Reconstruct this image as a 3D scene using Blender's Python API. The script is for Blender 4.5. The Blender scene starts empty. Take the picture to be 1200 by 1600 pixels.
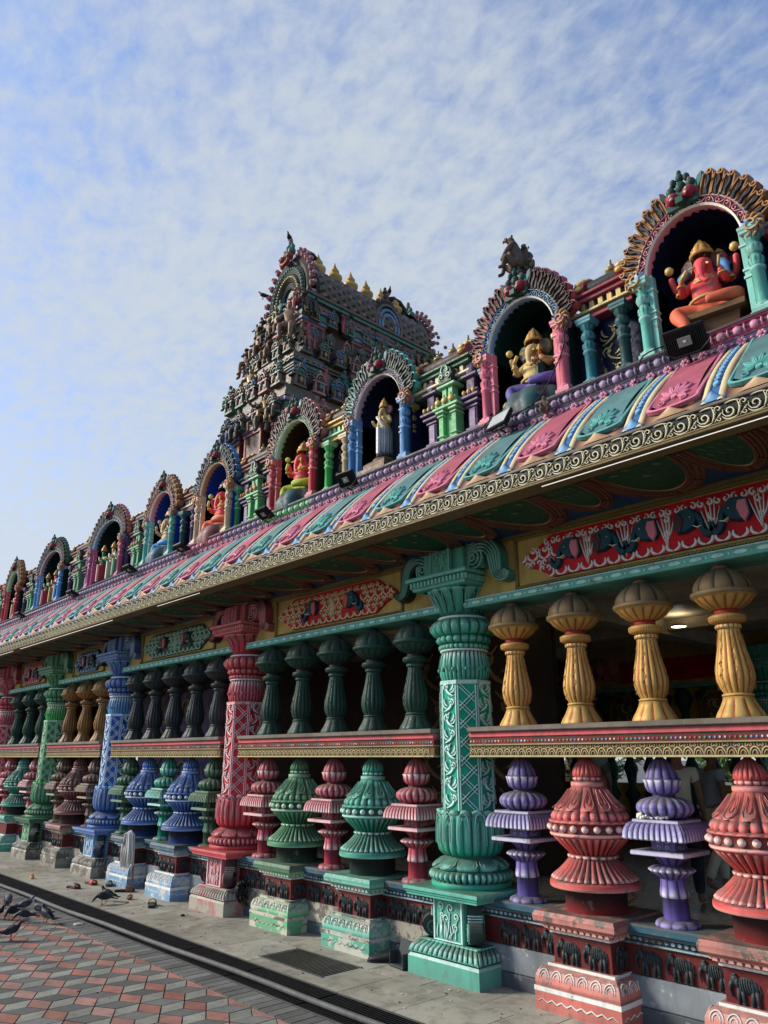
import bpy, math, random
from math import sin, cos, pi, radians as rad, sqrt, atan2
from mathutils import Vector, Matrix
random.seed(7)
SC = bpy.context.scene
COL = SC.collection

# ------------------------------------------------------------ camera
cam_d = bpy.data.cameras.new('camera'); cam = bpy.data.objects.new('camera', cam_d); COL.objects.link(cam)
SC.camera = cam
cam_d.sensor_fit = 'VERTICAL'; cam_d.sensor_height = 36.0; cam_d.lens = 36.0*1155/1600
cam_d.clip_start = 0.05; cam_d.clip_end = 3000
cam.location = (0, 0, 1.7); cam.rotation_euler = (rad(90+18.35), 0, rad(47.58))
SC.render.resolution_x = 768; SC.render.resolution_y = 1024

# ------------------------------------------------------------ sky, sun, exposure
SUN_EL, SUN_AZ = 30.0, 232.0           # compass-style azimuth of the sun, clockwise from +Y
w = bpy.data.worlds.new('World'); SC.world = w; w.use_nodes = True
nt = w.node_tree; nt.nodes.clear()
def N(tree, kind, **kw):
    n = tree.nodes.new(kind)
    for k, v in kw.items(): setattr(n, k, v)
    return n
out = N(nt, 'ShaderNodeOutputWorld'); bg = N(nt, 'ShaderNodeBackground'); bg.inputs[1].default_value = 0.10
sky = N(nt, 'ShaderNodeTexSky', sky_type='NISHITA', sun_disc=False)
sky.sun_elevation = rad(SUN_EL); sky.sun_rotation = rad(SUN_AZ); sky.air_density = 1.0; sky.dust_density = 0.6; sky.ozone_density = 2.6
tc = N(nt, 'ShaderNodeTexCoord'); sx = N(nt, 'ShaderNodeSeparateXYZ'); nt.links.new(tc.outputs['Generated'], sx.inputs[0])
# cloud layer on a flat ceiling: direction / (z + small) gives wisps that shrink towards the horizon
ad = N(nt, 'ShaderNodeMath', operation='ADD'); ad.inputs[1].default_value = 0.16; nt.links.new(sx.outputs[2], ad.inputs[0])
dx = N(nt, 'ShaderNodeMath', operation='DIVIDE'); dy = N(nt, 'ShaderNodeMath', operation='DIVIDE')
nt.links.new(sx.outputs[0], dx.inputs[0]); nt.links.new(ad.outputs[0], dx.inputs[1])
nt.links.new(sx.outputs[1], dy.inputs[0]); nt.links.new(ad.outputs[0], dy.inputs[1])
cb = N(nt, 'ShaderNodeCombineXYZ'); nt.links.new(dx.outputs[0], cb.inputs[0]); nt.links.new(dy.outputs[0], cb.inputs[1])
mpa = N(nt, 'ShaderNodeMapping'); mpa.inputs['Rotation'].default_value = (0, 0, rad(25)); mpa.inputs['Scale'].default_value = (1.0, 1.35, 1)
nt.links.new(cb.outputs[0], mpa.inputs[0])
n1 = N(nt, 'ShaderNodeTexNoise'); n1.inputs['Scale'].default_value = 0.9; n1.inputs['Detail'].default_value = 5; n1.inputs['Roughness'].default_value = 0.5; n1.inputs['Distortion'].default_value = 0.1
n2 = N(nt, 'ShaderNodeTexNoise'); n2.inputs['Scale'].default_value = 20.0; n2.inputs['Detail'].default_value = 6; n2.inputs['Roughness'].default_value = 0.6; n2.inputs['Distortion'].default_value = 0.25
nt.links.new(mpa.outputs[0], n1.inputs[0]); nt.links.new(mpa.outputs[0], n2.inputs[0])
m1 = N(nt, 'ShaderNodeMath', operation='MULTIPLY_ADD'); nt.links.new(n2.outputs[0], m1.inputs[0]); m1.inputs[1].default_value = 0.75; nt.links.new(n1.outputs[0], m1.inputs[2])
# more cloud low down and towards the left of the hall
hz = N(nt, 'ShaderNodeMapRange'); nt.links.new(sx.outputs[2], hz.inputs[0]); hz.inputs[1].default_value = 0.0; hz.inputs[2].default_value = 0.75; hz.inputs[3].default_value = 0.20; hz.inputs[4].default_value = -0.06
lf = N(nt, 'ShaderNodeMath', operation='MULTIPLY_ADD'); nt.links.new(sx.outputs[0], lf.inputs[0]); lf.inputs[1].default_value = -0.25; nt.links.new(hz.outputs[0], lf.inputs[2])
m2 = N(nt, 'ShaderNodeMath', operation='ADD'); nt.links.new(m1.outputs[0], m2.inputs[0]); nt.links.new(lf.outputs[0], m2.inputs[1])
cr = N(nt, 'ShaderNodeMapRange', interpolation_type='SMOOTHSTEP'); nt.links.new(m2.outputs[0], cr.inputs[0]); cr.inputs[1].default_value = 0.56; cr.inputs[2].default_value = 1.30; cr.inputs[4].default_value = 0.9
mx = N(nt, 'ShaderNodeMix', data_type='RGBA'); nt.links.new(cr.outputs[0], mx.inputs[0]); gn = N(nt, 'ShaderNodeMix', data_type='RGBA', blend_type='MULTIPLY'); gn.inputs[0].default_value = 1; nt.links.new(sky.outputs[0], gn.inputs[6]); gn.inputs[7].default_value = (1.15, 1.28, 1.52, 1); nt.links.new(gn.outputs[2], mx.inputs[6])
CLOUD = mx.inputs[7]; CLOUD.default_value = (3.8, 4.12, 4.4, 1)
nt.links.new(mx.outputs[2], bg.inputs[0]); nt.links.new(bg.outputs[0], out.inputs[0])
sun_d = bpy.data.lights.new('sun', 'SUN'); sun = bpy.data.objects.new('sun', sun_d); COL.objects.link(sun)
sun_d.energy = 3.1; sun_d.angle = rad(16); sun_d.color = (1.0, 0.93, 0.82)
sdir = Vector((sin(rad(SUN_AZ))*cos(rad(SUN_EL)), cos(rad(SUN_AZ))*cos(rad(SUN_EL)), sin(rad(SUN_EL))))
sun.rotation_euler = sdir.to_track_quat('Z', 'Y').to_euler()
SC.view_settings.view_transform = 'Standard'; SC.view_settings.look = 'None'; SC.view_settings.exposure = 0.75; SC.view_settings.gamma = 1.0
SC.cycles.max_bounces = 6; SC.cycles.diffuse_bounces = 3; SC.cycles.glossy_bounces = 2; SC.cycles.use_denoising = True

# ------------------------------------------------------------ materials
MATS = {}
DK = (0.012, 0.01, 0.01)
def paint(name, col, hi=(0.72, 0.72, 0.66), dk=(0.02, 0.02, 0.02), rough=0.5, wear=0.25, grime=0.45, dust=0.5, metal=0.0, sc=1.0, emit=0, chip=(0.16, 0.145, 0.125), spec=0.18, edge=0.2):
    m = bpy.data.materials.new(name); m.use_nodes = True; t = m.node_tree; t.nodes.clear(); L = t.links.new
    o = N(t, 'ShaderNodeOutputMaterial'); b = N(t, 'ShaderNodeBsdfPrincipled'); L(b.outputs[0], o.inputs[0])
    tcn = N(t, 'ShaderNodeTexCoord'); oi = N(t, 'ShaderNodeObjectInfo')
    mul = N(t, 'ShaderNodeMath', operation='MULTIPLY'); L(oi.outputs['Random'], mul.inputs[0]); mul.inputs[1].default_value = 40
    va = N(t, 'ShaderNodeVectorMath', operation='ADD'); L(tcn.outputs['Object'], va.inputs[0]); L(mul.outputs[0], va.inputs[1])
    at = N(t, 'ShaderNodeAttribute', attribute_name='m'); sp = N(t, 'ShaderNodeSeparateColor'); L(at.outputs[0], sp.inputs[0])
    def noise(scale, det=4, rough_=0.6, src=None):
        n = N(t, 'ShaderNodeTexNoise'); n.inputs['Scale'].default_value = scale; n.inputs['Detail'].default_value = det; n.inputs['Roughness'].default_value = rough_
        L(src or va.outputs[0], n.inputs[0]); return n.outputs[0]
    def rng(src, a, b_, c=0.0, d=1.0):
        r = N(t, 'ShaderNodeMapRange'); L(src, r.inputs[0])
        for i, v in enumerate((a, b_, c, d)): r.inputs[i+1].default_value = v
        return r.outputs[0]
    def mul2(a, b_):
        r = N(t, 'ShaderNodeMath', operation='MULTIPLY'); L(a, r.inputs[0])
        if isinstance(b_, (int, float)): r.inputs[1].default_value = b_
        else: L(b_, r.inputs[1])
        return r.outputs[0]
    def mix(f, a, b_, mode='MIX'):
        r = N(t, 'ShaderNodeMix', data_type='RGBA', blend_type=mode)
        if isinstance(f, (int, float)): r.inputs[0].default_value = f
        else: L(f, r.inputs[0])
        for i, x in ((6, a), (7, b_)):
            if isinstance(x, tuple): r.inputs[i].default_value = (*x, 1) if len(x) == 3 else x
            else: L(x, r.inputs[i])
        return r.outputs[2]
    big = noise(2.3*sc, 3)
    c = mix(rng(big, 0.35, 0.65), tuple(x*0.78 for x in col), tuple(min(0.9, x*1.18) for x in col))
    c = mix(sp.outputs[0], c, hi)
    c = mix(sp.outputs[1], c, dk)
    fine = noise(26*sc, 5, 0.7)
    ge = N(t, 'ShaderNodeNewGeometry')
    if edge > 0:      # painted into colour: carving highlights with edge wear, occlusion-like shade with dirt in creases
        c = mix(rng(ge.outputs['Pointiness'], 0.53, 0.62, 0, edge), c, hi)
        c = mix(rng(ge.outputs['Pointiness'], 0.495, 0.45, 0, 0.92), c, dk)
    if wear > 0:
        c = mix(rng(noise(8*sc, 8, 0.68), 0.665-0.20*wear, 0.685-0.19*wear, 0, min(1, 0.55+wear*0.5)), c, chip)
    if grime > 0:
        mp = N(t, 'ShaderNodeMapping'); mp.inputs['Scale'].default_value = (9*sc, 9*sc, 1.6*sc); L(va.outputs[0], mp.inputs[0])
        st = noise(1.0, 5, 0.65, mp.outputs[0])
        c = mix(rng(st, 0.48, 0.78, 0, grime), c, (0.055, 0.048, 0.04))
    if dust > 0:
        sn = N(t, 'ShaderNodeSeparateXYZ'); L(ge.outputs['Normal'], sn.inputs[0])
        up = rng(sn.outputs[2], 0.18, 0.8, 0, dust); pn = rng(noise(6*sc, 6, 0.7), 0.30, 0.52, .15)
        c = mix(mul2(up, pn), c, (0.085, 0.075, 0.06))
    L(c, b.inputs['Base Color']); b.inputs['Metallic'].default_value = metal
    L(rng(fine, 0.3, 0.7, max(0.05, rough-0.12), min(1, rough+0.15)), b.inputs['Roughness'])
    b.inputs['Specular IOR Level'].default_value = spec
    bp = N(t, 'ShaderNodeBump'); bp.inputs['Strength'].default_value = 0.25; bp.inputs['Distance'].default_value = 0.01; L(fine, bp.inputs['Height']); L(bp.outputs[0], b.inputs['Normal'])
    if emit: b.inputs['Emission Color'].default_value = (*col, 1); b.inputs['Emission Strength'].default_value = emit
    MATS[name] = m; return m
def M(n): return MATS[n]

# ------------------------------------------------------------ mesh builder
class MB:
    def __init__(s): s.v = []; s.f = []; s.mi = []; s.a = []; s.sm = []
    def add(s, vs, fs, mat=0, hi=0, dk=0, at=None, smooth=False, mats=None):
        o = len(s.v); s.v += [tuple(v) for v in vs]; s.f += [tuple(i+o for i in f) for f in fs]
        s.mi += mats if mats else [mat]*len(fs); s.sm += [smooth]*len(fs)
        s.a += at if at else [(hi, dk)]*len(vs)
        return s
    def box(s, x0, x1, y0, y1, z0, z1, mat=0, c=0.006, hi=0, dk=0, rot=None, ctr=None):
        c = min(c, (x1-x0)*.3, (y1-y0)*.3, (z1-z0)*.3)
        vs = []; idx = {}
        for ix in (0, 1):
            for iy in (0, 1):
                for iz in (0, 1):
                    X, Y, Z = (x0, x1)[ix], (y0, y1)[iy], (z0, z1)[iz]
                    cx, cy, cz = (c, -c)[ix], (c, -c)[iy], (c, -c)[iz]
                    for k, p in enumerate(((X, Y+cy, Z+cz), (X+cx, Y, Z+cz), (X+cx, Y+cy, Z))):
                        idx[(ix, iy, iz, k)] = len(vs); vs.append(p)
        if rot:
            ctr = ctr or ((x0+x1)/2, (y0+y1)/2, (z0+z1)/2); C_ = Vector(ctr)
            vs = [tuple(rot @ (Vector(p)-C_) + C_) for p in vs]
        g = lambda a, b, cc, k: idx[(a, b, cc, k)]
        fs = [(g(0,0,0,0), g(0,0,1,0), g(0,1,1,0), g(0,1,0,0)), (g(1,0,0,0), g(1,1,0,0), g(1,1,1,0), g(1,0,1,0)),
              (g(0,0,0,1), g(1,0,0,1), g(1,0,1,1), g(0,0,1,1)), (g(0,1,0,1), g(0,1,1,1), g(1,1,1,1), g(1,1,0,1)),
              (g(0,0,0,2), g(0,1,0,2), g(1,1,0,2), g(1,0,0,2)), (g(0,0,1,2), g(1,0,1,2), g(1,1,1,2), g(0,1,1,2))]
        for a in (0, 1):
            for b in (0, 1):
                fs += [(g(a,b,0,0), g(a,b,0,1), g(a,b,1,1), g(a,b,1,0)) if a == b else (g(a,b,0,0), g(a,b,1,0), g(a,b,1,1), g(a,b,0,1)),
                       (g(a,0,b,0), g(a,1,b,0), g(a,1,b,2), g(a,0,b,2)) if a == b else (g(a,0,b,0), g(a,0,b,2), g(a,1,b,2), g(a,1,b,0)),
                       (g(0,a,b,1), g(0,a,b,2), g(1,a,b,2), g(1,a,b,1)) if a == b else (g(0,a,b,1), g(1,a,b,1), g(1,a,b,2), g(0,a,b,2))]
        for a in (0, 1):
            for b in (0, 1):
                for cc in (0, 1): fs.append((g(a,b,cc,0), g(a,b,cc,1), g(a,b,cc,2)))
        return s.add(vs, fs, mat, hi, dk)
    def loft(s, rings, mats=None, closed=True, caps=False, at=None, smooth=True):
        n = len(rings[0]); vs = [p for r in rings for p in r]; fs = []; mm = []
        for i in range(len(rings)-1):
            for j in range(n if closed else n-1):
                k = (j+1) % n
                fs.append((i*n+j, i*n+k, (i+1)*n+k, (i+1)*n+j)); mm.append(mats[i] if mats else 0)
        if caps:
            fs.append(tuple(reversed(range(n)))); mm.append(mm[0]); fs.append(tuple((len(rings)-1)*n+j for j in range(n))); mm.append(mm[-2])
        a = at if at else [(0, 0)]*len(vs)
        return s.add(vs, fs, at=a, smooth=smooth, mats=mm)
    def lathe(s, prof, S=32, L=8, cx=0, cy=0, z0=0, smooth=True, ph=0, sc=1.0, power=.6):
        """prof rows: r, z, mat, amp (lobe depth, share of r), lobes, hi, dk, zamp"""
        rings = []; mats = []; at = []
        for row in prof:
            row = tuple(row)+(0, 0, None, 0, 0, 0)[len(row)-2:]
            r, z, mt, amp, lb, hi, dk, za = row[:8]; lb = lb or L; ring = []
            for j in range(S):
                th = 2*pi*j/S + ph; t = (j*lb/S) % 1.0; sh = abs(sin(pi*t))**power
                rr = r*(1-abs(amp)*(1-sh)) if amp >= 0 else r*(1-abs(amp)*sh)
                ring.append(((cx+rr*cos(th)*sc), (cy+rr*sin(th)*sc), z0+(z-za*(1-sh))*sc))
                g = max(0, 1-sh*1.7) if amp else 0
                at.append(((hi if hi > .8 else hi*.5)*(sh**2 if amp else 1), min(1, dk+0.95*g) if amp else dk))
            rings.append(ring); mats.append(mt)
        return s.loft(rings, mats, at=at, smooth=smooth)
    def sq(s, prof, hx0=1, cx=0, cy=0, z0=0, rot=0, flute=0, famp=0.0, ratio=1.0, cut=0.0):
        """square lofts. prof rows: half size, z, mat, hi, dk, fluted(0/1)"""
        k = max(1, flute*4) if flute else 1
        rings = []; mats = []; at = []
        for row in prof:
            row = tuple(row)+(0, 0, 0, 0)[len(row)-2:]
            h, z, mt, hi, dk, fl = row[:6]; ring = []
            cr = [(-h, -h*ratio), (h, -h*ratio), (h, h*ratio), (-h, h*ratio)]
            for e in range(4):
                (xa, ya), (xb, yb) = cr[e], cr[(e+1) % 4]
                for q in range(k):
                    t = q/k; x = xa+(xb-xa)*t; y = ya+(yb-ya)*t
                    sh = abs(sin(pi*((q/4) % 1.0)))**.6 if flute else 1
                    if fl: l = 1-famp*(1-sh); x *= l; y *= l
                    xr = x*cos(rot)-y*sin(rot); yr = x*sin(rot)+y*cos(rot)
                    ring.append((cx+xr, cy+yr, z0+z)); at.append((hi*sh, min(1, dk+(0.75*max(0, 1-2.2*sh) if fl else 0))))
            rings.append(ring); mats.append(mt)
        return s.loft(rings, mats, at=at, smooth=False)
    def stroke(s, pts, w, d, mp, mat=0, hi=0, dk=0, taper=(0.25, 0.25), rnd=False):
        """raised ridge along 2D points, mapped onto a surface by mp(u, v, h)"""
        n = len(pts); vs = []; at = []
        for i, (x, y) in enumerate(pts):
            a = pts[max(0, i-1)]; b = pts[min(n-1, i+1)]; tx, ty = b[0]-a[0], b[1]-a[1]; l = sqrt(tx*tx+ty*ty) or 1
            nx, ny = -ty/l, tx/l; t = i/(n-1)
            k = min(1, taper[0]+t*4*(1-taper[0])) * min(1, taper[1]+(1-t)*4*(1-taper[1])); ww = w*k/2
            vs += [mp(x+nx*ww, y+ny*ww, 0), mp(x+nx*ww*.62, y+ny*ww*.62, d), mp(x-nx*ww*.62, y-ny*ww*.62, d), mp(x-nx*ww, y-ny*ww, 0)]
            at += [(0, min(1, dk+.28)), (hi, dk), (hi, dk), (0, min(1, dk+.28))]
        fs = []
        for i in range(n-1):
            for j in range(3): fs.append((i*4+j, i*4+j+1, i*4+j+5, i*4+j+4))
        fs += [(3, 2, 1, 0), (n*4-4, n*4-3, n*4-2, n*4-1)]
        return s.add(vs, fs, mat, at=at, smooth=False)
    def slab(s, outline, d0, d1, mp, mat=0, hi=0, dk=0, bev=0.0, topmat=None):
        """flat outline (2D, any winding) raised from d0 to d1 with an optional inward bevel"""
        n = len(outline); mx_ = sum(p[0] for p in outline)/n; my = sum(p[1] for p in outline)/n
        inn = [(mx_+(x-mx_)*(1-bev), my+(y-my)*(1-bev)) for x, y in outline]
        ar = sum(outline[i][0]*outline[(i+1) % n][1]-outline[(i+1) % n][0]*outline[i][1] for i in range(n))
        vs = [mp(x, y, d0) for x, y in outline]+[mp(x, y, d1) for x, y in inn]
        fs = [(i, (i+1) % n, n+(i+1) % n, n+i) for i in range(n)]+[tuple(range(n, 2*n))]
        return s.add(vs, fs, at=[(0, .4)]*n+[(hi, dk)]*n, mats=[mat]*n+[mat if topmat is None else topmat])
    def tube(s, pts, r, S=8, mat=0, hi=0, dk=0, rr=None, caps=True):
        P = [Vector(p) for p in pts]; n = len(P); rings = []
        up = Vector((0.13, 0.21, 1)).normalized()
        for i in range(n):
            t = (P[min(n-1, i+1)]-P[max(0, i-1)]); t = t.normalized() if t.length > 1e-9 else Vector((0, 0, 1))
            a = t.cross(up); a = a.normalized() if a.length > 1e-4 else Vector((1, 0, 0)); b = t.cross(a)
            q = rr[i] if rr else r
            rings.append([tuple(P[i]+a*q*cos(2*pi*j/S)+b*q*sin(2*pi*j/S)) for j in range(S)])
        return s.loft(rings, [mat]*n, caps=caps, at=[(hi, dk)]*(n*S))
    def ball(s, c, r, S=12, R=8, mat=0, hi=0, dk=0, rot=None):
        rx, ry, rz = (r, r, r) if isinstance(r, (int, float)) else r
        rings = []
        for i in range(R+1):
            ph = -pi/2+pi*i/R; q = max(cos(ph), 0.02)
            ring = [Vector((rx*q*cos(2*pi*j/S), ry*q*sin(2*pi*j/S), rz*sin(ph))) for j in range(S)]
            if rot: ring = [rot @ p for p in ring]
            rings.append([(c[0]+p[0], c[1]+p[1], c[2]+p[2]) for p in ring])
        return s.loft(rings, [mat]*(R+1), caps=True, at=[(hi, dk)]*((R+1)*S))
    def mesh(s, name):
        if len(s.mi)!=len(s.f) or len(s.sm)!=len(s.f): print('LEN',name,len(s.f),len(s.mi),len(s.sm))
        s.mi = [int(q) for q in s.mi]; s.sm = [bool(q) for q in s.sm]
        me = bpy.data.meshes.new(name); me.from_pydata(s.v, [], s.f)
        me.polygons.foreach_set('material_index', s.mi); me.polygons.foreach_set('use_smooth', s.sm)
        ca = me.attributes.new('m', 'FLOAT_COLOR', 'POINT'); flat = []
        for h, d in s.a: flat += [h, d, 0.0, 1.0]
        ca.data.foreach_set('color', flat); me.update(); return me
MESH = {}
def setm(o, mats):
    me = o.data
    while len(me.materials) < len(mats): me.materials.append(None)
    for i, m in enumerate(mats):
        o.material_slots[i].link = 'OBJECT'; o.material_slots[i].material = M(m)
def obj(name, mb, mats, parent=None, loc=(0, 0, 0), rz=0, sc=None, label=None, cat=None, group=None, kind=None):
    """link ONE mesh object; mb is an MB or an already made mesh (shared by repeats)"""
    me = mb.mesh(name) if isinstance(mb, MB) else mb
    o = bpy.data.objects.new(name, me); COL.objects.link(o); setm(o, mats if isinstance(mats, (list, tuple)) else [mats])
    if parent: o.parent = parent
    o.location = loc; o.rotation_euler = (0, 0, rz)
    if sc: o.scale = sc if isinstance(sc, tuple) else (sc, sc, sc)
    tag(o, label, cat, group, kind); return o
def tag(o, label=None, cat=None, group=None, kind=None):
    if label: o['label'] = label
    if cat: o['category'] = cat
    if group: o['group'] = group
    if kind: o['kind'] = kind
    return o
def empty(name, loc, label, cat, rz=0, group=None, parent=None):
    o = bpy.data.objects.new(name, None); COL.objects.link(o); o.location = loc; o.rotation_euler = (0, 0, rz); o.empty_display_size = 0.1
    if parent: o.parent = parent
    return tag(o, label, cat, group)
def plane_map(o, u, v, n):
    o, u, v, n = Vector(o), Vector(u), Vector(v), Vector(n)
    return lambda x, y, h: tuple(o+u*x+v*y+n*h)
def spiral(cx, cy, r0, r1, a0, turns, n=12):
    return [(cx+(r0+(r1-r0)*i/n)*cos(a0+2*pi*turns*i/n), cy+(r0+(r1-r0)*i/n)*sin(a0+2*pi*turns*i/n)) for i in range(n+1)]
def arc(cx, cy, rx, ry, a0, a1, n=10):
    return [(cx+rx*cos(a0+(a1-a0)*i/n), cy+ry*sin(a0+(a1-a0)*i/n)) for i in range(n+1)]
def bez(p0, p1, p2, n=7):
    return [((1-t)**2*p0[0]+2*t*(1-t)*p1[0]+t*t*p2[0], (1-t)**2*p0[1]+2*t*(1-t)*p1[1]+t*t*p2[1]) for t in [i/n for i in range(n+1)]]

P = paint
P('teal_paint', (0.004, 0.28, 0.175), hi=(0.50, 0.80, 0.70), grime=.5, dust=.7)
P('teal_pale', (0.10, 0.42, 0.33), hi=(0.6, 0.72, 0.66))
P('sea_green', (0.02, 0.33, 0.22), hi=(0.62, 0.84, 0.76))
P('dark_green_paint', (0.012, 0.05, 0.035), hi=(0.05, 0.13, 0.09), grime=.5, dust=.6, wear=.1)
P('leaf_green', (0.02, 0.20, 0.07), hi=(0.5, 0.72, 0.5), grime=.5)
P('bright_green', (0.02, 0.36, 0.06), hi=(0.58, 0.82, 0.58))
P('moss_green', (0.03, 0.12, 0.06), hi=(0.2, 0.32, 0.2), grime=.5, dust=.6)
P('red_paint', (0.50, 0.014, 0.028), hi=(0.82, 0.48, 0.46), grime=.5, dust=.7)
P('coral_paint', (0.62, 0.065, 0.058), hi=(0.86, 0.54, 0.47), grime=.35, dust=.75, wear=.35)
P('deep_coral', (0.42, 0.02, 0.02), hi=(0.7, 0.3, 0.25), grime=.3, dust=.4)
P('salmon', (0.55, 0.12, 0.09), hi=(0.75, 0.5, 0.42), wear=.4, grime=.45, dust=.6)
P('pink_paint', (0.48, 0.045, 0.075), hi=(0.85, 0.64, 0.62), grime=.4, dust=.7)
P('rose', (0.58, 0.11, 0.17), hi=(0.85, 0.42, 0.45), grime=.2, dust=.2)
P('magenta', (0.42, 0.06, 0.18), hi=(0.7, 0.35, 0.45), grime=.3)
P('purple_paint', (0.14, 0.10, 0.36), hi=(0.68, 0.66, 0.74), grime=.3, dust=.75, wear=.3)
P('plum', (0.07, 0.035, 0.09), hi=(0.28, 0.2, 0.34), grime=.3, dust=.35, edge=0)
P('mauve', (0.16, 0.10, 0.20), hi=(0.5, 0.42, 0.55), grime=.3)
P('blue_paint', (0.010, 0.085, 0.36), hi=(0.6, 0.72, 0.84), grime=.4, dust=.6)
P('sky_blue', (0.06, 0.27, 0.56), hi=(0.74, 0.84, 0.9), grime=.2, dust=.2)
P('mid_blue', (0.03, 0.15, 0.36), hi=(0.35, 0.55, 0.75), grime=.3)
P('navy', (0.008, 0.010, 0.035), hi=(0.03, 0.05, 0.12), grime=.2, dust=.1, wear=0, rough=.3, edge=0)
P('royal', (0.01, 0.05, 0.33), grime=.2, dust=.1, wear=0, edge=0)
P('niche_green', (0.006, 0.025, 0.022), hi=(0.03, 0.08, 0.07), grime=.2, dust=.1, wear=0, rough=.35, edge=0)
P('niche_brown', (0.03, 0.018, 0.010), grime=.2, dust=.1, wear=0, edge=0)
P('slate_teal', (0.012, 0.055, 0.06), hi=(0.12, 0.28, 0.28), grime=.3)
P('deep_teal', (0.015, 0.15, 0.18), hi=(0.25, 0.5, 0.5), grime=.25)
P('gold', (0.33, 0.20, 0.055), hi=(0.62, 0.46, 0.17), dk=(0.30, 0.03, 0.02), rough=.38, metal=.35, grime=.4, dust=.6, wear=.15, chip=(.22, .17, .1))
P('gold_dusty', (0.20, 0.13, 0.06), hi=(0.42, 0.32, 0.16), rough=.6, metal=.1, grime=.5, dust=.6, wear=.1, chip=(.22, .17, .1))
P('gold_bright', (0.46, 0.26, 0.06), hi=(0.75, 0.55, 0.22), dk=(0.30, 0.03, 0.02), rough=.5, metal=.12, grime=.35, dust=.3, wear=.1, chip=(.3, .22, .1))
P('board_brown', (0.12, 0.085, 0.03), hi=(0.3, 0.22, 0.1), grime=.5, dust=.2, wear=.15, chip=(.2, .16, .1))
P('gold_dark', (0.20, 0.13, 0.035), hi=(0.55, 0.46, 0.2), rough=.4, metal=.3, grime=.5, dust=.4, wear=.1, chip=(.15, .12, .08))
P('relief_gold', (0.26, 0.20, 0.085), hi=(0.62, 0.52, 0.28), rough=.5, grime=.4, dust=.3, wear=.2)
P('yellow_wall', (0.50, 0.34, 0.09), hi=(0.6, 0.45, 0.2), rough=.55, grime=.5, dust=.2, wear=.1, edge=0)
P('yellow', (0.62, 0.48, 0.03), hi=(0.8, 0.7, 0.3), grime=.15, dust=.2)
P('lime', (0.42, 0.52, 0.04), hi=(0.7, 0.75, 0.2), grime=.15, dust=.2)
P('black', (0.010, 0.010, 0.011), hi=(0.03, 0.03, 0.03), rough=.5, grime=0, dust=.15, wear=0, edge=0)
P('black_relief', (0.018, 0.017, 0.016), hi=(0.05, 0.05, 0.05), grime=.2, dust=.3, wear=0)
P('charcoal', (0.022, 0.03, 0.032), hi=(0.07, 0.09, 0.09), grime=.3, dust=.5, wear=.1)
P('cream', (0.55, 0.40, 0.24), hi=(0.78, 0.68, 0.46), grime=.3, dust=.25)
P('ivory', (0.60, 0.52, 0.36), hi=(0.8, 0.75, 0.6), grime=.25, dust=.2)
P('tan', (0.30, 0.13, 0.05), hi=(0.58, 0.36, 0.16), dk=(.06, .02, .01), grime=.35, dust=.3, edge=0)
P('brown', (0.10, 0.045, 0.02), hi=(0.3, 0.18, 0.08), grime=.3, dust=.3)
P('lamp_glow', (1, 0.85, 0.6), emit=7, grime=0, dust=0, wear=0, edge=0)
P('orange', (0.66, 0.13, 0.06), hi=(0.85, 0.5, 0.3), grime=.15, dust=.1)
P('vermilion', (0.62, 0.05, 0.03), hi=(0.8, 0.4, 0.3), grime=.15, dust=.1)
P('skin_pink', (0.66, 0.07, 0.075), hi=(0.8, 0.4, 0.35), grime=.15, dust=.15)
P('white_paint', (0.62, 0.62, 0.58), grime=.4, dust=.4)
P('dirty_white', (0.42, 0.41, 0.36), hi=(0.6, 0.6, 0.55), wear=.7, grime=.55, dust=.3, chip=(.22, .2, .16))
P('peeling_blue', (0.12, 0.30, 0.50), hi=(0.6, 0.62, 0.6), wear=.75, grime=.4, dust=.4, chip=(.55, .53, .47), sc=.5)
P('peeling_teal', (0.03, 0.36, 0.24), hi=(0.62, 0.66, 0.58), wear=.75, grime=.35, dust=.5, chip=(.48, .46, .38), sc=.5)
P('peeling_green', (0.08, 0.38, 0.16), hi=(0.6, 0.66, 0.55), wear=.8, grime=.35, dust=.4, chip=(.50, .48, .38), sc=.5)
P('bare_plaster', (0.34, 0.31, 0.24), hi=(0.5, 0.47, 0.38), wear=.8, grime=.6, dust=.5, chip=(.14, .12, .10), sc=.6)
P('oxide', (0.14, 0.022, 0.020), hi=(0.3, 0.07, 0.06), grime=.45, dust=.3, wear=.15, edge=0)
P('elephant_grey', (0.022, 0.030, 0.034), hi=(0.075, 0.09, 0.09), grime=.3, dust=.35, wear=.1)
P('worn_coral', (0.42, 0.10, 0.08), hi=(0.7, 0.45, 0.38), wear=.75, grime=.6, dust=.9, chip=(.13, .11, .085))
P('cornice_blue', (0.035, 0.10, 0.14), hi=(0.38, 0.52, 0.56), wear=.6, chip=(.11, .105, .09), grime=.5, dust=.9, edge=0)
P('grey_wall', (0.20, 0.225, 0.24), hi=(0.4, 0.4, 0.38), grime=.55, dust=.3, wear=.35, chip=(.42, .41, .36), edge=0)
P('dark_wall', (0.085, 0.095, 0.105), grime=.4, dust=.3, wear=.3, chip=(.2, .2, .19), edge=0)
P('wine', (0.26, 0.012, 0.035), hi=(0.5, 0.15, 0.18), grime=.3)
P('tower_stone', (0.062, 0.046, 0.030), hi=(0.26, 0.20, 0.12), grime=.75, dust=.6, wear=.3, chip=(.18, .14, .1))
P('tower_brown', (0.055, 0.02, 0.016), hi=(0.28, 0.16, 0.11), grime=.7, dust=.5)
P('tower_green', (0.015, 0.10, 0.07), hi=(0.18, 0.32, 0.24), grime=.7, dust=.6)
P('tower_pink', (0.34, 0.07, 0.07), hi=(0.5, 0.3, 0.27), grime=.6, dust=.6)
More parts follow.
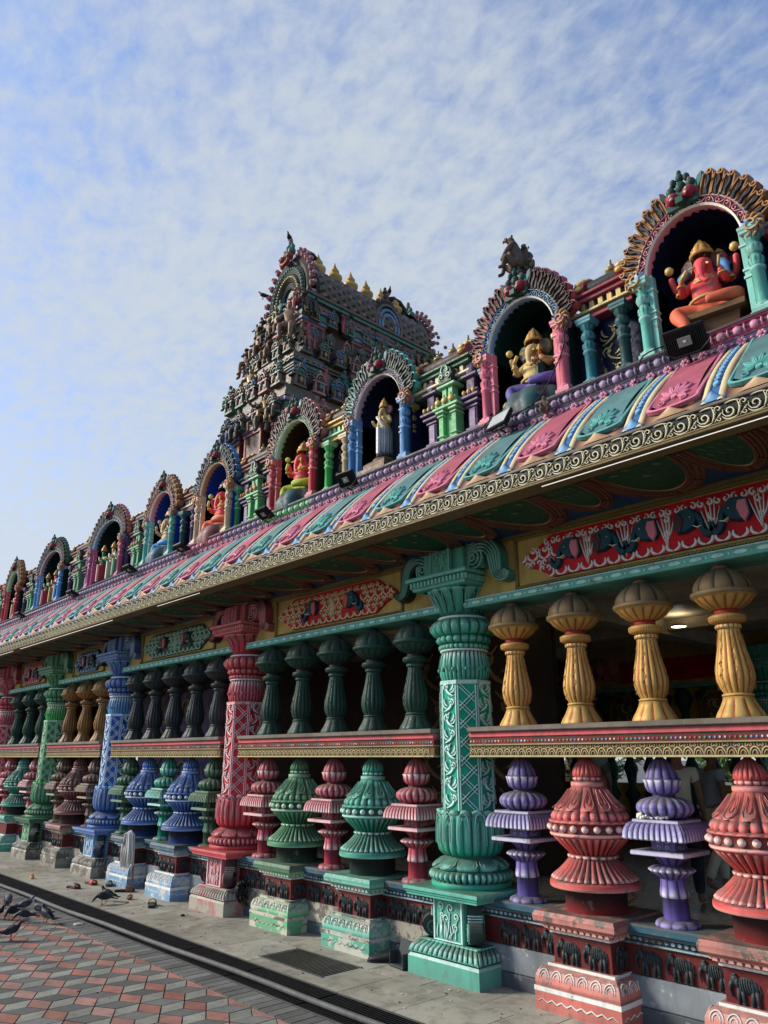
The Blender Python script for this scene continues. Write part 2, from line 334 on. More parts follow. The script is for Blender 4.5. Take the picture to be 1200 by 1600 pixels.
P('tower_blue', (0.02, 0.07, 0.17), hi=(0.2, 0.3, 0.42), grime=.65, dust=.5)
P('tower_red', (0.24, 0.03, 0.02), hi=(0.4, 0.15, 0.1), grime=.55, dust=.5)
P('tower_flesh', (0.20, 0.115, 0.06), hi=(0.5, 0.36, 0.22), grime=.75, dust=.6)
P('tower_purple', (0.15, 0.10, 0.24), hi=(0.38, 0.3, 0.45), grime=.6, dust=.5)
P('rail_cap', (0.17, 0.14, 0.11), hi=(0.3, 0.25, 0.2), grime=.6, dust=.6, wear=.4, edge=0)
P('soffit_blue', (0.02, 0.06, 0.14), hi=(0.05, 0.09, 0.15), grime=.2, dust=0, wear=0, edge=0)
P('soffit_green', (0.012, 0.06, 0.03), hi=(0.5, 0.5, 0.12), grime=.2, dust=0, wear=0, edge=0)
P('bronze', (0.55, 0.28, 0.11), hi=(0.85, 0.62, 0.34), dk=(.06, .01, .01), metal=0, grime=.2, dust=0, wear=0, rough=.35)
P('ceiling_paint', (0.60, 0.52, 0.38), grime=.1, dust=0, wear=0, edge=0)
P('steel', (0.10, 0.10, 0.10), metal=0, rough=.6, grime=.4, dust=.3, wear=.15, chip=(.2, .19, .18), edge=0)
P('rubber', (0.02, 0.025, 0.02), grime=0, dust=.3, wear=0, rough=.7)
P('concrete', (0.11, 0.105, 0.09), grime=.4, dust=.2, wear=.3, edge=0)
P('white_light', (1, 0.93, 0.8), emit=.5, grime=0, dust=0, wear=0)
P('fur', (0.12, 0.085, 0.06), hi=(0.25, 0.2, 0.15), rough=.9, grime=.4, dust=0, wear=0, sc=4)
P('feather_grey', (0.09, 0.095, 0.105), hi=(0.45, 0.46, 0.48), dk=(.012, .013, .016), rough=.6, grime=.2, dust=0, wear=0, sc=3)
P('feather_dark', (0.018, 0.02, 0.026), hi=(0.4, 0.42, 0.44), dk=(.01, .01, .012), rough=.5, grime=.2, dust=0, wear=0, sc=3)
P('person_skin', (0.22, 0.105, 0.06), grime=0, dust=0, wear=0)
P('hair_black', (0.008, 0.007, 0.007), grime=0, dust=0, wear=0)
P('shirt_cream', (0.50, 0.45, 0.34), grime=0, dust=0, wear=0, rough=.9)
P('shirt_grey', (0.22, 0.23, 0.25), grime=0, dust=0, wear=0, rough=.9)
P('red_cloth', (0.30, 0.02, 0.025), grime=0, dust=0, wear=0, rough=.85)
P('dark_cloth', (0.015, 0.016, 0.022), grime=0, dust=0, wear=0, rough=.9)
P('pale_gold', (0.58, 0.42, 0.17), hi=(0.8, 0.7, 0.4), grime=.25, dust=.2)
P('mop_string', (0.78, 0.74, 0.72), grime=0, dust=0, wear=0, rough=.95)
P('litter_orange', (0.6, 0.25, 0.03), grime=.2, dust=0, wear=0)
P('foliage', (0.05, 0.11, 0.025), hi=(0.12, 0.2, 0.05), grime=.3, dust=0, wear=0, sc=3)
# ============================================================ GROUND
XL, XR = -33.0, 3.0
def two_tone(name, cols, rough=.8, grime=.4):
    pass
g = MB(); g.add([(-400, -400, -.05), (400, -400, -.05), (400, 400, -.05), (-400, 400, -.05)], [(0, 1, 2, 3)])
obj('ground', g, 'concrete', kind='structure')
P('tile_red', (0.30, 0.125, 0.09), grime=.5, dust=0, wear=.25, rough=.75, sc=1.3, chip=(.3, .12, .09), edge=0)
P('tile_light', (0.215, 0.215, 0.175), grime=.5, dust=0, wear=.25, rough=.75, sc=1.3, chip=(.2, .2, .17), edge=0)
P('tile_dark', (0.095, 0.096, 0.085), grime=.4, dust=0, wear=.25, rough=.75, sc=1.3, chip=(.09, .09, .085), edge=0)
P('slab_grey', (0.29, 0.27, 0.215), grime=.7, dust=0, wear=.3, rough=.6, sc=.7, chip=(.36, .34, .28), edge=0)
P('joint', (0.02, 0.02, 0.018), grime=0, dust=0, wear=0, edge=0)
s_ = .1815; ex = s_*cos(rad(30)); ey = s_*.5
def clip_poly(poly, ymax):
    o = []
    for i in range(len(poly)):
        a, b = poly[i], poly[(i+1) % len(poly)]
        if a[1] <= ymax: o.append(a)
        if (a[1] <= ymax) != (b[1] <= ymax):
            t = (ymax-a[1])/(b[1]-a[1]); o.append((a[0]+(b[0]-a[0])*t, ymax))
    return o
tl = MB(); flatm = lambda x, y, h: (x, y, h)
for j in range(-1, 22):
    for i in range(-2, 72):
        px = -6.426-(i-12)*2*ex+(j % 2)*ex-0; py = 3.436-j*1.5*s_
        if px < -22 or px > -.5 or py < -1.4: continue
        for q, (A, B) in enumerate((((ex, ey), (ex, -ey)), ((ex, -ey), (0, -s_)), ((ex, ey), (0, -s_)))):
            if q == 0: O = (px, py)
            elif q == 1: O = (px, py)
            else: O = (px-ex, py-ey)
            if q == 0: poly = [O, (O[0]+A[0], O[1]+A[1]), (O[0]+A[0]+B[0], O[1]+A[1]+B[1]), (O[0]+B[0], O[1]+B[1])]
            elif q == 1: poly = [(px, py), (px+ex, py-ey), (px+ex, py-ey-s_), (px, py-s_)]
            else: poly = [(px, py), (px-ex, py-ey), (px-ex, py-ey-s_), (px, py-s_)]
            poly = clip_poly(poly, 3.44)
            if len(poly) < 3: continue
            cxm = sum(p[0] for p in poly)/len(poly); cym = sum(p[1] for p in poly)/len(poly)
            poly = [(cxm+(x-cxm)*.962, cym+(y-cym)*.962) for x, y in poly]
            ar = sum(poly[a][0]*poly[(a+1) % len(poly)][1]-poly[(a+1) % len(poly)][0]*poly[a][1] for a in range(len(poly)))
            if ar < 0: poly.reverse()
            r_ = random.random(); h_ = random.uniform(-.001, .001)
            n0 = len(tl.a); tl.slab(poly, -.02, h_, flatm, q, bev=.02)
            k_ = len(poly); hh = random.uniform(0, .12); dd = random.uniform(0, .25)
            for z_ in range(n0+k_, len(tl.a)): tl.a[z_] = (hh, dd)
obj('pavement', tl, ['tile_red', 'tile_light', 'tile_dark'], kind='structure')
bd = MB(); bd.box(-22.2, -.3, -1.6, 3.675, -.045, -.012, 0, c=0)
obj('pavement_bed', bd, 'joint', kind='structure')
st = MB(); x = -26.0
while x < XR:
    a = random.uniform(0, .15); b = random.uniform(0, .3)
    st.slab([(x, 3.455), (x+.093, 3.455), (x+.093, 3.675), (x, 3.675)], -.02, random.uniform(.0, .0025), flatm, 0, hi=a, dk=b, bev=.03); x += .1
obj('paver_strip', st, 'tile_dark', kind='structure')
# stone apron, laid slab by slab
apm = MB(); y0 = 4.10
x = XL-8
while x < XR:
    wd = .62
    for (ya, yb) in ((4.10, 4.70), (4.71, 5.32)):
        off = .31 if ya > 4.5 else 0
        x0, x1 = x+off, x+off+wd-.005
        if -6.36 < (x0+x1)/2 < -5.40 and ya < 4.2: pass
        apm.slab([(x0, ya), (x1, ya), (x1, yb), (x0, yb)], -.03, random.uniform(-.0012, .0012), flatm, 0, hi=random.uniform(0, .1), dk=random.uniform(0, .22), bev=.004)
    x += wd
obj('apron', apm, 'slab_grey', kind='structure')
fl = MB(); fl.box(XL, XR+14, 5.32, 15.0, -.04, .15, 0, c=.01)
P('floor_polish', (0.20, 0.17, 0.13), rough=.22, grime=.2, dust=.1, wear=0)
obj('hall_floor', fl, 'floor_polish', kind='structure')

# drain channel: slatted black grating along the kerb, one grate section per metre
def grate_mesh(L, W, pitch=.028, frame=.02):
    m = MB()
    m.box(0, L, 0, frame, -.03, .004, 1, c=.002); m.box(0, L, W-frame, W, -.03, .004, 1, c=.002)
    x = frame
    while x < L-frame: m.box(x, x+pitch*.5, frame, W-frame, -.022, .003, 0, c=.002); x += pitch
    m.box(0, L, 0, W, -.045, -.035, 0, c=0)
    return m.mesh('drain_grate')
gm = grate_mesh(.995, .43)
for i in range(28):
    obj('drain_grate', gm, ['black', 'charcoal'], loc=(-26+i, 3.68, 0), label='section of the long black slatted drain grating beside the grey kerb pipe', cat='drain grate', group='black gratings laid end to end along the hall')
ig = grate_mesh(.94, .44, .034)
obj('drain_grate', ig, ['black', 'charcoal'], loc=(-6.36, 4.27, .001), label='separate black rectangular drain grating set in the stone apron near the green column', cat='drain grate')
kp = MB(); kp.tube([(-26+i*.5, 3.72+.085*min(1, max(0, (-26+i*.5+9.5)/4)), .026+.004*sin(i*1.3)) for i in range(58)], .021, 10)
obj('kerb_pipe', kp, 'steel', label='long grey metal pipe lying along the black drain grating', cat='pipe')

# ============================================================ THE HALL
hall = empty('temple_hall', (0, 5.27, 0), 'long colourful carved temple hall with painted columns, balustrade and niches on its roof', 'temple')
HY = 5.27
def part(name, mb, mats, loc=(0, 0, 0), parent=None, **k):
    """a part of the hall; loc is in world metres"""
    if parent is None: return obj(name, mb, mats, hall, (loc[0], loc[1]-HY, loc[2]), **k)
    return obj(name, mb, mats, parent, loc, **k)
def wpart(name, mb, mats, **k): return part(name, mb, mats, (0, 0, 0), **k)   # mesh written in world coordinates

COLS = [(-.32, 'teal'), (-4.685, 'teal'), (-8.43, 'red'), (-12.175, 'blue'), (-15.05, 'green'), (-18.0, 'red'), (-20.9, 'blue'), (-23.8, 'green'), (-26.7, 'red')]
# (pot colour, slim colours, upper colour, modules) for the bay to the LEFT of column i
BAYS = [dict(n=7, pot=['coral'], slim=['purple'], up='gold'), dict(n=6, pot=['teal', 'leaf'], slim=['red', 'red', 'red'], up='dgreen'),
        dict(n=6, pot=['blue', 'blue'], slim=['moss', 'teal', 'moss'], up='charcoal'), dict(n=4, pot=['maroon'], slim=['brown', 'brown'], up='brown'),
        dict(n=4, pot=['green2'], slim=['red', 'red'], up='dgreen'), dict(n=4, pot=['coral'], slim=['moss', 'moss'], up='charcoal'),
        dict(n=4, pot=['blue'], slim=['brown', 'brown'], up='gold'), dict(n=4, pot=['maroon'], slim=['red', 'red'], up='dgreen')]
P('maroon', (0.17, 0.035, 0.030), hi=(0.62, 0.42, 0.36), grime=.5, dust=.7)
P('bronze_brown', (0.13, 0.07, 0.04), hi=(0.45, 0.35, 0.27), grime=.5, dust=.7)
P('wood_gold', (0.24, 0.12, 0.035), hi=(0.45, 0.28, 0.1), dk=(.12, .03, .01), grime=.5, dust=.6)
HUE = {'teal': ('teal_paint', 'sea_green', 'teal_pale'), 'red': ('red_paint', 'pink_paint', 'salmon'), 'blue': ('blue_paint', 'sky_blue', 'sky_blue'), 'green': ('leaf_green', 'bright_green', 'leaf_green')}

# ---- elephant of the plinth frieze, walking to the left (-x), relief towards -y
def elephant_mesh():
    m = MB(); B = lambda x, z, rx, rz, ry=.014, **k: m.ball((x, 0, z), (rx, ry, rz), 12, 7, **k)
    B(.012, .108, .062, .046, .018); B(.058, .098, .030, .042, .014); B(-.058, .128, .027, .031, .019); B(-.042, .118, .014, .026, .025, hi=.35)
    m.tube([(-.075, -.006, .122), (-.088, -.008, .098), (-.090, -.008, .072), (-.086, -.008, .048), (-.078, -.008, .036)], .01, 6, rr=[.014, .012, .009, .007, .006])
    m.tube([(-.078, -.010, .106), (-.094, -.016, .092)], .003, 5, hi=1)
    for x, x2, r in ((-.036, -.044, .013), (-.016, -.008, .013), (.050, .040, .014), (.072, .078, .014)):
        m.tube([(x, -.002, .085), ((x+x2)/2, -.006, .045), (x2, -.006, .012)], r, 7, rr=[r*1.2, r*.85, r*.8]); m.ball((x2-.003, -.006, .009), (.014, .011, .008), 8, 5)
    m.tube([(.086, -.004, .125), (.094, -.006, .09), (.09, -.006, .05)], .003, 5)
    for k in range(6):
        x = -.022+k*.015; m.tube([(x, -.012, .148-.003*abs(k-2)), (x-.002, -.021, .12), (x+.003, -.02, .085), (x+.006, -.012, .070)], .0032, 5, hi=.4)
    m.box(-.07, -.046, -.014, .002, .152, .166, 0, hi=.3)
    return m.mesh('elephant')
ELE = elephant_mesh()

# ---- plinth wall: one stretch per bay
def bay_x(i):
    """x of the modules in the bay left of column i"""
    a, b = COLS[i][0], COLS[i+1][0]; n = BAYS[i]['n']; return [b+(a-b)*k/n for k in range(n+1)]
for i in range(len(BAYS)):
    x0, x1 = COLS[i+1][0], COLS[i][0]
    m = MB(); far = i > 3
    m.box(x0, x1, 5.175, 5.5, -.02, .103, 2, c=.004); m.box(x0, x1, 5.19, 5.5, .103, .285, 1, c=.008)
    m.box(x0, x1, 5.215, 5.5, .285, .475, 0, c=.004)
    m.box(x0, x1, 5.185, 5.5, .475, .492, 3, hi=.9); m.box(x0, x1, 5.195, 5.5, .492, .535, 3); m.box(x0, x1, 5.155, 5.52, .535, .555, 3, hi=.25)
    m.box(x0, x1, 5.115, 5.56, .555, .615, 3, c=.012)
    m.box(x0, x1, 5.12, 5.56, .276, .287, 3, c=.003, hi=.4) if False else None
    x = x0+.03
    while x < x1-.03:
        m.slab(arc(x, .513, .020, .016, 0, 2*pi, 10)[:-1], 0, .012, plane_map((0, 5.195, 0), (1, 0, 0), (0, 0, 1), (0, -1, 0)), 3, hi=1, bev=.3); x += .047
    wm = ['oxide', ['grey_wall', 'bare_plaster', 'grey_wall', 'bare_plaster', 'grey_wall'][min(i, 4)], 'dark_wall', 'cornice_blue']
    pw = wpart('plinth_wall', m, wm)
    # elephants on the wall between pedestals
    xs = bay_x(i); n = BAYS[i]['n']
    for k in range(0, n, 2):
        for (a, b) in ((xs[k], xs[k+1]), (xs[k+1], xs[k+2] if k+2 <= n else xs[k+1])):
            pass
    peds = [xs[k] for k in range(2, n, 2)]; stops = [x0]+peds+[x1]
    for a, b in zip(stops[:-1], stops[1:]):
        a2 = a+(.30 if a != x0 else .36); b2 = b-(.27 if b != x1 else .36); cnt = max(1, int((b2-a2)/.195))
        if i >= 4: continue
        for q in range(cnt):
            obj('elephant', ELE, 'elephant_grey', pw, (a2+(b2-a2)*(q+.5)/cnt, 5.208-0, .292), sc=(1, 1, .98))

# ---- pedestal under each vase baluster
def pot_pedestal_mesh():
    m = MB(); c = (0, 0)
    m.sq([(.345, -.02, 0), (.345, .012, 0, 0, .3), (.345, .118, 1), (.348, .121, 1, 1), (.348, .150, 0, 1), (.336, .155, 0)], flute=0)
    m.sq([(.338, .155, 0, 0, .6), (.341, .175, 0), (.338, .215, 0, .25), (.322, .250, 0, .4), (.290, .272, 0, .2), (.272, .275, 1, 1), (.272, .293, 0, .8), (.236, .294, 2)])
    m.sq([(.236, .29, 2), (.236, .486, 3), (.252, .487, 3, 1), (.252, .503, 0, .8), (.262, .505, 0), (.268, .520, 0, .2), (.292, .535, 0, .5), (.296, .548, 0), (.318, .553, 0, 0), (.335, .566, 4, .3), (.340, .600, 4), (.325, .630, 4), (.0, .634, 4)])
    # zigzag and leaf ovals on front (-y) and right (+x) and left faces
    for o, u, nrm in (((0, -.346, 0), (1, 0, 0), (0, -1, 0)), ((.346, 0, 0), (0, 1, 0), (1, 0, 0)), ((-.346, 0, 0), (0, -1, 0), (-1, 0, 0))):
        mp = plane_map(o, u, (0, 0, 1), nrm)
        pts = [(-.32+.64*k/16, .068+(.010 if k % 2 else -.010)) for k in range(17)]
        m.stroke(pts, .012, .004, mp, 1, hi=1)
        def mb_(x, y, h, o=o, u=u, nrm=nrm):
            t = (y-.155)/.12; d = .346-.338-.0+.045*max(0, t-.35)**1.6*1.2
            p = Vector(o)+Vector(u)*x+Vector((0, 0, 1))*y+Vector(nrm)*(h-d*1.0); return tuple(p)
        for k in range(6):
            cx = -.265+k*.106
            m.stroke(arc(cx, .215, .042, .045, rad(200), rad(-20), 10), .008, .006, mb_, 1, hi=.9)
            m.stroke(arc(cx, .212, .024, .030, rad(200), rad(-20), 8), .007, .006, mb_, 1, hi=.7)
        for k in range(11):
            cx = -.25+k*.05
            m.slab([(cx-.018, .518), (cx+.018, .518), (cx+.012, .536), (cx-.012, .536)], -.065, -.048, plane_map(o, u, (0, 0, 1), nrm), 0, hi=.5)
    return m.mesh('pedestal')
PED = pot_pedestal_mesh()
PEDM = {'coral': ['salmon', 'white_paint', 'oxide', 'white_paint', 'worn_coral'], 'teal': ['peeling_teal', 'bare_plaster', 'oxide', 'white_paint', 'teal_paint'], 'leaf': ['peeling_green', 'bare_plaster', 'oxide', 'white_paint', 'moss_green'],
        'blue': ['peeling_blue', 'white_paint', 'oxide', 'white_paint', 'cornice_blue'], 'maroon': ['bare_plaster', 'bare_plaster', 'oxide', 'bare_plaster', 'maroon'], 'green2': ['peeling_teal', 'teal_paint', 'oxide', 'white_paint', 'teal_paint']}
POTM = {'coral': ['coral_paint', 'deep_coral'], 'teal': ['teal_paint', 'dark_green_paint'], 'leaf': ['leaf_green', 'moss_green'], 'blue': ['blue_paint', 'blue_paint'], 'maroon': ['maroon', 'maroon'], 'green2': ['teal_paint', 'dark_green_paint']}
SLIMM = {'purple': 'purple_paint', 'red': 'pink_paint', 'moss': 'moss_green', 'teal': 'teal_paint', 'brown': 'bronze_brown'}
UPM = {'gold': ['gold_bright', 'gold_dusty'], 'dgreen': ['dark_green_paint', 'dark_green_paint'], 'charcoal': ['charcoal', 'charcoal'], 'brown': ['wood_gold', 'wood_gold']}

# ---- vase baluster (big pot), origin on the pedestal top plane z=.632
def pot_mesh():
    m = MB(); S = 144
    m.lathe([(.222, .60, 1), (.224, .79, 1), (.26, .792, 0)], S)
    m.lathe([(.29, .786, 0, 0, 0, .9), (.322, .790, 0, 0, 0, .9), (.328, .800, 0, 0, 0, .6), (.328, .822, 0), (.322, .836, 0), (.312, .842, 0), (.296, .846, 0, 0, 0, 0, .5)], S)
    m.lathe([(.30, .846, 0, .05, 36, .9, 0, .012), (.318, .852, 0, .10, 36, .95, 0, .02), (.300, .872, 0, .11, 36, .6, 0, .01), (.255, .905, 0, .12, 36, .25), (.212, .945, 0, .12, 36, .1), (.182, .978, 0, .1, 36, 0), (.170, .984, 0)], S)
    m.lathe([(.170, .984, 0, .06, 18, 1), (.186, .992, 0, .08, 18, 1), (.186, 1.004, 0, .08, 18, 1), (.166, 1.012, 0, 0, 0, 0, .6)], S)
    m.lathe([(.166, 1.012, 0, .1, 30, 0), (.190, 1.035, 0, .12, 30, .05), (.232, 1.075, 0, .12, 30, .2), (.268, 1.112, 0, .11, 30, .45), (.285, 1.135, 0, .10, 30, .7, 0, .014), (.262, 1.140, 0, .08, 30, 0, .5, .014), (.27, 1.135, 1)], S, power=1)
    m.lathe([(.262, 1.125, 0), (.296, 1.138, 0), (.304, 1.150, 0, 0, 0, .95), (.304, 1.162, 0, 0, 0, .8), (.298, 1.166, 0), (.298, 1.232, 0), (.308, 1.236, 0, 0, 0, .25), (.308, 1.248, 0, .05, 24, .3), (.285, 1.256, 0)], S)
    for k in range(22):
        a = 2*pi*k/22; m.ball((.300*cos(a), .300*sin(a), 1.199), (.027, .027, .026), 8, 6, hi=1, rot=None)
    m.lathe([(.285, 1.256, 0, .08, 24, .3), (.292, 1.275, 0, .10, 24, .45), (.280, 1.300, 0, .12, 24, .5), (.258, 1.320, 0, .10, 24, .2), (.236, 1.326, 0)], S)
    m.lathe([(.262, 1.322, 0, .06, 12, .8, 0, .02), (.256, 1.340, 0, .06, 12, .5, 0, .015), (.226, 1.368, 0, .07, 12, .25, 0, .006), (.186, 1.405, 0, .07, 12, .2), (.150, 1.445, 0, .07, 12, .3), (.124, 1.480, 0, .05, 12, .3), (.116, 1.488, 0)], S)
    for k in range(12):       # nested petal outlines on the dome
        a0 = 2*pi*(k+.5)/12
        def dm(x, y, h, a0=a0):
            t = y; z = 1.335+(1.475-1.335)*t; r = .262+(.13-.262)*max(0,t)**.85+.004+h-.012*sin(pi*t)*.2
            a = a0+x; return (r*cos(a), r*sin(a), z)
        m.stroke([(-.10, .95), (-.155, .5), (-.17, .25), (-.12, .06), (0, -.03), (.12, .06), (.17, .25), (.155, .5), (.10, .95)], .018, .010, dm, 0, hi=.55)
        m.stroke([(-.05, .85), (-.075, .45), (-.06, .28), (0, .2), (.06, .28), (.075, .45), (.05, .85)], .014, .008, dm, 0, hi=.4)
    m.lathe([(.118, 1.486, 0, 0, 0, .8), (.122, 1.492, 0, 0, 0, .8), (.122, 1.520, 0, 0, 0, .6), (.10, 1.524, 0), (.092, 1.526, 0)], S)
    m.lathe([(.085, 1.524, 0), (.104, 1.534, 0, .08, 12, .9), (.106, 1.548, 0, .08, 12, .9), (.096, 1.556, 0, 0, 0, 0, .4), (.108, 1.566, 0, .03, 12, .1), (.106, 1.590, 0, .14, 18, .25), (.098, 1.618, 0, .16, 18, .3), (.078, 1.650, 0, .16, 18, .3), (.046, 1.678, 0, .12, 18, .2), (.02, 1.700, 0), (.002, 1.704, 0)], S)
    return m.mesh('vase_baluster')
POT = pot_mesh()

def slim_mesh():
    m = MB(); S = 72
    m.lathe([(.140, .612, 0, .03, 9, .5), (.148, .624, 0, .05, 9, .5), (.140, .644, 0, .06, 9, .5), (.112, .655, 0, .05, 9, .5), (.088, .658, 0)], S)
    m.lathe([(.086, .65, 0), (.084, .79, 0), (.094, .795, 0, .06, 8, 1, 0, .006), (.096, .812, 0, .05, 8, .9), (.088, .86, 0, .09, 8, .25), (.084, .90, 0, .09, 8, .05), (.080, .912, 0)], S)
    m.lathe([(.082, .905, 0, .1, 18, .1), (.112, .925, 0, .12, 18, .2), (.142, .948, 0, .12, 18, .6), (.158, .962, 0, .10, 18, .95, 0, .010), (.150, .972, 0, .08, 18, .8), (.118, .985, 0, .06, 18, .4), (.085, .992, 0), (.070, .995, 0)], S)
    m.lathe([(.068, .99, 0), (.072, 1.0, 0, .1, 10, .1), (.10, 1.03, 0, .12, 10, .15), (.128, 1.054, 0, .1, 10, .3), (.130, 1.062, 0)], S)
    m.sq([(.12, 1.055, 0), (.190, 1.058, 0, .55), (.193, 1.062, 0, .7), (.193, 1.082, 0, .6), (.188, 1.088, 0, .35), (.07, 1.089, 0)])
    m.sq([(.086, 1.08, 0), (.086, 1.165, 0), (.1, 1.168, 0)])
    for o, u, nr in (((0, -.087, 0), (1, 0, 0), (0, -1, 0)), ((.087, 0, 0), (0, 1, 0), (1, 0, 0))):
        mp = plane_map(o, u, (0, 0, 1), nr)
        for sg in (-1, 1):
            m.stroke([(x*sg, y) for x, y in spiral(.034, 1.108, .018, .004, rad(-90), -1.1, 10)], .007, .005, mp, 0, hi=1)
            m.stroke([(x*sg, y) for x, y in spiral(.034, 1.146, .016, .004, rad(90), 1.1, 10)], .007, .005, mp, 0, hi=1)
        m.stroke([(0, 1.095), (0, 1.16)], .006, .005, mp, 0, hi=1)
    FL = 11
    m.sq([(.10, 1.180, 0, 0, .4), (.200, 1.172, 0, 0, .3), (.224, 1.158, 0, .95, 0, 1), (.232, 1.166, 0, .9, 0, 1), (.229, 1.20, 0, .55, 0, 1), (.220, 1.232, 0, .22, 0, 1), (.205, 1.258, 0, .15, 0, 1), (.186, 1.270, 0, .2, 0, 1)], flute=FL, famp=.045)
    m.sq([(.186, 1.268, 0), (.170, 1.27, 0, .5), (.170, 1.283, 0, .6), (.166, 1.287, 0, .4), (.05, 1.288, 0)])
    m.lathe([(.09, 1.286, 0), (.120, 1.292, 0, .05, 18), (.165, 1.312, 0, .09, 18, .15), (.192, 1.340, 0, .10, 18, .7), (.197, 1.360, 0, .10, 18, .1), (.190, 1.385, 0, .10, 18, .5), (.160, 1.412, 0, .11, 18, .6), (.110, 1.428, 0, .1, 18, .3), (.080, 1.432, 0), (.074, 1.445, 0), (.078, 1.452, 0)], S)
    m.lathe([(.078, 1.450, 0, .05, 12), (.108, 1.468, 0, .09, 12, .2), (.122, 1.495, 0, .10, 12, .35), (.126, 1.525, 0, .09, 12, .9), (.134, 1.546, 0, .06, 12, .85, 0, -.008), (.122, 1.550, 0, .04, 12, 0, .3), (.118, 1.562, 0, .11, 12, .1), (.106, 1.60, 0, .14, 12, .25), (.082, 1.642, 0, .15, 12, .25), (.05, 1.678, 0, .12, 12, .15), (.022, 1.702, 0), (.002, 1.708, 0)], S)
    return m.mesh('slim_baluster')
SLIM = slim_mesh()

def upper_mesh():
    m = MB(); S = 80
    m.lathe([(.158, 1.94, 0, .03, 10, .4), (.162, 1.958, 0, .05, 10, .5), (.150, 1.985, 0, .07, 10, .6), (.128, 2.02, 0, .08, 10, .5), (.108, 2.06, 0, .09, 10, .4), (.098, 2.088, 0), (.088, 2.09, 0)], S)
    m.lathe([(.085, 2.088, 0), (.100, 2.094, 0, 0, 0, .2), (.102, 2.104, 0, 0, 0, .2), (.088, 2.112, 0)], S)
    m.lathe([(.086, 2.11, 0, .05, 16, .1), (.108, 2.15, 0, .09, 16, .3), (.124, 2.205, 0, .10, 16, .5), (.126, 2.25, 0, .10, 16, .6), (.112, 2.335, 0, .10, 16, .5), (.090, 2.43, 0, .09, 16, .4), (.074, 2.52, 0, .08, 16, .4), (.070, 2.555, 0, 0, 0, .8)], S)
    for k in range(8):        # painted leaf lines on the vase
        a0 = 2*pi*k/8
        def vm(x, y, h, a0=a0):
            z = 2.14+.38*y; r = .114+.012*sin(pi*min(1, y*1.6))-(.036*max(0, y-.3)/.7)+h; a = a0+x; return (r*cos(a), r*sin(a), z)
        pts = [((.16 if q % 2 else -.16)*(1-.35*q/9), q/9) for q in range(10)]
        m.stroke(pts, .035, .004, vm, 0, hi=.2, dk=.6)
    m.lathe([(.070, 2.552, 0, 0, 0, 1), (.086, 2.556, 0, .06, 16, 1, 0, .012), (.088, 2.572, 0, .05, 16, 1), (.078, 2.582, 0), (.100, 2.592, 0), (.122, 2.604, 0, 0, 0, .2), (.124, 2.622, 0, .03, 40, .6), (.124, 2.636, 0, 0, 0, .2), (.106, 2.648, 0), (.082, 2.654, 0, 0, 0, 0, .9), (.080, 2.682, 0, 0, 0, 0, .9), (.092, 2.688, 0)], S)
    m.lathe([(.090, 2.686, 0, .06, 16, .2), (.124, 2.700, 0, .08, 16, .4), (.170, 2.732, 0, .07, 16, .5), (.196, 2.765, 0, .05, 16, .6, 0, .012), (.200, 2.770, 0), (.214, 2.776, 1, 0, 0, .2), (.222, 2.786, 1, 0, 0, .4), (.222, 2.806, 1, 0, 0, .1), (.206, 2.812, 1)], S)
    m.lathe([(.202, 2.808, 1, .03, 10, .1), (.204, 2.84, 1, .06, 10, .2), (.192, 2.88, 1, .09, 10, .25), (.160, 2.92, 1, .10, 10, .3), (.112, 2.955, 1, .09, 10, .3), (.072, 2.972, 1, .05, 10, .2), (.058, 2.977, 1), (.060, 2.987, 1), (.046, 3.005, 1), (.040, 3.018, 1), (.024, 3.035, 1), (.018, 3.045, 1), (.001, 3.062, 1)], S, power=.4)
    return m.mesh('upper_baluster')
UP = upper_mesh()

for i, B in enumerate(BAYS):
    xs = bay_x(i); n = B['n']; np_ = ns_ = 0; order = list(range(n-1, 0, -1))   # from the right
    for k in order:
        X = xs[k]
        part('upper_baluster', UP, UPM[B['up']], (X, HY, 0), rz=random.uniform(0, .6))
        if k % 2 == 0:
            c = B['pot'][(np_ if np_ < len(B['pot']) else -1)]; np_ += 1
            part('pedestal', PED, PEDM[c], (X, HY, 0)); part('vase_baluster', POT, POTM[c], (X, HY, 0), rz=random.uniform(0, .5))
            if i < 4:
                for ox in (-.112, .112): obj('elephant', ELE, 'elephant_grey', hall, (X+ox, 5.032-HY, .296), sc=(.98, 1, .98))
                if i < 3: obj('elephant', ELE, 'elephant_grey', hall, (X+.238, -.11, .296), rz=rad(90), sc=(.9, 1, .98))
        else:
            c = B['slim'][(ns_ if ns_ < len(B['slim']) else -1)]; ns_ += 1
            part('slim_baluster', SLIM, SLIMM[c], (X, HY, 0))
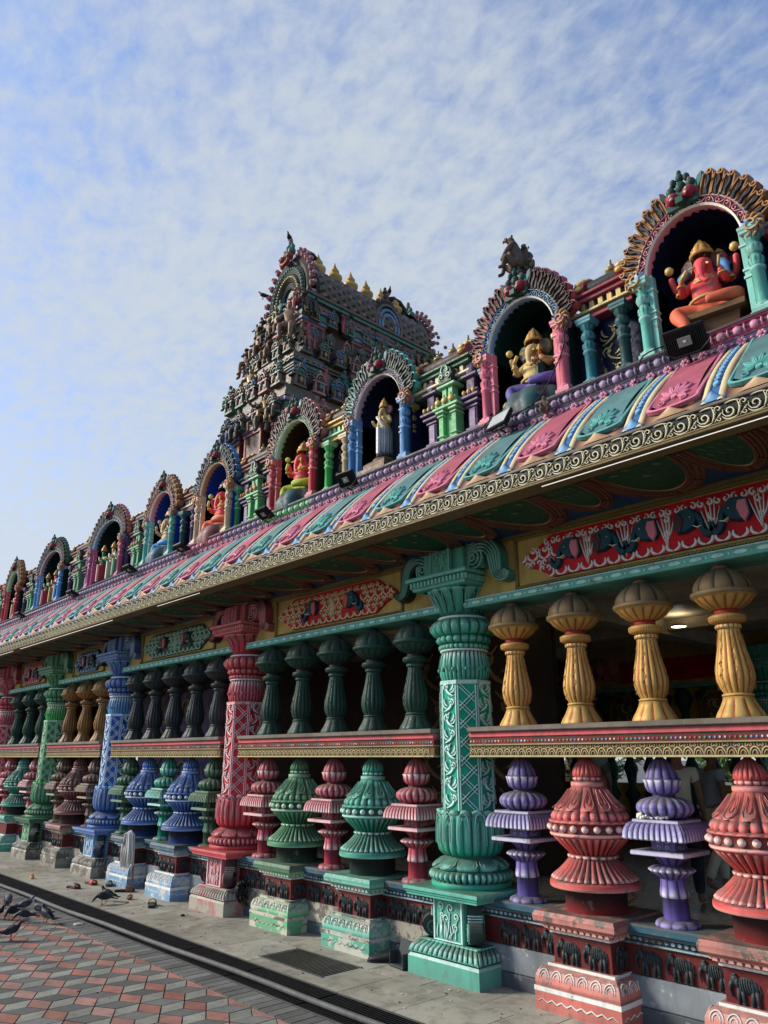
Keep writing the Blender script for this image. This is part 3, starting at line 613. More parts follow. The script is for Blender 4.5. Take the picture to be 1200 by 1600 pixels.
# ---- rails
def rail_part(x0, x1):
    m = MB(); R = 0
    m.box(x0, x1, 5.055, 5.50, 1.905, 1.948, 0, c=.008); m.box(x0, x1, 5.085, 5.47, 1.862, 1.905, 1, c=.004); m.box(x0, x1, 5.098, 5.46, 1.850, 1.862, 0)
    m.box(x0, x1, 5.092, 5.46, 1.806, 1.850, 2, c=.003); m.box(x0, x1, 5.082, 5.47, 1.794, 1.806, 3, c=.002); m.box(x0, x1, 5.098, 5.46, 1.715, 1.794, 4, c=.002)
    m.box(x0, x1, 5.082, 5.47, 1.700, 1.715, 3, c=.002, hi=.4)
    mp = plane_map((0, 5.092, 0), (1, 0, 0), (0, 0, 1), (0, -1, 0)); mq = plane_map((0, 5.098, 0), (1, 0, 0), (0, 0, 1), (0, -1, 0))
    x = x0+.02; k = 0
    while x < x1-.01:
        m.slab(arc(x, 1.829, .0085, .0095, 0, 2*pi, 8)[:-1], 0, .006, mp, 5+(k//2) % 4, bev=.25); k += 1; x += .034
    x = x0+.04
    det = 1 if x0 > -14 else 0
    while x < x1-.03:
        m.stroke(arc(x, 1.716, .034, .050, 0, pi, 8), .012, .008, mq, 3, hi=.6)
        m.stroke(arc(x, 1.716, .018, .030, 0, pi, 6), .008, .008, mq, 3, hi=.5)
        if det:
            m.stroke(spiral(x+.028, 1.778, .013, .003, rad(100), .9, 7), .006, .007, mq, 3, hi=.7); m.stroke(spiral(x-.028, 1.778, .013, .003, rad(80), -.9, 7), .006, .007, mq, 3, hi=.7)
            m.stroke([(x, 1.765), (x, 1.79)], .008, .007, mq, 3, hi=.7)
        x += .074
    return wpart('rail', m, ['rail_cap', 'red_paint', 'oxide', 'relief_gold', 'brown', 'white_paint', 'red_paint', 'bright_green', 'sky_blue'])
for i in range(len(BAYS)): rail_part(COLS[i+1][0]+.215, COLS[i][0]-.215)

# ---- columns
def sweep2d(m, path, wid, y0, y1, ridges=5, mat=0, mp=None):
    """solid band along a 2D path (x, z) between depths y0 and y1, front ridged"""
    n = len(path); rings = []; at = []
    for i, (x, z) in enumerate(path):
        a = path[max(0, i-1)]; b = path[min(n-1, i+1)]; tx, tz = b[0]-a[0], b[1]-a[1]; l = sqrt(tx*tx+tz*tz); nx, nz = -tz/l, tx/l; w_ = wid[i]/2
        ring = [(x+nx*w_, y1, z+nz*w_)]; aa = [(0, 0)]
        for k in range(ridges*2+1):
            t = 1-2*k/(ridges*2); d = -.012 if k % 2 else .008
            ring.append((x+nx*w_*t, y0+(d if 0 < k < ridges*2 else .012), z+nz*w_*t)); aa.append((.85, 0) if k % 2 else (0, .35))
        ring.append((x-nx*w_, y1, z-nz*w_)); aa.append((0, 0)); rings.append(ring); at += aa
    m.loft(rings, [mat]*n, closed=True, at=at, caps=True, smooth=False)
def smooth2(pts, k=4):
    o = []; n = len(pts)
    for i in range(n-1):
        p0, p1, p2, p3 = pts[max(0, i-1)], pts[i], pts[i+1], pts[min(n-1, i+2)]
        for q in range(k):
            t = q/k; o.append(tuple(.5*((2*p1[d])+(-p0[d]+p2[d])*t+(2*p0[d]-5*p1[d]+4*p2[d]-p3[d])*t*t+(-p0[d]+3*p1[d]-3*p2[d]+p3[d])*t**3) for d in range(len(p1))))
    o.append(pts[-1]); return o
def leafscroll(m, mp, x0, x1, z0, z1, pitch, mat=1, hi=.9, w=.012, d=.009):
    z = z0; s = 1; W = (x1-x0); cx = (x0+x1)/2
    while z < z1-.5*pitch:
        h = pitch
        m.stroke(bez((cx-s*W*.38, z), (cx+s*W*.55, z+h*.35), (cx-s*W*.05, z+h*.95), 8), w*1.2, d, mp, mat, hi=hi)
        m.stroke([(cx+s*(x-0), y) for x, y in spiral(W*.20, z+h*.62, W*.22, W*.05, rad(-60), 1.1, 9)], w*.9, d, mp, mat, hi=hi)
        m.stroke(bez((cx-s*W*.1, z+h*.35), (cx-s*W*.42, z+h*.5), (cx-s*W*.36, z+h*.85), 5), w, d, mp, mat, hi=hi*.8)
        m.stroke(bez((cx-s*W*.15, z+h*.2), (cx-s*W*.45, z+h*.25), (cx-s*W*.44, z+h*.5), 5), w*.8, d, mp, mat, hi=hi*.8)
        s = -s; z += pitch
def column_meshes():
    # shaft
    m = MB(); ap = .215; ro = ap/cos(pi/8)
    octr = lambda r, z: [(r*cos(pi/8+k*pi/4), r*sin(pi/8+k*pi/4), z) for k in range(8)]
    m.loft([octr(ro, 1.24), octr(ro, 2.325), octr(ro*1.06, 2.33), octr(ro*1.06, 2.365), octr(ro*.9, 2.368)], [0, 2, 2, 2], smooth=False, at=[(0, 0)]*16+[(.5, 0)]*24)
    for k in range(8):
        a = k*pi/4; nr = (sin(a), -cos(a), 0); u = (cos(a), sin(a), 0); o = (nr[0]*ap, nr[1]*ap, 0); mp = plane_map(o, u, (0, 0, 1), nr); hw = ap*math.tan(pi/8)
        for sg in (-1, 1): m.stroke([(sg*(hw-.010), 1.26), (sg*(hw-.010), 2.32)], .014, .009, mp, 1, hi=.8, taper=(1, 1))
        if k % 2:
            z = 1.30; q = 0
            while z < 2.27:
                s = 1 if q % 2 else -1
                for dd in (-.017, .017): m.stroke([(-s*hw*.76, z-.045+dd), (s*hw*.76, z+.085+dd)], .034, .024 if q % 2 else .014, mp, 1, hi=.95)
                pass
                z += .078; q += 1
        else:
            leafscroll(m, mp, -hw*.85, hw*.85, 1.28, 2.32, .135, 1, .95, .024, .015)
    shaft = m.mesh('column')
    # pedestal
    m = MB(); R0 = .39
    m.sq([(.39, -.02, 0), (.39, .012, 0, 0, .3), (.39, .128, 0, 0), (.388, .132, 0, 1), (.375, .150, 0, .8), (.36, .152, 0)])
    m.sq([(.36, .152, 0), (.388, .165, 0, .1, .2), (.392, .185, 0, .5, 0, 1), (.378, .215, 0, .7, 0, 1), (.335, .245, 0, .2, 0, 1), (.322, .250, 0), (.322, .262, 0, .8), (.29, .266, 0)], flute=14, famp=.06)
    m.sq([(.17, .26, 3), (.17, .60, 3)], cy=-.06); m.sq([(.205, .26, 3), (.205, .58, 3)], cy=.05)
    m.box(-.165, .165, -.30, -.10, .262, .60, 3, c=.004)
    mp = plane_map((0, -.301, 0), (1, 0, 0), (0, 0, 1), (0, -1, 0))
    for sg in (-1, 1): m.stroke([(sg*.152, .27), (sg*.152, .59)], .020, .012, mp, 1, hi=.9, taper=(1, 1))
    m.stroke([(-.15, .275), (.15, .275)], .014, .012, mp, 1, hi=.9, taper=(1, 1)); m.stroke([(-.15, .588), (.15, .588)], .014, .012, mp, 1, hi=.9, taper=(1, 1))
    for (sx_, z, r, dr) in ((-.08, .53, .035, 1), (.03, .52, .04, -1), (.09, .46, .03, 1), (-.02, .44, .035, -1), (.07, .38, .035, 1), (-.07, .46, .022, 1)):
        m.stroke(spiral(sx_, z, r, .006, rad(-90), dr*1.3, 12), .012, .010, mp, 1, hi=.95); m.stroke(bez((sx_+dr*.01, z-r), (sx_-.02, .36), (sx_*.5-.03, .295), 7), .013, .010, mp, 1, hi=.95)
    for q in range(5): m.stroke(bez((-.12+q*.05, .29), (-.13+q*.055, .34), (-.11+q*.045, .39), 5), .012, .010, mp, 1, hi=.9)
    for k in range(4):        # diagonal console scrolls at the corners
        a = pi/4+k*pi/2; ux, uy = cos(a), sin(a); nx, ny = -uy, ux
        path = smooth2([(.20, .62), (.245, .585), (.275, .53), (.29, .47), (.30, .41), (.295, .36), (.325, .315), (.375, .325), (.395, .37), (.365, .41), (.33, .395), (.333, .365)], 3)
        wd = [.085-.035*i/len(path) for i in range(len(path))]; n = len(path); rings = []; at = []
        for i, (r, z) in enumerate(path):
            p0 = path[max(0, i-1)]; p1 = path[min(n-1, i+1)]; tx, tz = p1[0]-p0[0], p1[1]-p0[1]; l = sqrt(tx*tx+tz*tz) or 1; qx, qz = -tz/l*wd[i]*.5, tx/l*wd[i]*.5; ring = []
            for (s1, s2) in ((1, -1), (1, 1), (-1, 1), (-1, -1)): ring.append((ux*(r+qx*s1)+nx*.052*s2, uy*(r+qx*s1)+ny*.052*s2, z+qz*s1))
            rings.append(ring); at += [(.55, 0), (.0, 0), (0, 0), (.55, 0)]
        m.loft(rings, [3]*n, caps=True, smooth=False, at=at)
        for sg in (1, -1):
            o = (ux*.335+nx*.060*sg, uy*.335+ny*.060*sg, .355); mpk = plane_map(o, (ux, uy, 0), (0, 0, 1), (nx*sg, ny*sg, 0))
            m.slab(arc(0, 0, .078, .078, 0, 2*pi, 20)[:-1], -.06, .0, mpk, 3, hi=.15); m.stroke(spiral(0, 0, .068, .010, rad(100), 1.9 if sg > 0 else -1.9, 22), .016, .010, mpk, 1, hi=.9)
        for z in (.44, .46, .48):
            m.box(ux*.29-.06, ux*.29+.06, uy*.29-.06, uy*.29+.06, z-.006, z+.006, 0, hi=.9, rot=Matrix.Rotation(a, 3, 'Z'), ctr=(ux*.29, uy*.29, z))
    m.sq([(.36, .585, 2), (.395, .592, 2), (.395, .612, 2, .1), (.405, .614, 2), (.405, .632, 2, .1), (.418, .634, 2), (.418, .66, 2, .15), (.40, .664, 2), (.1, .666, 2)])
    ped = m.mesh('column_pedestal')
    # base: torus, lotus, urn
    m = MB(); S = 160
    m.lathe([(.335, .66, 0), (.342, .668, 0), (.342, .700, 0), (.328, .708, 0), (.325, .714, 0, .07, 40, .3), (.352, .726, 0, .09, 40, .5), (.364, .750, 0, .09, 40, .75), (.354, .776, 0, .09, 40, .6), (.322, .790, 0), (.30, .794, 0)], S, power=.45)
    m.lathe([(.298, .792, 0, 0, 0, 0, .3), (.322, .800, 0, .05, 10, .5, 0, -.004), (.330, .816, 0, .06, 10, .6, 0, -.008), (.305, .848, 0, .06, 10, .25), (.262, .876, 0, .05, 10, .05), (.226, .890, 0), (.222, .902, 0)], S)
    for k in range(10):
        a0 = 2*pi*(k+.5)/10
        def dm(x, y, h, a0=a0):
            z = .812+.068*y; r = .331-.085*max(0,y)**1.4+h; a = a0+x; return (r*cos(a), r*sin(a), z)
        for (q, w_) in ((1, .022), (.62, .018)):
            m.stroke([(x*q, .15+(y-.15)*q) for x, y in ((-.26, .95), (-.27, .5), (-.18, .14), (0, .0), (.18, .14), (.27, .5), (.26, .95))], w_, .008, dm, 1, hi=.85)
    m.lathe([(.222, .90, 0), (.250, .912, 0, .04, 24), (.276, .945, 0, .07, 24, .15), (.288, 1.0, 0, .07, 24, .35), (.290, 1.06, 0, .07, 24, .6), (.286, 1.13, 0, .06, 24, .55), (.276, 1.19, 0, .05, 24, .4), (.262, 1.235, 0, .03, 24, .3), (.245, 1.25, 0), (.20, 1.26, 0)], S)
    for k in range(12):
        a0 = 2*pi*k/12
        def um(x, y, h, a0=a0):
            z = .95+.30*y; r = .292-.03*max(0, y-.4)**1.5+h; a = a0+x; return (r*cos(a), r*sin(a), z)
        m.stroke([(-.17, 0.15), (-.18, .6), (-.13, .9), (0, 1.02), (.13, .9), (.18, .6), (.17, .15)], .022, .008, um, 1, hi=.8)
        m.stroke([(-.09, 0.2), (-.10, .6), (0, .88), (.10, .6), (.09, .2)], .014, .008, um, 0, hi=.5)
        m.ball(tuple(um(0, .82, .004)), .012, 6, 4, dk=.6)
    m.lathe([(.262, 1.225, 1, .05, 16, .5, 0, .02), (.292, 1.262, 1, .10, 16, .6, 0, .045), (.270, 1.272, 1, .08, 16, .2, 0, .03), (.235, 1.262, 1), (.21, 1.27, 0)], S)
    base = m.mesh('column_base')
    # capital: vase, torus, bell, dentil slab
    m = MB()
    m.lathe([(.198, 2.36, 0), (.214, 2.375, 1, .05, 32, .1), (.228, 2.42, 1, .06, 32, .15), (.232, 2.48, 1, .06, 32, .3), (.226, 2.545, 1, .05, 32, .6), (.212, 2.60, 1, .03, 32, .95), (.206, 2.632, 1, 0, 0, 1), (.222, 2.636, 1, 0, 0, 1), (.224, 2.648, 1, 0, 0, 1), (.200, 2.652, 0)], S)
    for k in range(12):
        a0 = 2*pi*k/12
        def vm(x, y, h, a0=a0):
            z = 2.45+.15*y; r = .236-.02*y*y+h; a = a0+x; return (r*cos(a), r*sin(a), z)
        m.stroke([(-.14, 1), (-.12, .35), (0, 0), (.12, .35), (.14, 1)], .014, .008, vm, 0, hi=.2, dk=.3); m.ball(tuple(vm(.26, .1, 0)), (.014, .014, .02), 6, 5)
    m.lathe([(.205, 2.65, 0, .06, 30, .3), (.236, 2.66, 0, .08, 30, .6), (.236, 2.688, 0, .08, 30, .6), (.208, 2.70, 0), (.20, 2.705, 0)], S)
    m.lathe([(.205, 2.70, 0, .05, 20), (.240, 2.712, 0, .08, 20, .2), (.262, 2.738, 0, .08, 20, .5), (.250, 2.765, 0, .06, 20, .3), (.246, 2.772, 0, 0, 0, 0, .4), (.285, 2.79, 0, .05, 20, .2), (.308, 2.825, 0, .08, 20, .4), (.310, 2.86, 0, .08, 20, .5), (.292, 2.90, 0, .07, 20, .3), (.255, 2.925, 0, .03, 20), (.222, 2.935, 0)], S, power=.45)
    for k in range(20):
        a0 = 2*pi*(k+.5)/20
        def tm(x, y, h, a0=a0):
            z = 2.80+.10*y; r = .313-.02*(2*y-1)**2+h; a = a0+x; return (r*cos(a), r*sin(a), z)
        m.stroke(arc(0, 0, .085, .8, rad(20), rad(160), 6), .014, .006, tm, 1, hi=.8)
    m.lathe([(.222, 2.93, 1, 0, 0, .9), (.236, 2.938, 1, 0, 0, 1), (.236, 2.952, 1, 0, 0, .9), (.212, 2.96, 0), (.208, 2.985, 0), (.214, 3.0, 0, .05, 16, .1), (.232, 3.05, 0, .07, 16, .2), (.268, 3.12, 0, .08, 16, .3), (.312, 3.175, 0, .08, 16, .5), (.338, 3.20, 1, .07, 16, .8, 0, .025), (.322, 3.212, 0), (.26, 3.215, 0)], S)
    for k in range(16):
        a0 = 2*pi*(k+.5)/16
        def bm(x, y, h, a0=a0):
            z = 3.02+.175*y; r = .228+.09*max(0,y)**1.6+.01+h; a = a0+x; return (r*cos(a), r*sin(a), z)
        m.stroke([(-.14, .1), (-.15, .7), (-.09, .95), (0, 1.0), (.09, .95), (.15, .7), (.14, .1)], .014, .009, bm, 1, hi=.75)
        m.stroke(spiral(0, .78, .07, .02, rad(-90), 1, 8), .010, .009, bm, 1, hi=.7)
    m.sq([(.27, 3.205, 0), (.335, 3.215, 0), (.338, 3.235, 0, .2), (.345, 3.24, 0, 0, .3), (.345, 3.30, 0, 0, .3), (.385, 3.305, 0, .1), (.39, 3.325, 0, .2), (.385, 3.34, 0), (.1, 3.342, 0)])
    for e in range(4):
        R_ = Matrix.Rotation(e*pi/2, 3, 'Z')
        for q in range(15):
            x = -.33+q*.0471; p = R_ @ Vector((x, -.352, 3.27))
            m.box(p.x-.013, p.x+.013, p.y-.016, p.y+.016, 3.246, 3.296, 0, c=.004, hi=.3)
    cap = m.mesh('column_capital')
    # bracket: block and two volute arms
    m = MB(); m.box(-.26, .26, -.26, .20, 3.34, 3.585, 0, c=.008)
    mp = plane_map((0, -.262, 0), (1, 0, 0), (0, 0, 1), (0, -1, 0)); mx_ = plane_map((.262, 0, 0), (0, 1, 0), (0, 0, 1), (1, 0, 0))
    m.box(-.135, .135, -.30, -.25, 3.35, 3.575, 0, c=.006); mp2 = plane_map((0, -.301, 0), (1, 0, 0), (0, 0, 1), (0, -1, 0))
    for sg in (-1, 1):
        m.stroke([(sg*.12, 3.36), (sg*.12, 3.57)], .014, .01, mp2, 1, hi=.35, taper=(1, 1))
        for (x, z, r, t) in ((.055, 3.52, .035, 1.3), (.05, 3.43, .04, -1.3)): m.stroke([(sg*a_, b_) for a_, b_ in spiral(x, z, r, .006, rad(-90), t, 10)], .012, .01, mp2, 1, hi=.3)
        m.stroke([(sg*a_, b_) for a_, b_ in bez((.0, 3.36), (.09, 3.46), (.0, 3.56), 6)], .012, .01, mp2, 1, hi=.3)
        path = smooth2([(.20, 3.40), (.25, 3.50), (.35, 3.575), (.47, 3.565), (.555, 3.48), (.575, 3.37), (.60, 3.27), (.67, 3.235), (.71, 3.28)], 4)
        wd = [.15*(1 if i < len(path)*.55 else 1-.62*(i/len(path)-.55)/.45) for i in range(len(path))]
        pp = [(sg*x, z) for x, z in path]
        sweep2d(m, pp, [w_*sg for w_ in wd], -.20, .16, 5)
        m.box(*sorted((sg*.22, sg*.42)), -.16, .16, 3.36, 3.52, 0)
        for (r, dpt) in ((.10, .03), (.065, .04), (.03, .05)):
            m.stroke([(sg*a_, b_) for a_, b_ in arc(.325, 3.46, r, r, 0, 2*pi, 16)], .022, dpt, plane_map((0, -.165, 0), (1, 0, 0), (0, 0, 1), (0, -1, 0)), 1, hi=.25, taper=(1, 1))
    br = m.mesh('scroll_bracket')
    return shaft, ped, base, cap, br
CSH, CPED, CBASE, CCAP, CBR = column_meshes()
P('peeling_pink', (0.50, 0.13, 0.12), hi=(0.7, 0.5, 0.45), wear=.95, grime=.5, dust=.5, chip=(.36, .33, .27), sc=.6)
PEDC = {'teal': ('teal_paint', 'sea_green', 'teal_paint', 'teal_paint'), 'red': ('peeling_pink', 'pink_paint', 'red_paint', 'pink_paint'), 'blue': ('bare_plaster', 'sky_blue', 'blue_paint', 'sky_blue'), 'green': ('bare_plaster', 'bright_green', 'moss_green', 'leaf_green')}
for (X, c) in COLS:
    a, b, d = HUE[c]
    sh = part('column', CSH, [a, b, d], (X, 5.30, 0), label=f'{c} painted carved column' if c != 'teal' else 'sea green painted carved column')
    obj('column_pedestal', CPED, list(PEDC[c]), sh); obj('column_base', CBASE, [a, b], sh); obj('column_capital', CCAP, [a, b], sh); obj('scroll_bracket', CBR, [a, b], sh)
# ============================================================ LINTEL, SOFFIT, EAVE
XA, XB = -31.0, 2.5
# ---- lintel wall with teal strip
m = MB(); m.box(XA, XB, 5.22, 5.48, 3.04, 3.62, 0, c=.004)
wpart('lintel', m, ['yellow_wall'])
m = MB(); m.box(XA, XB, 5.15, 5.50, 3.015, 3.095, 0, c=.006); m.box(XA, XB, 5.138, 5.16, 3.078, 3.09, 1, c=.002, hi=.5)
mp = plane_map((0, 5.150, 0), (1, 0, 0), (0, 0, 1), (0, -1, 0)); x = XA
mb_ = plane_map((0, 0, 3.015), (1, 0, 0), (0, 1, 0), (0, 0, -1))
x = -19.0
while x < XB:
    m.slab([(x, 3.05), (x+.03, 3.036), (x+.09, 3.036), (x+.12, 3.05), (x+.09, 3.066), (x+.03, 3.066)], 0, .006, mp, 0, hi=.75, bev=.12)
    m.slab([(x+.127, 3.040), (x+.147, 3.040), (x+.147, 3.062), (x+.127, 3.062)], 0, .005, mp, 0, hi=.5, bev=.2); x += .16
wpart('lintel_strip', m, ['sea_green', 'teal_pale'])
def panel(xa, xb, base, heads, tip=.36):
    """carved panel between columns; diamond-ended painted field with elephant heads"""
    m = MB(); z0, z1 = 3.135, 3.545; zc = (z0+z1)/2; Y = 5.22
    mp = plane_map((0, Y, 0), (1, 0, 0), (0, 0, 1), (0, -1, 0))
    # rope frame, four mitred sides
    for (a, b, c, d) in ((xa, xb, z0-.03, z0), (xa, xb, z1, z1+.03), (xa, xa+.035, z0, z1), (xb-.035, xb, z0, z1)): m.box(a, b, Y-.026, Y+.01, c, d, 3, c=.008, dk=.25)
    x = xa
    while x < xb:
        for zz in (z0-.015, z1+.015): m.stroke([(x, zz-.010), (x+.018, zz+.010)], .010, .034, mp, 3, hi=.8)
        x += .026
    z = z0
    while z < z1:
        for xx in (xa+.017, xb-.017): m.stroke([(xx-.010, z), (xx+.010, z+.018)], .010, .034, mp, 3, hi=.8)
        z += .026
    # field
    xl, xr = xa+.07, xb-.07; h = .185
    pts = [(xl, zc), (xl+tip*.35, zc+h*.42), (xl+tip*.5, zc+h*.5), (xl+tip*.9, zc+h*.95), (xl+tip, zc+h*1.02), (xl+tip+.04, zc+h), (xr-tip-.04, zc+h), (xr-tip, zc+h*1.02), (xr-tip*.9, zc+h*.95), (xr-tip*.5, zc+h*.5), (xr-tip*.35, zc+h*.42), (xr, zc),
           (xr-tip*.35, zc-h*.42), (xr-tip*.5, zc-h*.5), (xr-tip*.9, zc-h*.95), (xr-tip, zc-h*1.02), (xr-tip-.04, zc-h), (xl+tip+.04, zc-h), (xl+tip, zc-h*1.02), (xl+tip*.9, zc-h*.95), (xl+tip*.5, zc-h*.5), (xl+tip*.35, zc-h*.42)]
    m.slab(pts, 0, .03, mp, 0, bev=.01)
    mq = plane_map((0, Y-.030, 0), (1, 0, 0), (0, 0, 1), (0, -1, 0))
    inside = lambda x, z: abs(z-zc) < h*.93 and abs(z-zc) < (min(x-xl, xr-x))*h/tip*.9+.008
    # heads
    L = xr-xl-2*tip; hx = []
    for k in range(heads): hx.append(xl+tip+L*(k+.5)/heads)
    rnd = random.Random(int(abs(xa)*10))
    # scroll carving; fills the field in a near-regular flow
    nx = int((xr-xl)/.062)
    for i in range(nx):
        for j in range(7):
            x = xl+.03+.062*i+(.031 if j % 2 else 0); z = zc-h+.03+j*.056
            if not inside(x, z): continue
            if any(abs(x-c) < .15 and abs(z-zc+.01) < .115 for c in hx): continue
            s = 1 if (i+j) % 2 else -1; a = rnd.uniform(-.5, .5)+(pi/2 if z > zc else -pi/2)
            if (i*3+j) % 3:
                m.stroke(spiral(x, z, .030, .006, a, 1.0*s, 8), .020, .014, mq, 1, hi=.8)
            else:
                m.stroke(bez((x-s*.034, z-.026), (x+s*.036, z-.014), (x+s*.014, z+.036), 6), .026, .013, mq, 1, hi=.8)
    n = len(pts)
    mf = plane_map((0, Y-.034, 0), (1, 0, 0), (0, 0, 1), (0, -1, 0))
    for k, cx in enumerate(hx):
        s = 1 if k % 2 else -1     # trunk side
        E = lambda x, z: (cx+s*x*1.3, zc+z*1.45)
        m.slab([E(*p) for p in ((-.085, .03), (-.07, .068), (-.03, .082), (.02, .085), (.05, .062), (.065, .03), (.06, -.01), (.03, -.035), (-.01, -.05), (-.06, -.05), (-.09, -.02))], -.004, .040, mf, 2, bev=.18, hi=.2)
        m.stroke([E(*p) for p in smooth2([(.045, .04), (.075, .0), (.078, -.045), (.105, -.075), (.135, -.055), (.138, -.02)], 3)], .055, .034, mf, 2, hi=.2, taper=(1, .35))
        m.slab([E(*p) for p in ((-.075, .055), (-.030, .060), (-.015, .02), (-.03, -.03), (-.055, -.062), (-.082, -.02))], .034, .050, mf, 4, bev=.15, hi=.15)
        m.stroke([E(*p) for p in ((.03, -.02), (.055, -.035), (.085, -.030))], .012, .046, mf, 5, hi=.9)
        m.ball((cx+s*.03, Y-.078, zc+.035), .006, 6, 4, 5)
    # floral column between a pair
    for k in range(0, heads-1):
        cx = (hx[k]+hx[k+1])/2
        for q in range(5): m.stroke(bez((cx, zc-.15+q*.02), (cx+(q-2)*.02, zc-.05), (cx+(q-2)*.035, zc+.14-abs(q-2)*.03), 6), .012, .016, mq, 1, hi=.9)
    return wpart('carved_panel', m, base)
WHT = 'carv_white'; P('carv_white', (0.62, 0.50, 0.46), hi=(0.78, 0.72, 0.68), grime=.1, dust=.1, wear=.1)
P('carv_gold', (0.55, 0.30, 0.10), hi=(0.75, 0.6, 0.35), grime=.2, dust=.1, wear=.1)
P('carv_pale_green', (0.14, 0.36, 0.24), hi=(0.4, 0.6, 0.45), grime=.2, dust=.1, wear=.1)
P('panel_red', (0.50, 0.008, 0.014), grime=.15, dust=.1, wear=.05, edge=0)
P('head_teal', (0.008, 0.045, 0.065), hi=(0.05, 0.13, 0.17), grime=.1, dust=.1, wear=0, edge=0)
PANELS = [(['panel_red', 'carv_white', 'head_teal', 'gold_dark', 'rose', 'ivory'], 6), (['panel_red', 'carv_gold', 'head_teal', 'gold_dark', 'panel_red', 'ivory'], 2),
          (['tower_green', 'carv_pale_green', 'dark_green_paint', 'gold_dark', 'panel_red', 'ivory'], 2), (['navy', 'mid_blue', 'head_teal', 'gold_dark', 'rose', 'ivory'], 2), (['panel_red', 'rose', 'head_teal', 'gold_dark', 'rose', 'ivory'], 2),
          (['panel_red', 'carv_gold', 'head_teal', 'gold_dark', 'rose', 'ivory'], 2), (['navy', 'mid_blue', 'head_teal', 'gold_dark', 'rose', 'ivory'], 2), (['panel_red', 'rose', 'head_teal', 'gold_dark', 'rose', 'ivory'], 2)]
for i in range(7):
    a, b = COLS[i+1][0], COLS[i][0]; panel(a+.72, b-.72, PANELS[i][0], PANELS[i][1], tip=.36 if i < 3 else .26)
# ---- soffit with painted scallops
m = MB(); m.box(XA, XB, 4.30, 5.5, 3.60, 3.68, 0, c=.004); m.box(XA, XB, 5.185, 5.23, 3.575, 3.605, 1, c=.004)
wpart('soffit', m, ['soffit_blue', 'gold_dark'])
m = MB(); x = XB-.2; k = 0
mp = plane_map((0, 4.37, 3.60), (1, 0, 0), (0, 1, 0), (0, 0, -1))
while x > -20:
    bigc = k % 2 == 0; rx = .41 if bigc else .27; ry = .81 if bigc else .68; zb = .0 if bigc else .010
    outl = arc(x, 0, rx, ry, 0, pi, 18); m.slab(outl, 0, .018+zb, mp, 0, bev=0)
    mq = plane_map((0, 4.36, 3.60-.018-zb), (1, 0, 0), (0, 1, 0), (0, 0, -1))
    w_ = .15 if bigc else .12
    for q, hi_ in ((0, .2), (1, .9), (2, .1), (3, .7)): m.stroke(arc(x, 0, rx-.012-q*w_/4, ry-.012-q*w_/4, rad(2), rad(178), 18), w_/4.2, .012, mq, 1, hi=hi_, taper=(1, 1))
    for q in (-1, 0, 1):
        a = rad(90+q*38); m.stroke([(x+(rx-.1)*cos(a), (ry-.1)*sin(a)), (x+(rx)*cos(a), (ry)*sin(a))], .018, .016, mq, 1, dk=.5)
    if bigc:
        for (sx_, sy) in ((-.16, .12), (.16, .12), (0, .28), (-.05, .08)):
            for q in range(3):
                a = q*pi/3; m.stroke([(x+sx_-.03*cos(a), sy-.03*sin(a)), (x+sx_+.03*cos(a), sy+.03*sin(a))], .007, .004, mq, 0, hi=.9)
    else:
        for q in range(8): m.stroke([(x-.10+(q % 4)*.06, .06+(q//4)*.13), (x-.08+(q % 4)*.06, .12+(q//4)*.13)], .008, .004, mq, 0, hi=.7)
    x -= .58; k += 1
wpart('scallop_frieze', m, ['soffit_green', 'bronze'])
# ---- eave board and gold frieze
m = MB(); m.box(XA, XB, 4.19, 4.37, 3.570, 3.590, 0, c=.004); m.box(XA, XB, 4.20, 4.36, 3.590, 3.72, 1, c=.003); m.box(XA, XB, 4.185, 4.36, 3.715, 3.737, 2, c=.005)
m.box(XA, XB, 4.186, 4.21, 3.588, 3.598, 3, c=.002, hi=.5)
wpart('eave_board', m, ['board_brown', 'black', 'rail_cap', 'board_brown'])
m = MB(); mp = plane_map((0, 4.20, 0), (1, 0, 0), (0, 0, 1), (0, -1, 0)); x = XB-.1; k = 0
P('frieze_gold', (0.46, 0.40, 0.20), hi=(0.75, 0.70, 0.48), grime=.35, dust=.4, wear=.1, rough=.45)
while x > -27:
    near = x > -13; s = 1
    zc = 3.655
    m.stroke(spiral(x, zc-.004, .042, .008, rad(150), 1.35, 12 if near else 7), .0105, .013, mp, 0, hi=.7)
    m.stroke(bez((x-.045, zc-.025), (x-.02, zc-.072), (x+.05, zc-.045), 5), 0.0092, .012, mp, 0, hi=.6)
    m.stroke(bez((x+.045, zc-.04), (x+.075, zc+.0), (x+.05, zc+.055), 5), 0.0099, .012, mp, 0, hi=.6)
    m.stroke(bez((x-.02, zc+.05), (x+.03, zc+.065), (x+.07, zc+.045), 5), 0.0092, .012, mp, 0, hi=.7)
    if near:
        m.stroke(spiral(x+.088, zc+.030, .024, .006, rad(-120), -1.1, 8), 0.0073, .012, mp, 0, hi=.8)
        m.stroke(spiral(x+.090, zc-.036, .020, .005, rad(60), 1.1, 8), 0.0066, .012, mp, 0, hi=.7)
        m.stroke(bez((x+.06, zc-.05), (x+.09, zc-.01), (x+.11, zc-.0), 5), 0.0073, .012, mp, 0, hi=.5)
        m.ball((x+.063, 4.196, zc+.004), .009, 6, 4, hi=.7); m.ball((x-.05, 4.196, zc+.035), .008, 6, 4, hi=.7)
    else: m.stroke(spiral(x+.088, zc, .035, .01, rad(-120), -1.1, 6), 0.0092, .012, mp, 0, hi=.7)
    x -= .152; k += 1
wpart('gold_frieze', m, ['frieze_gold'])
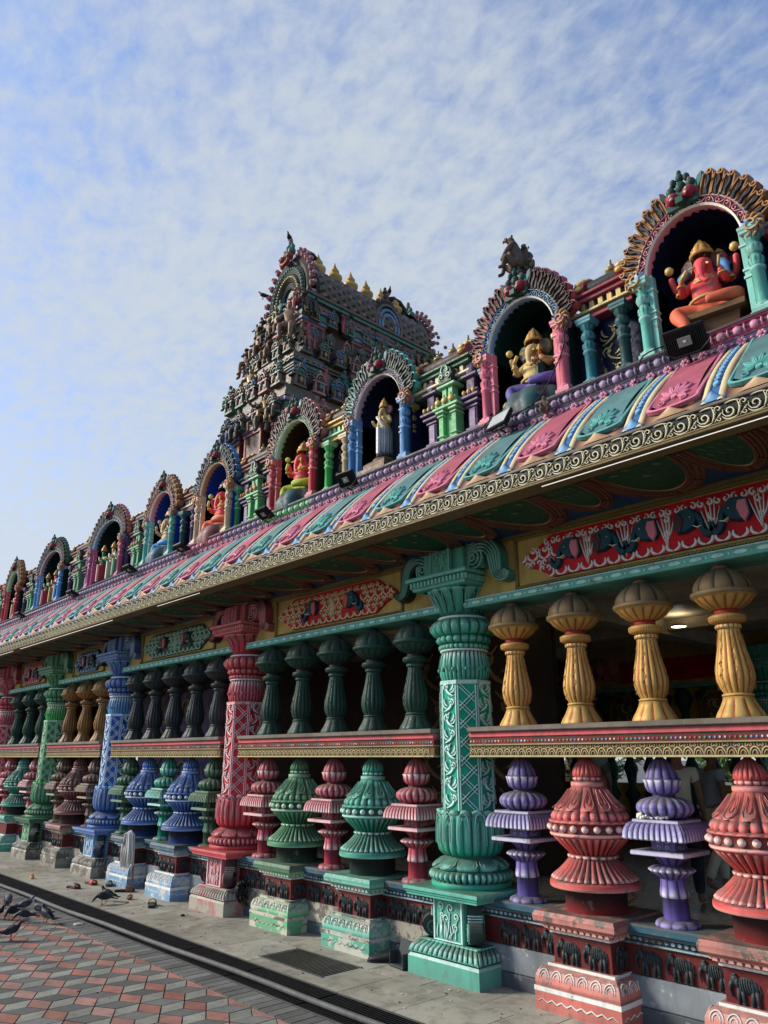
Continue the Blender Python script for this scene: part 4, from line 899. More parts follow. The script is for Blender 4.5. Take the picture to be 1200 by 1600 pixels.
# ---- petal roof of the eave
EP = smooth2([(4.20, 3.735), (4.245, 3.80), (4.33, 3.92), (4.435, 4.04), (4.56, 4.16), (4.69, 4.27), (4.84, 4.39)], 4)
ES = [0]
for i in range(1, len(EP)): ES.append(ES[-1]+math.dist(EP[i], EP[i-1]))
EL = ES[-1]
def epos(v):
    v = min(max(v, 0), EL-1e-6)
    i = max(j for j in range(len(ES)-1) if ES[j] <= v); t = (v-ES[i])/(ES[i+1]-ES[i]); a, b = EP[i], EP[i+1]
    ty, tz = (b[0]-a[0]), (b[1]-a[1]); l = sqrt(ty*ty+tz*tz); return a[0]+(b[0]-a[0])*t, a[1]+(b[1]-a[1])*t, -tz/l, ty/l
def emap(x, v, h):
    y, z, ny, nz = epos(v); return (x, y+ny*h, z+nz*h)
m = MB(); xs = [XA, XB]; rings = []
m.loft([[(XA, y, z), (XB, y, z)] for y, z in EP], [0]*len(EP), closed=False, smooth=True)
wpart('eave_slope', m, ['tan'])
P('petal_base', (0.50, 0.27, 0.15), hi=(0.80, 0.66, 0.36), dk=(.05, .02, .03), grime=.3, dust=.25, wear=.1)
P('petal_teal', (0.09, 0.20, 0.20), hi=(0.12, 0.42, 0.36), dk=(.01, .03, .03), grime=.3, dust=.2, wear=.1)
P('petal_pink', (0.40, 0.09, 0.13), hi=(0.72, 0.24, 0.34), dk=(.07, .01, .03), grime=.3, dust=.2, wear=.1)
P('bead_blue', (0.05, 0.20, 0.44), hi=(0.22, 0.45, 0.68), dk=(.01, .03, .1), grime=.3, dust=.25, wear=.1)
def shield_mesh():
    """one eave bay, width .537, centred on x=0: lotus shield, cream mouldings, bead strip at its left edge"""
    m = MB(); T = EL-.012; hw = .178
    # cream field bulging
    vv = [EL*k/10 for k in range(11)]; us = [-.238, -.232, -.222, -.205, -.19, -.12, 0, .12, .19, .205, .222, .232, .238]; hs = [0, .014, .018, .016, .004, .004, .004, .004, .004, .016, .018, .014, 0]
    m.loft([[emap(u, v, h) for u, h in zip(us, hs)] for v in vv], [0]*10, closed=False, smooth=True, at=[((.95 if .2 < abs(u) < .235 else 0), (.85 if abs(u) > .236 or abs(abs(u)-.19) < .002 else .1)) for v in vv for u in us])
    # shield: U-shaped plate with rim, bottom lip curls outward
    bot = .045*EL+.012
    def U(w_, b): return [(-w_, T)]+[(-w_, b+.10-.0)]+[(-w_*cos(a), b+.07-.07*sin(a)) for a in [rad(q) for q in range(0, 181, 15)]]+[(w_, b+.10)]+[(w_, T)]
    def lift(x, v, h): t = max(0, 1-(v-bot)/.16); return emap(x, v, h+.018*t*t)
    pts = U(hw, bot); n = len(pts); 
    rings = []; lv = [(1.0, 0.0), (1.0, .030), (.90, .034), (.84, .022)]; at = []
    for sc_, h in lv: rings.append([lift(x*sc_, T if abs(v-T) < 1e-6 else v+(1-sc_)*.14, h) for x, v in pts]); at += [(1.0 if .88 < sc_ < .99 else (.5 if sc_ > .99 else 0), .35 if h == 0 else 0)]*n
    m.loft(rings, [1]*4, closed=False, at=at, smooth=False)
    inner = [(x*.84, T if abs(v-T) < 1e-6 else v+.16*.14) for x, v in pts]
    # fill rows
    rows = 9; vs = []; g_ = []
    for r in range(rows+1):
        v = inner[len(inner)//2][1]+(T-inner[len(inner)//2][1])*r/rows
        wv = hw*.84 if v > bot+.09 else hw*.84*sqrt(max(0.02, 1-((bot+.09-v)/.075)**2))
        g_.append([lift(-wv+2*wv*q/8, v, .022) for q in range(9)])
    m.loft(g_, [1]*rows, closed=False, at=[(0, 0)]*(9*(rows+1)), smooth=True)
    sl = lambda x, v, h: lift(x, v, .022+h)
    c = bot+.15
    for k in range(9):
        a = rad(-20+k*27.5); r0, r1 = .03, .135 if 1 < k < 7 else .105
        p0 = (r0*cos(a), c+r0*sin(a)); p2 = (r1*cos(a)*.95, c+r1*sin(a)*1.25); md = ((r0+r1)/2*cos(a)-.012*sin(a)*0, c+(r0+r1)/2*sin(a)*1.2)
        m.stroke([p0, md, p2], .046, .016, sl, 1, hi=1, taper=(.4, .3))
        m.stroke(bez(p0, md, p2, 3), .006, .018, sl, 1, hi=.5, dk=.3)
    m.slab(arc(0, c, .030, .032, 0, 2*pi, 10)[:-1], 0, .016, sl, 1, hi=.9, bev=.3)
    for sg in (-1, 1): m.stroke([(sg*x, v) for x, v in spiral(.068, c-.060, .030, .006, rad(100), -1.2, 9)], .013, .014, sl, 1, hi=.8)
    # lips below: tan point flanked by blue curls
    def lip(cx, w_, h_, mat, hi_, out):
        R = []; at = []
        for r in range(5):
            t = r/4; v = .055*EL/.2*.2+h_*t; ww = w_*(1-t)**1.3+.004
            R.append([emap(cx+ww*q, .012+h_*t, .012+out*(sin(pi*t*.9)**.8)*(1-abs(q)**1.5*.8)) for q in (-1, -.6, -.2, 0, .2, .6, 1)]); at += [(hi_*(1-abs(q)), .5*abs(q)) for q in (-1, -.6, -.2, 0, .2, .6, 1)]
        m.loft(R, [mat]*5, closed=False, at=at, smooth=True)
    lip(0, .12, .07, 0, .35, .040)
    lip(-.2685, .085, .09, 2, .9, .035)
    # bead strip on the left edge
    cx = -.2685
    m.loft([[emap(cx+u, v, h) for u, h in zip((-.031, -.030, -.026, .026, .030, .031), (0, .006, .003, .003, .006, 0))] for v in vv], [2]*10, closed=False, smooth=False, at=[(0, .3) for v in vv for u in range(6)])
    v = .17; big = True
    while v < EL-.03:
        L_ = .075 if big else .030
        m.slab([(cx+.025*cos(a), v+L_/2+L_/2*.92*sin(a)) for a in [rad(q*36) for q in range(10)]], .004, .020, emap, 2, hi=1, bev=.35); v += L_; big = not big
    return m.mesh('lotus_petal')
SH = shield_mesh()
x = -2.981+.5345*5; k = 0
while x > -27.5:
    part('lotus_petal', SH, ['petal_base', 'petal_teal' if (k % 2 == 0) else 'petal_pink', 'bead_blue'], (x, HY, 0)); x -= .5345; k += 1
for o in [c for c in hall.children if c.name.startswith('lotus_petal')]:
    o.location.y = -HY
# ---- ledge: flower band and purple mouldings
m = MB(); m.box(XA, XB, 4.80, 5.6, 4.36, 4.435, 0, c=.004); mp = plane_map((0, 4.80, 0), (1, 0, 0), (0, 0, 1), (0, -1, 0))
x = XB-.1
while x > -26:
    near = x > -9
    if near:
        for q in range(6):
            a = q*pi/3; m.ball((x+.022*cos(a), 4.792, 4.400+.020*sin(a)), (.016, .012, .014), 6, 4, 1, hi=.6)
        m.ball((x, 4.784, 4.402), .013, 6, 4, 1, hi=.2); m.ball((x+.067, 4.795, 4.405), (.012, .01, .008), 6, 4, 1, hi=.9)
    else: m.ball((x, 4.792, 4.400), (.036, .016, .024), 7, 4, 1, hi=.3)
    x -= .134
wpart('flower_band', m, ['plum', 'magenta'])
SEGC = [(-31, -9.42, 'mauve'), (-9.42, -8.45, 'magenta'), (-8.45, -7.55, 'mauve'), (-7.55, -6.55, 'bright_green'), (-6.55, -2.05, 'mauve'), (-2.05, -1.4, 'magenta'), (-1.4, 2.5, 'mauve')]
for (xa, xb, c) in SEGC:
    m = MB(); prof = [(4.86, 4.435), (4.80, 4.437), (4.798, 4.448), (4.815, 4.455)]+[(4.835-.045*sin(pi*t/8), 4.455+.082*t/8) for t in range(1, 8)]+[(4.835, 4.54), (4.80, 4.545), (4.79, 4.552), (4.79, 4.57), (4.80, 4.578), (5.0, 4.585)]
    n_ = len(prof); m.loft([[(xa, y, z) for y, z in prof], [(xb, y, z) for y, z in prof]], [0], closed=False, smooth=False, at=[((.15 if 3 < i < 12 else .35), 0) for i in range(n_)]*2)
    x = xa+.02
    while x < xb-.05:
        if x > -14:
            m.ball((x+.045, 4.808, 4.497), (.036, .030, .034), 8, 6, 0, hi=.6); m.ball((x+.098, 4.804, 4.497), (.008, .030, .036), 6, 4, 0, hi=.5)
            x += .115
        else: m.ball((x+.045, 4.808, 4.497), (.05, .026, .034), 6, 4, 0, hi=.4); x += .125
    wpart('ledge', m, [c])
m = MB(); m.box(XA, XB, 4.86, 14.5, 4.43, 4.575, 0, c=.01); m.box(XA, XB, 5.5, 14.2, 3.95, 4.4, 1, c=.01)
wpart('roof_slab', m, ['rail_cap', 'ceiling_paint'])
m = MB(); m.box(XA, XB, 5.52, 5.72, 4.57, 5.75, 0, c=.01)
wpart('parapet_wall', m, ['plum'])

# ---- thin light tubes clipped under the eave board
for (a, b) in ((-2.94, -1.3), (-9.0, -7.9), (-14.4, -10.4), (-19.5, -14.8)):
    m = MB(); m.tube([(a, 4.235, 3.562), (b, 4.235, 3.562)], .0035 if a > -10 else .005, 6, 0); m.box(a, b, 4.222, 4.248, 3.564, 3.5695, 1, c=.001)
    obj('tube_light', m, ['tube_glow', 'steel'] if False else ['white_light', 'steel'], label='white tube light %s' % {-2.94: 'under the eave above the largest red elephant panel', -9.0: 'above the green elephant panel between red and blue columns', -14.4: 'above the navy panel between blue and green columns', -19.5: 'at the far end of the eave'}[a], cat='light', group='tube lights under the eave')

# ============================================================ INTERIOR
m = MB(); m.box(XA, XB+9, 5.5, 14.2, 3.85, 3.93, 0, c=.004)
for x in range(-30, 12, 3): m.box(x-.15, x+.15, 5.5, 14.0, 3.62, 3.86, 0, c=.01)
for y in (7.5, 9.6, 11.8): m.box(XA, XB+9, y-.12, y+.12, 3.68, 3.86, 0, c=.01)
wpart('ceiling', m, ['ceiling_paint'])
m = MB(); m.box(XA, XB+9, 14.05, 14.3, 3.0, 3.9, 0, c=.01); m.box(XA, XB+9, 14.0, 14.35, 2.96, 3.04, 1, c=.01); m.box(XA, XB+9, 14.0, 14.4, .1, .62, 2, c=.01); m.box(XA, XB+9, 14.0, 14.35, 1.72, 1.95, 3, c=.01)
m.box(XA, XB+9, 14.1, 14.3, .62, 1.22, 0, c=.01)
wpart('back_lintel', m, ['yellow_wall', 'teal_paint', 'oxide', 'rail_cap'])
for x, c in ((-1.6, 'teal'), (-5.3, 'teal'), (-9.0, 'red'), (-12.7, 'blue'), (-16.4, 'green'), (-20, 'red'), (1.6, 'red')):
    a, b, d = HUE[c]; sh = part('column', CSH, [a, b, d], (x, 13.9, 0)); obj('column_base', CBASE, [a, b], sh); obj('column_capital', CCAP, [a, b], sh); obj('scroll_bracket', CBR, [a, b], sh)
for k in range(52):
    x = -19.5+k*.42
    m_ = 'charcoal' if k % 2 else 'dark_green_paint'
    if k == 0:
        mm = MB(); mm.lathe([(.08, .6, 0), (.08, .9, 0), (.16, 1.0, 0), (.07, 1.15, 0), (.1, 1.35, 0), (.14, 1.5, 0), (.05, 1.72, 0)], 12); mm.lathe([(.10, 1.95, 0), (.11, 2.2, 0), (.06, 2.5, 0), (.17, 2.75, 0), (.16, 2.85, 0), (.02, 3.0, 0)], 12); BB = mm.mesh('back_baluster')
    part('back_baluster', BB, m_, (x, 14.1, 0))
# octagonal wall plaques on the back lintel
for x in (-7.05, -5.9 - 1.3, -3.4): pass
for x in (-10.9, -7.15, -3.45):
    m = MB(); m.box(x-1.0, x+1.0, 14.02, 14.06, 3.12, 3.55, 0, c=.01); wpart('back_panel', m, ['panel_red'])
for x in (-8.1, -6.2, -4.4, -2.4):
    m = MB(); mpp = plane_map((0, 14.0, 0), (1, 0, 0), (0, 0, 1), (0, -1, 0)); m.slab([(x+.42*cos(rad(22.5+45*k)), 2.55+.42*sin(rad(22.5+45*k))) for k in range(8)], -.1, .03, mpp, 0, bev=.03); m.stroke([(x+.34*cos(rad(22.5+45*k)), 2.55+.34*sin(rad(22.5+45*k))) for k in range(9)], .04, .06, mpp, 1, taper=(1, 1)); leafscroll(m, plane_map((0, 13.97, 0), (1, 0, 0), (0, 0, 1), (0, -1, 0)), x-.2, x+.2, 2.3, 2.8, .22, 1, .8, .04, .02)
    wpart('wall_plaque', m, ['brown', 'gold_dark'])
m = MB(); m.box(XA, XB+9, 14.16, 14.3, 1.95, 3.0, 0, c=.01); wpart('back_wall', m, ['yellow_wall'])
# dark partition wall and shrine at the far left of the hall
m = MB(); m.box(-22, -9.5, 10.3, 10.5, .15, 3.9, 0, c=.01); wpart('partition_wall', m, ['tower_brown'])
m = MB(); m.box(-9.6, -6.4, 9.2, 9.3, .15, 3.7, 0, c=.01); mp = plane_map((0, 9.2, 0), (1, 0, 0), (0, 0, 1), (0, -1, 0))
leafscroll(m, mp, -9.3, -8.4, .6, 3.4, .7, 1, .7, .07, .03); leafscroll(m, mp, -7.9, -7.0, .6, 3.4, .7, 1, .7, .07, .03)
wpart('partition_wall', m, ['niche_brown', 'brown'])
m = MB()
m.box(-16.4, -13.2, 7.6, 7.7, .15, 3.0, 0, c=.01); leafscroll(m, plane_map((0, 7.6, 0), (1, 0, 0), (0, 0, 1), (0, -1, 0)), -15.8, -14.8, .5, 2.9, .6, 1, .7, .07, .03); leafscroll(m, plane_map((0, 7.6, 0), (1, 0, 0), (0, 0, 1), (0, -1, 0)), -14.6, -13.6, .5, 2.9, .6, 1, .7, .07, .03)
wpart('carved_screen', m, ['tower_purple', 'gold_dark'])
for (x, y, w_) in ((-2.671, 6.849, .10), (-5.44, 11.25, .10), (-7.2, 8.6, .1)):  # last of the three lamps is an addition that brightens the interior
    m = MB(); m.lathe([(.0, 0, 0), (.095, 0, 0), (.11, .003, 1), (.11, .03, 1)], 20)
    obj('downlight', m, ['lamp_glow', 'steel'], loc=(x, y, 3.645 if y > 9 else 3.83), label={-2.671: 'large round lit downlight in the ceiling above the gold balusters', -5.44: 'small round lit downlight deeper in the ceiling, between gold balusters', -7.2: 'added round downlight in the ceiling behind the dark green balusters'}[x], cat='light', group='round ceiling lights')
# trees beyond the hall (seen through the back balustrade)
for k, (x, y, r) in enumerate(((-3, 22, 3.2), (-9, 24, 3.6), (-15, 22, 3.0), (-22, 25, 3.8), (3, 24, 3.2))):
    t = empty('tree', (x, y, 0), ['broad green tree seen behind the hall through the purple balusters', 'green tree behind the hall, past the inner red column', 'green tree behind the hall, past the partition', 'tall green tree beyond the far end of the hall', 'green tree behind the hall at its right end'][k], 'tree')
    rn = random.Random(k); m = MB()
    for q in range(1500):
        u = rn.uniform(-1, 1); a = rn.uniform(0, 2*pi); rr = r*rn.uniform(.55, 1)**.5*(.75+.25*sin(a*3+k)); zz = 2.2+1.5*u; s_l = rn.uniform(.12, .28)
        c_ = Vector((rr*sqrt(1-u*u)*cos(a), rr*sqrt(1-u*u)*sin(a), zz)); d1 = Vector((rn.uniform(-1, 1), rn.uniform(-1, 1), rn.uniform(-1, 1))).normalized()*s_l; d2 = d1.cross(Vector((rn.random(), rn.random(), rn.random())).normalized())
        m.add([c_-d1, c_+d2*.6, c_+d1, c_-d2*.6], [(0, 1, 2, 3)], hi=rn.uniform(0, 1))
    obj('crown', m, 'foliage', t); m = MB(); m.tube([(0, 0, -.05), (.1, 0, 1.2), (0, .1, 2.4)], .2, 8, rr=[.3, .2, .12]); obj('trunk', m, 'brown', t)

m = MB(); m.box(-31.3, -31.0, 5.5, 14.3, .0, 3.9, 0, c=.01); wpart('end_wall', m, ['tower_brown'])
# ============================================================ FIGURE HELPERS
def skin(name, J, E, sub=2):
    """J: name -> (x, y, z, r); E: pairs. One continuous surface grown round the skeleton."""
    keys = list(J); me = bpy.data.meshes.new('t'); me.from_pydata([J[k][:3] for k in keys], [(keys.index(a), keys.index(b)) for a, b in E], [])
    o = bpy.data.objects.new('t', me); COL.objects.link(o)
    mod = o.modifiers.new('s', 'SKIN'); mod.use_smooth_shade = True
    for i, k in enumerate(keys):
        d = me.skin_vertices[0].data[i]; r = J[k][3]; d.radius = (r, r) if isinstance(r, (int, float)) else r; d.use_root = (i == 0)
    s2 = o.modifiers.new('u', 'SUBSURF'); s2.levels = s2.render_levels = sub
    dg = bpy.context.evaluated_depsgraph_get(); dg.update()
    out_ = bpy.data.meshes.new_from_object(o.evaluated_get(dg)); out_.name = name
    out_.polygons.foreach_set('use_smooth', [True]*len(out_.polygons))
    bpy.data.objects.remove(o); bpy.data.meshes.remove(me); return out_
def chain(*n): return list(zip(n[:-1], n[1:]))
def mir(J, E, names):
    J2 = dict(J)
    for k in names: x = J[k]; J2[k+'_'] = (-x[0], *x[1:])
    E2 = list(E)
    for a, b in E:
        if a in names or b in names: E2.append((a+'_' if a in names else a, b+'_' if b in names else b))
    return J2, E2

# ---- seated elephant-headed figure, faces -y, seat plane z=0, about .5 m tall
J = dict(hip=(0, .01, .07, .075), belly=(0, -.025, .14, .095), chest=(0, 0, .235, .078), neck=(0, -.005, .30, .045), head=(0, -.02, .365, .066), face=(0, -.065, .352, .048), t1=(0, -.098, .315, .030), t2=(.0, -.112, .265, .022), t3=(.006, -.122, .215, .018), t4=(.03, -.13, .185, .015), t5=(.052, -.13, .20, .012),
         sh=(.075, .0, .275, .036), el=(.135, -.045, .195, .027), wr=(.115, -.11, .215, .020), ha=(.105, -.135, .24, .018),
         sb=(.08, .02, .27, .03), eb=(.165, .0, .235, .026), wb=(.185, -.03, .315, .019), hb=(.185, -.045, .35, .020))
Jm, Em = mir(J, chain('hip', 'belly', 'chest', 'neck', 'head', 'face', 't1', 't2', 't3', 't4', 't5')+chain('chest', 'sh', 'el', 'wr', 'ha')+chain('chest', 'sb', 'eb', 'wb', 'hb'), ('sh', 'el', 'wr', 'ha', 'sb', 'eb', 'wb', 'hb'))
G_BODY = skin('body', Jm, Em)
Jm, Em = mir(dict(c=(0, .02, .06, .08), th=(.085, -.03, .06, .060), kn=(.185, -.09, .055, .050), sn=(.10, -.145, .05, .036), ft=(.01, -.165, .045, .026)), chain('c', 'th', 'kn', 'sn', 'ft'), ('th', 'kn', 'sn', 'ft'))
Jm['sn_'] = (-.12, -.15, -.05, .036); Jm['ft_'] = (-.10, -.19, -.13, .028)
G_LEGS = skin('trousers', Jm, Em)
def crown_mesh(s=1.0):
    m = MB(); m.lathe([(.060*s, .0, 0), (.072*s, .008*s, 0, 0, 0, .7), (.070*s, .026*s, 0, .06, 8, .3), (.058*s, .05*s, 0, .1, 8, .4), (.060*s, .062*s, 0, .1, 8, .7), (.046*s, .088*s, 0, .1, 8, .3), (.036*s, .096*s, 0), (.038*s, .108*s, 0, .1, 8, .6), (.020*s, .132*s, 0), (.010*s, .150*s, 0), (.001, .165*s, 0)], 32)
    return m.mesh('crown')
CROWN = crown_mesh()
def ear_mesh():
    m = MB(); m.slab(smooth2([(0, .05), (.05, .06), (.085, .03), (.08, -.03), (.04, -.07), (.01, -.05), (-.005, 0)], 3), -.008, .008, lambda x, y, h: (x, -h*1.0+.35*x, y), 0, bev=.2, hi=.2); return m.mesh('ear')
EAR = ear_mesh()
def jewel_mesh():
    m = MB()
    for (r, z, yy) in ((.062, .285, -.03), (.075, .262, -.035)): m.tube([(r*cos(a), yy*.3-r*sin(a)*.9, z-.03*sin(a)) for a in [rad(q) for q in range(-10, 191, 20)]], .009, 6, hi=.4)
    for s in (-1, 1):
        m.tube([(s*.135+.03*cos(a), -.045+.03*sin(a), .20) for a in [rad(q) for q in range(0, 361, 45)]], .007, 6, hi=.4)
        m.tube([(s*.116+.023*cos(a), -.105+.023*sin(a), .213) for a in [rad(q) for q in range(0, 361, 45)]], .006, 6, hi=.4)
        m.ball((s*.187, -.055, .385), .028, 8, 6, hi=.5)
    m.tube([(.10*cos(a), -.03-.085*sin(a), .105) for a in [rad(q) for q in range(-20, 201, 20)]], .011, 6, hi=.3)
    m.tube([(.105, -.14, .24), (.12, -.16, .30)], .008, 6); m.tube([(-.105, -.14, .235), (-.06, -.16, .275)], .013, 6, hi=.6)
    for s in (-1, 1): m.tube([(s*.035, -.09, .325), (s*.055, -.125, .300)], .009, 6, rr=[.010, .004], hi=1)
    return m.mesh('ornaments')
JEW = jewel_mesh()
def seat_mesh():
    m = MB(); m.sq([(.13, -.24, 0), (.12, -.12, 0), (.14, -.045, 0), (.175, -.03, 0, .2), (.18, -.0, 0, .2), (.0, .005, 0)], cx=.03, cy=.04); return m.mesh('seat')
SEAT = seat_mesh()
def rock_mesh():
    m = MB(); m.lathe([(.25, -.22, 0, .12, 7), (.27, -.12, 0, .15, 7, .2), (.22, -.02, 0, .12, 7, .3), (.12, .02, 0, .1, 7), (.0, .02, 0)], 42, power=1); return m.mesh('rock_seat')
ROCK = rock_mesh()
def seated(X, z, cols, label, seat='seat', rz=0, y=5.10, s=1.0, heads=None):
    s *= 1.3
    body, leg, crown, ear, jew, st = cols
    e = empty('seated_elephant_headed_statue', (X, y, z), label, 'statue', rz); e.scale = (s, s, s)
    b = obj('body', G_BODY, body, e); obj('trousers', G_LEGS, leg, e); obj('crown', CROWN, crown, e, (0, -.015, .42), sc=(1, 1, .8)); obj('ornaments', JEW, jew, e)
    for sx_ in (1, -1): obj('ear', EAR, ear, e, (sx_*.05, -.035, .365), sc=(sx_, 1, 1))
    ey = MB(); [ey.ball((q*.034, -.078, .385), (.010, .008, .008), 8, 5) for q in (1, -1)]; obj('eyes', ey, 'black', e)
    obj('seat' if seat == 'seat' else 'rock_seat', SEAT if seat == 'seat' else ROCK, st, e)
    for (dx, c) in (heads or []):
        hm = MB(); hm.ball((0, 0, 0), (.05, .055, .06), 12, 8); hm.tube([(dx*.2, -.04, -.01), (dx*.5, -.075, -.05), (dx*.55, -.08, -.10), (dx*.7, -.075, -.13)], .02, 8, rr=[.032, .022, .016, .010]); hm.lathe([(.045, .04, 1), (.05, .05, 1), (.03, .09, 1), (.005, .12, 1)], 12)
        hm.slab([(dx*.3, .03), (dx*.8, .045), (dx*.9, -.02), (dx*.4, -.045)], -.012, .006, plane_map((0, 0, 0), (1, 0, 0), (0, 0, 1), (0, -1, 0)), 0, bev=.2)
        obj('side_head', hm, [c, 'gold_bright'], e, (dx, .02, .345))
    return e
# ---- standing figure, faces -y, feet z=0, about .62 m tall; skirt is a child
Js = dict(pel=(0, 0, .30, .055), wai=(0, 0, .36, .045), che=(0, -.005, .43, .058), nec=(0, -.005, .485, .024), hea=(0, -.012, .53, .040), top=(0, -.008, .565, .030), sh=(.062, 0, .455, .026), el=(.095, -.015, .38, .019), wr=(.085, -.075, .40, .014), ha=(.075, -.10, .425, .014), hp=(.035, 0, .28, .045), kn=(.04, -.005, .15, .030), an=(.04, 0, .03, .018), to=(.045, -.05, .012, .015))
Jm, Em = mir(Js, chain('pel', 'wai', 'che', 'nec', 'hea', 'top')+chain('che', 'sh', 'el', 'wr', 'ha')+chain('pel', 'hp', 'kn', 'an', 'to'), ('sh', 'el', 'wr', 'ha', 'hp', 'kn', 'an', 'to'))
S_BODY = skin('body', Jm, Em)
Jt = dict(Js); Jt.update(hea=(0, -.012, .53, .046), fa=(0, -.045, .525, .030), t1=(0, -.065, .49, .020), t2=(.005, -.07, .44, .014), t3=(.02, -.075, .41, .011))
Jm, Em = mir(Jt, chain('pel', 'wai', 'che', 'nec', 'hea', 'top')+chain('hea', 'fa', 't1', 't2', 't3')+chain('che', 'sh', 'el', 'wr', 'ha')+chain('pel', 'hp', 'kn', 'an', 'to'), ('sh', 'el', 'wr', 'ha', 'hp', 'kn', 'an', 'to'))
E_BODY = skin('body', Jm, Em)
def skirt_mesh():
    m = MB(); m.lathe([(.060, .355, 0, 0, 0, .5), (.068, .34, 0, .03, 14, .3), (.082, .28, 0, .06, 14, .1), (.078, .18, 0, .09, 14), (.080, .08, 0, .1, 14, .1), (.095, .022, 0, .1, 14, .3), (.07, .020, 0)], 56); 
    m.tube([(-.05, -.06, .47), (-.01, -.075, .42), (.05, -.06, .36)], .014, 6, hi=.5); m.box(-.018, .018, -.105, -.07, .05, .34, 0, hi=.6, c=.006)
    return m.mesh('skirt')
SKIRT = skirt_mesh(); CROWN2 = crown_mesh(.72)
PLIN = (lambda m: (m.lathe([(.12, -.05, 0), (.13, -.02, 0, .06, 12), (.12, 0, 0), (.0, .001, 0)], 24), m.mesh('base'))[1])(MB())
def standing(X, z, cols, label, y=5.08, s=1.0, rz=0, eleph=False, group=None, pl=True):
    body, skirt, crown = cols[:3]
    e = empty('standing_statue', (X, y, z), label, 'statue', rz, group); e.scale = (s, s, s)
    obj('body', E_BODY if eleph else S_BODY, body, e); obj('skirt', SKIRT, skirt, e); obj('crown', CROWN2, crown, e, (0, -.01, .565))
    if eleph:
        for sx_ in (1, -1): obj('ear', EAR, cols[3], e, (sx_*.035, -.02, .53), sc=(sx_*.8, .8, .8))
    if pl: obj('base', PLIN, 'brown', e)
    return e

# ============================================================ ROOF NICHES (parts of the hall)
Z0 = 4.585
def pillar_mesh(hgt=.72, r=.044):
    m = MB(); k = hgt/.72
    m.sq([(r*1.5, 0, 0), (r*1.5, .05, 0, 0), (r*1.25, .055, 0, .5), (r*1.2, .075, 0)])
    m.lathe([(r*1.25, .07, 0), (r*1.3, .085, 0, 0, 0, .5), (r*.98, .10, 0), (r, .11, 0), (r, .36*k, 0, 0, 0, .1), (r*1.2, .37*k, 0, 0, 0, .6), (r*1.2, .385*k, 0, 0, 0, .6), (r*.95, .395*k, 0), (r*1.25, .43*k, 0, .05, 10, .2), (r*1.25, .455*k, 0, .05, 10, .2), (r*.9, .475*k, 0, 0, 0, .4), (r*.8, .50*k, 0), (r*1.15, .515*k, 0, 0, 0, .6), (r*1.35, .545*k, 0, .06, 10, .2), (r*1.15, .575*k, 0), (r*.85, .585*k, 0, 0, 0, .4), (r*.9, .60*k, 0), (r*1.3, .635*k, 0, .07, 10, .5), (r*1.35, .655*k, 0)], 40)
    m.sq([(r*1.1, .65*k, 0), (r*1.45, .665*k, 0, .4), (r*1.5, .69*k, 0, .1), (r*1.6, .695*k, 0, .4), (r*1.6, hgt, 0), (.0, hgt, 0)])
    return m.mesh('pillar')
PIL = pillar_mesh(); PIL2 = pillar_mesh(.66, .046)
def pilaster_mesh(h=.74):
    m = MB(); m.box(-.022, .022, -.02, .05, 0, h, 0, c=.004)
    for z in (.04, .34, .40, .60): m.box(-.030, .030, -.028, .05, z, z+.022, 0, c=.003, hi=.4)
    return m.mesh('pilaster')
PLS = pilaster_mesh()
def recess_mesh(w, sp, ry):
    m = MB(); ol = [(-w, 0), (-w, sp*.5), (-w, sp)]+[(-w*cos(a), sp+ry*sin(a)) for a in [rad(q) for q in range(10, 171, 10)]]+[(w, sp), (w, sp*.5), (w, 0)]
    n = len(ol); k = [(1.0, 0), (1.0, .30), (.85, .46), (.55, .53), (.0, .55)]
    m.loft([[(x*s, y, z if s > .9 else min(z, (sp+ry*.5))*(.25+.75*s) if False else z*(1 if s > .5 else 1)) for x, z in ol] for s, y in k], [0]*5, closed=False, smooth=True)
    # solid shoulders either side of the recess
    m.box(-w-.10, -w, .01, .56, 0, sp, 0); m.box(w, w+.10, .01, .56, 0, sp, 0); m.box(-w-.1, w+.1, -.04, .56, -.02, .004, 0)
    out_ = [(-(w+.075)*cos(a), sp+(ry+.075)*sin(a)) for a in [rad(q) for q in range(0, 181, 10)]]
    inn = [(-w*cos(a), sp+ry*sin(a)) for a in [rad(q) for q in range(0, 181, 10)]]
    m.loft([[(x, .0, z) for x, z in out_], [(x, .5, z) for x, z in out_]], [0], closed=False)
    return m.mesh('niche')
def arch_mesh(w, sp, ry, foil=False):
    m = MB(); bw = .078
    A = [rad(q) for q in range(-6, 187, 6)]
    P_ = lambda a, d, y: (-(w+d)*cos(a), y, sp+(ry+d)*sin(a))
    pr_ = [(0, .06, 0, .2), (-.004, -.03, 1, 1), (.010, -.045, 1, 1), (.014, -.030, 0, 0), (bw-.014, -.030, 0, 0), (bw-.010, -.048, 1, 1), (bw+.004, -.034, 1, .8), (bw+.004, .06, 0, 0)]
    m.loft([[P_(a, d, y) for a in A] for d, y, mt, h in pr_], [p[2] for p in pr_], closed=False, at=[(p[3], 0) for p in pr_ for a in A], smooth=False)
    def mp(t, d, h): a = t; p = P_(a, d, -.030-h); return p
    n = 16; 
    for k in range(n):
        a = rad(4+172*(k+.5)/n); s = 1 if k % 2 else -1
        m.stroke([(a+(x)/(w+.04), .039+y) for x, y in spiral(0, 0, .024, .006, rad(90*s), 1.1*s, 9)], .010, .009, lambda t, d, h: P_(t, d, -.030-h), 0, hi=.85)
        m.stroke([(a+(x)/(w+.04), .039+y) for x, y in bez((.01, -.024*s), (.045, .0), (.05, .024*s), 4)], .010, .009, lambda t, d, h: P_(t, d, -.030-h), 0, hi=.6)
    return m.mesh('arch')
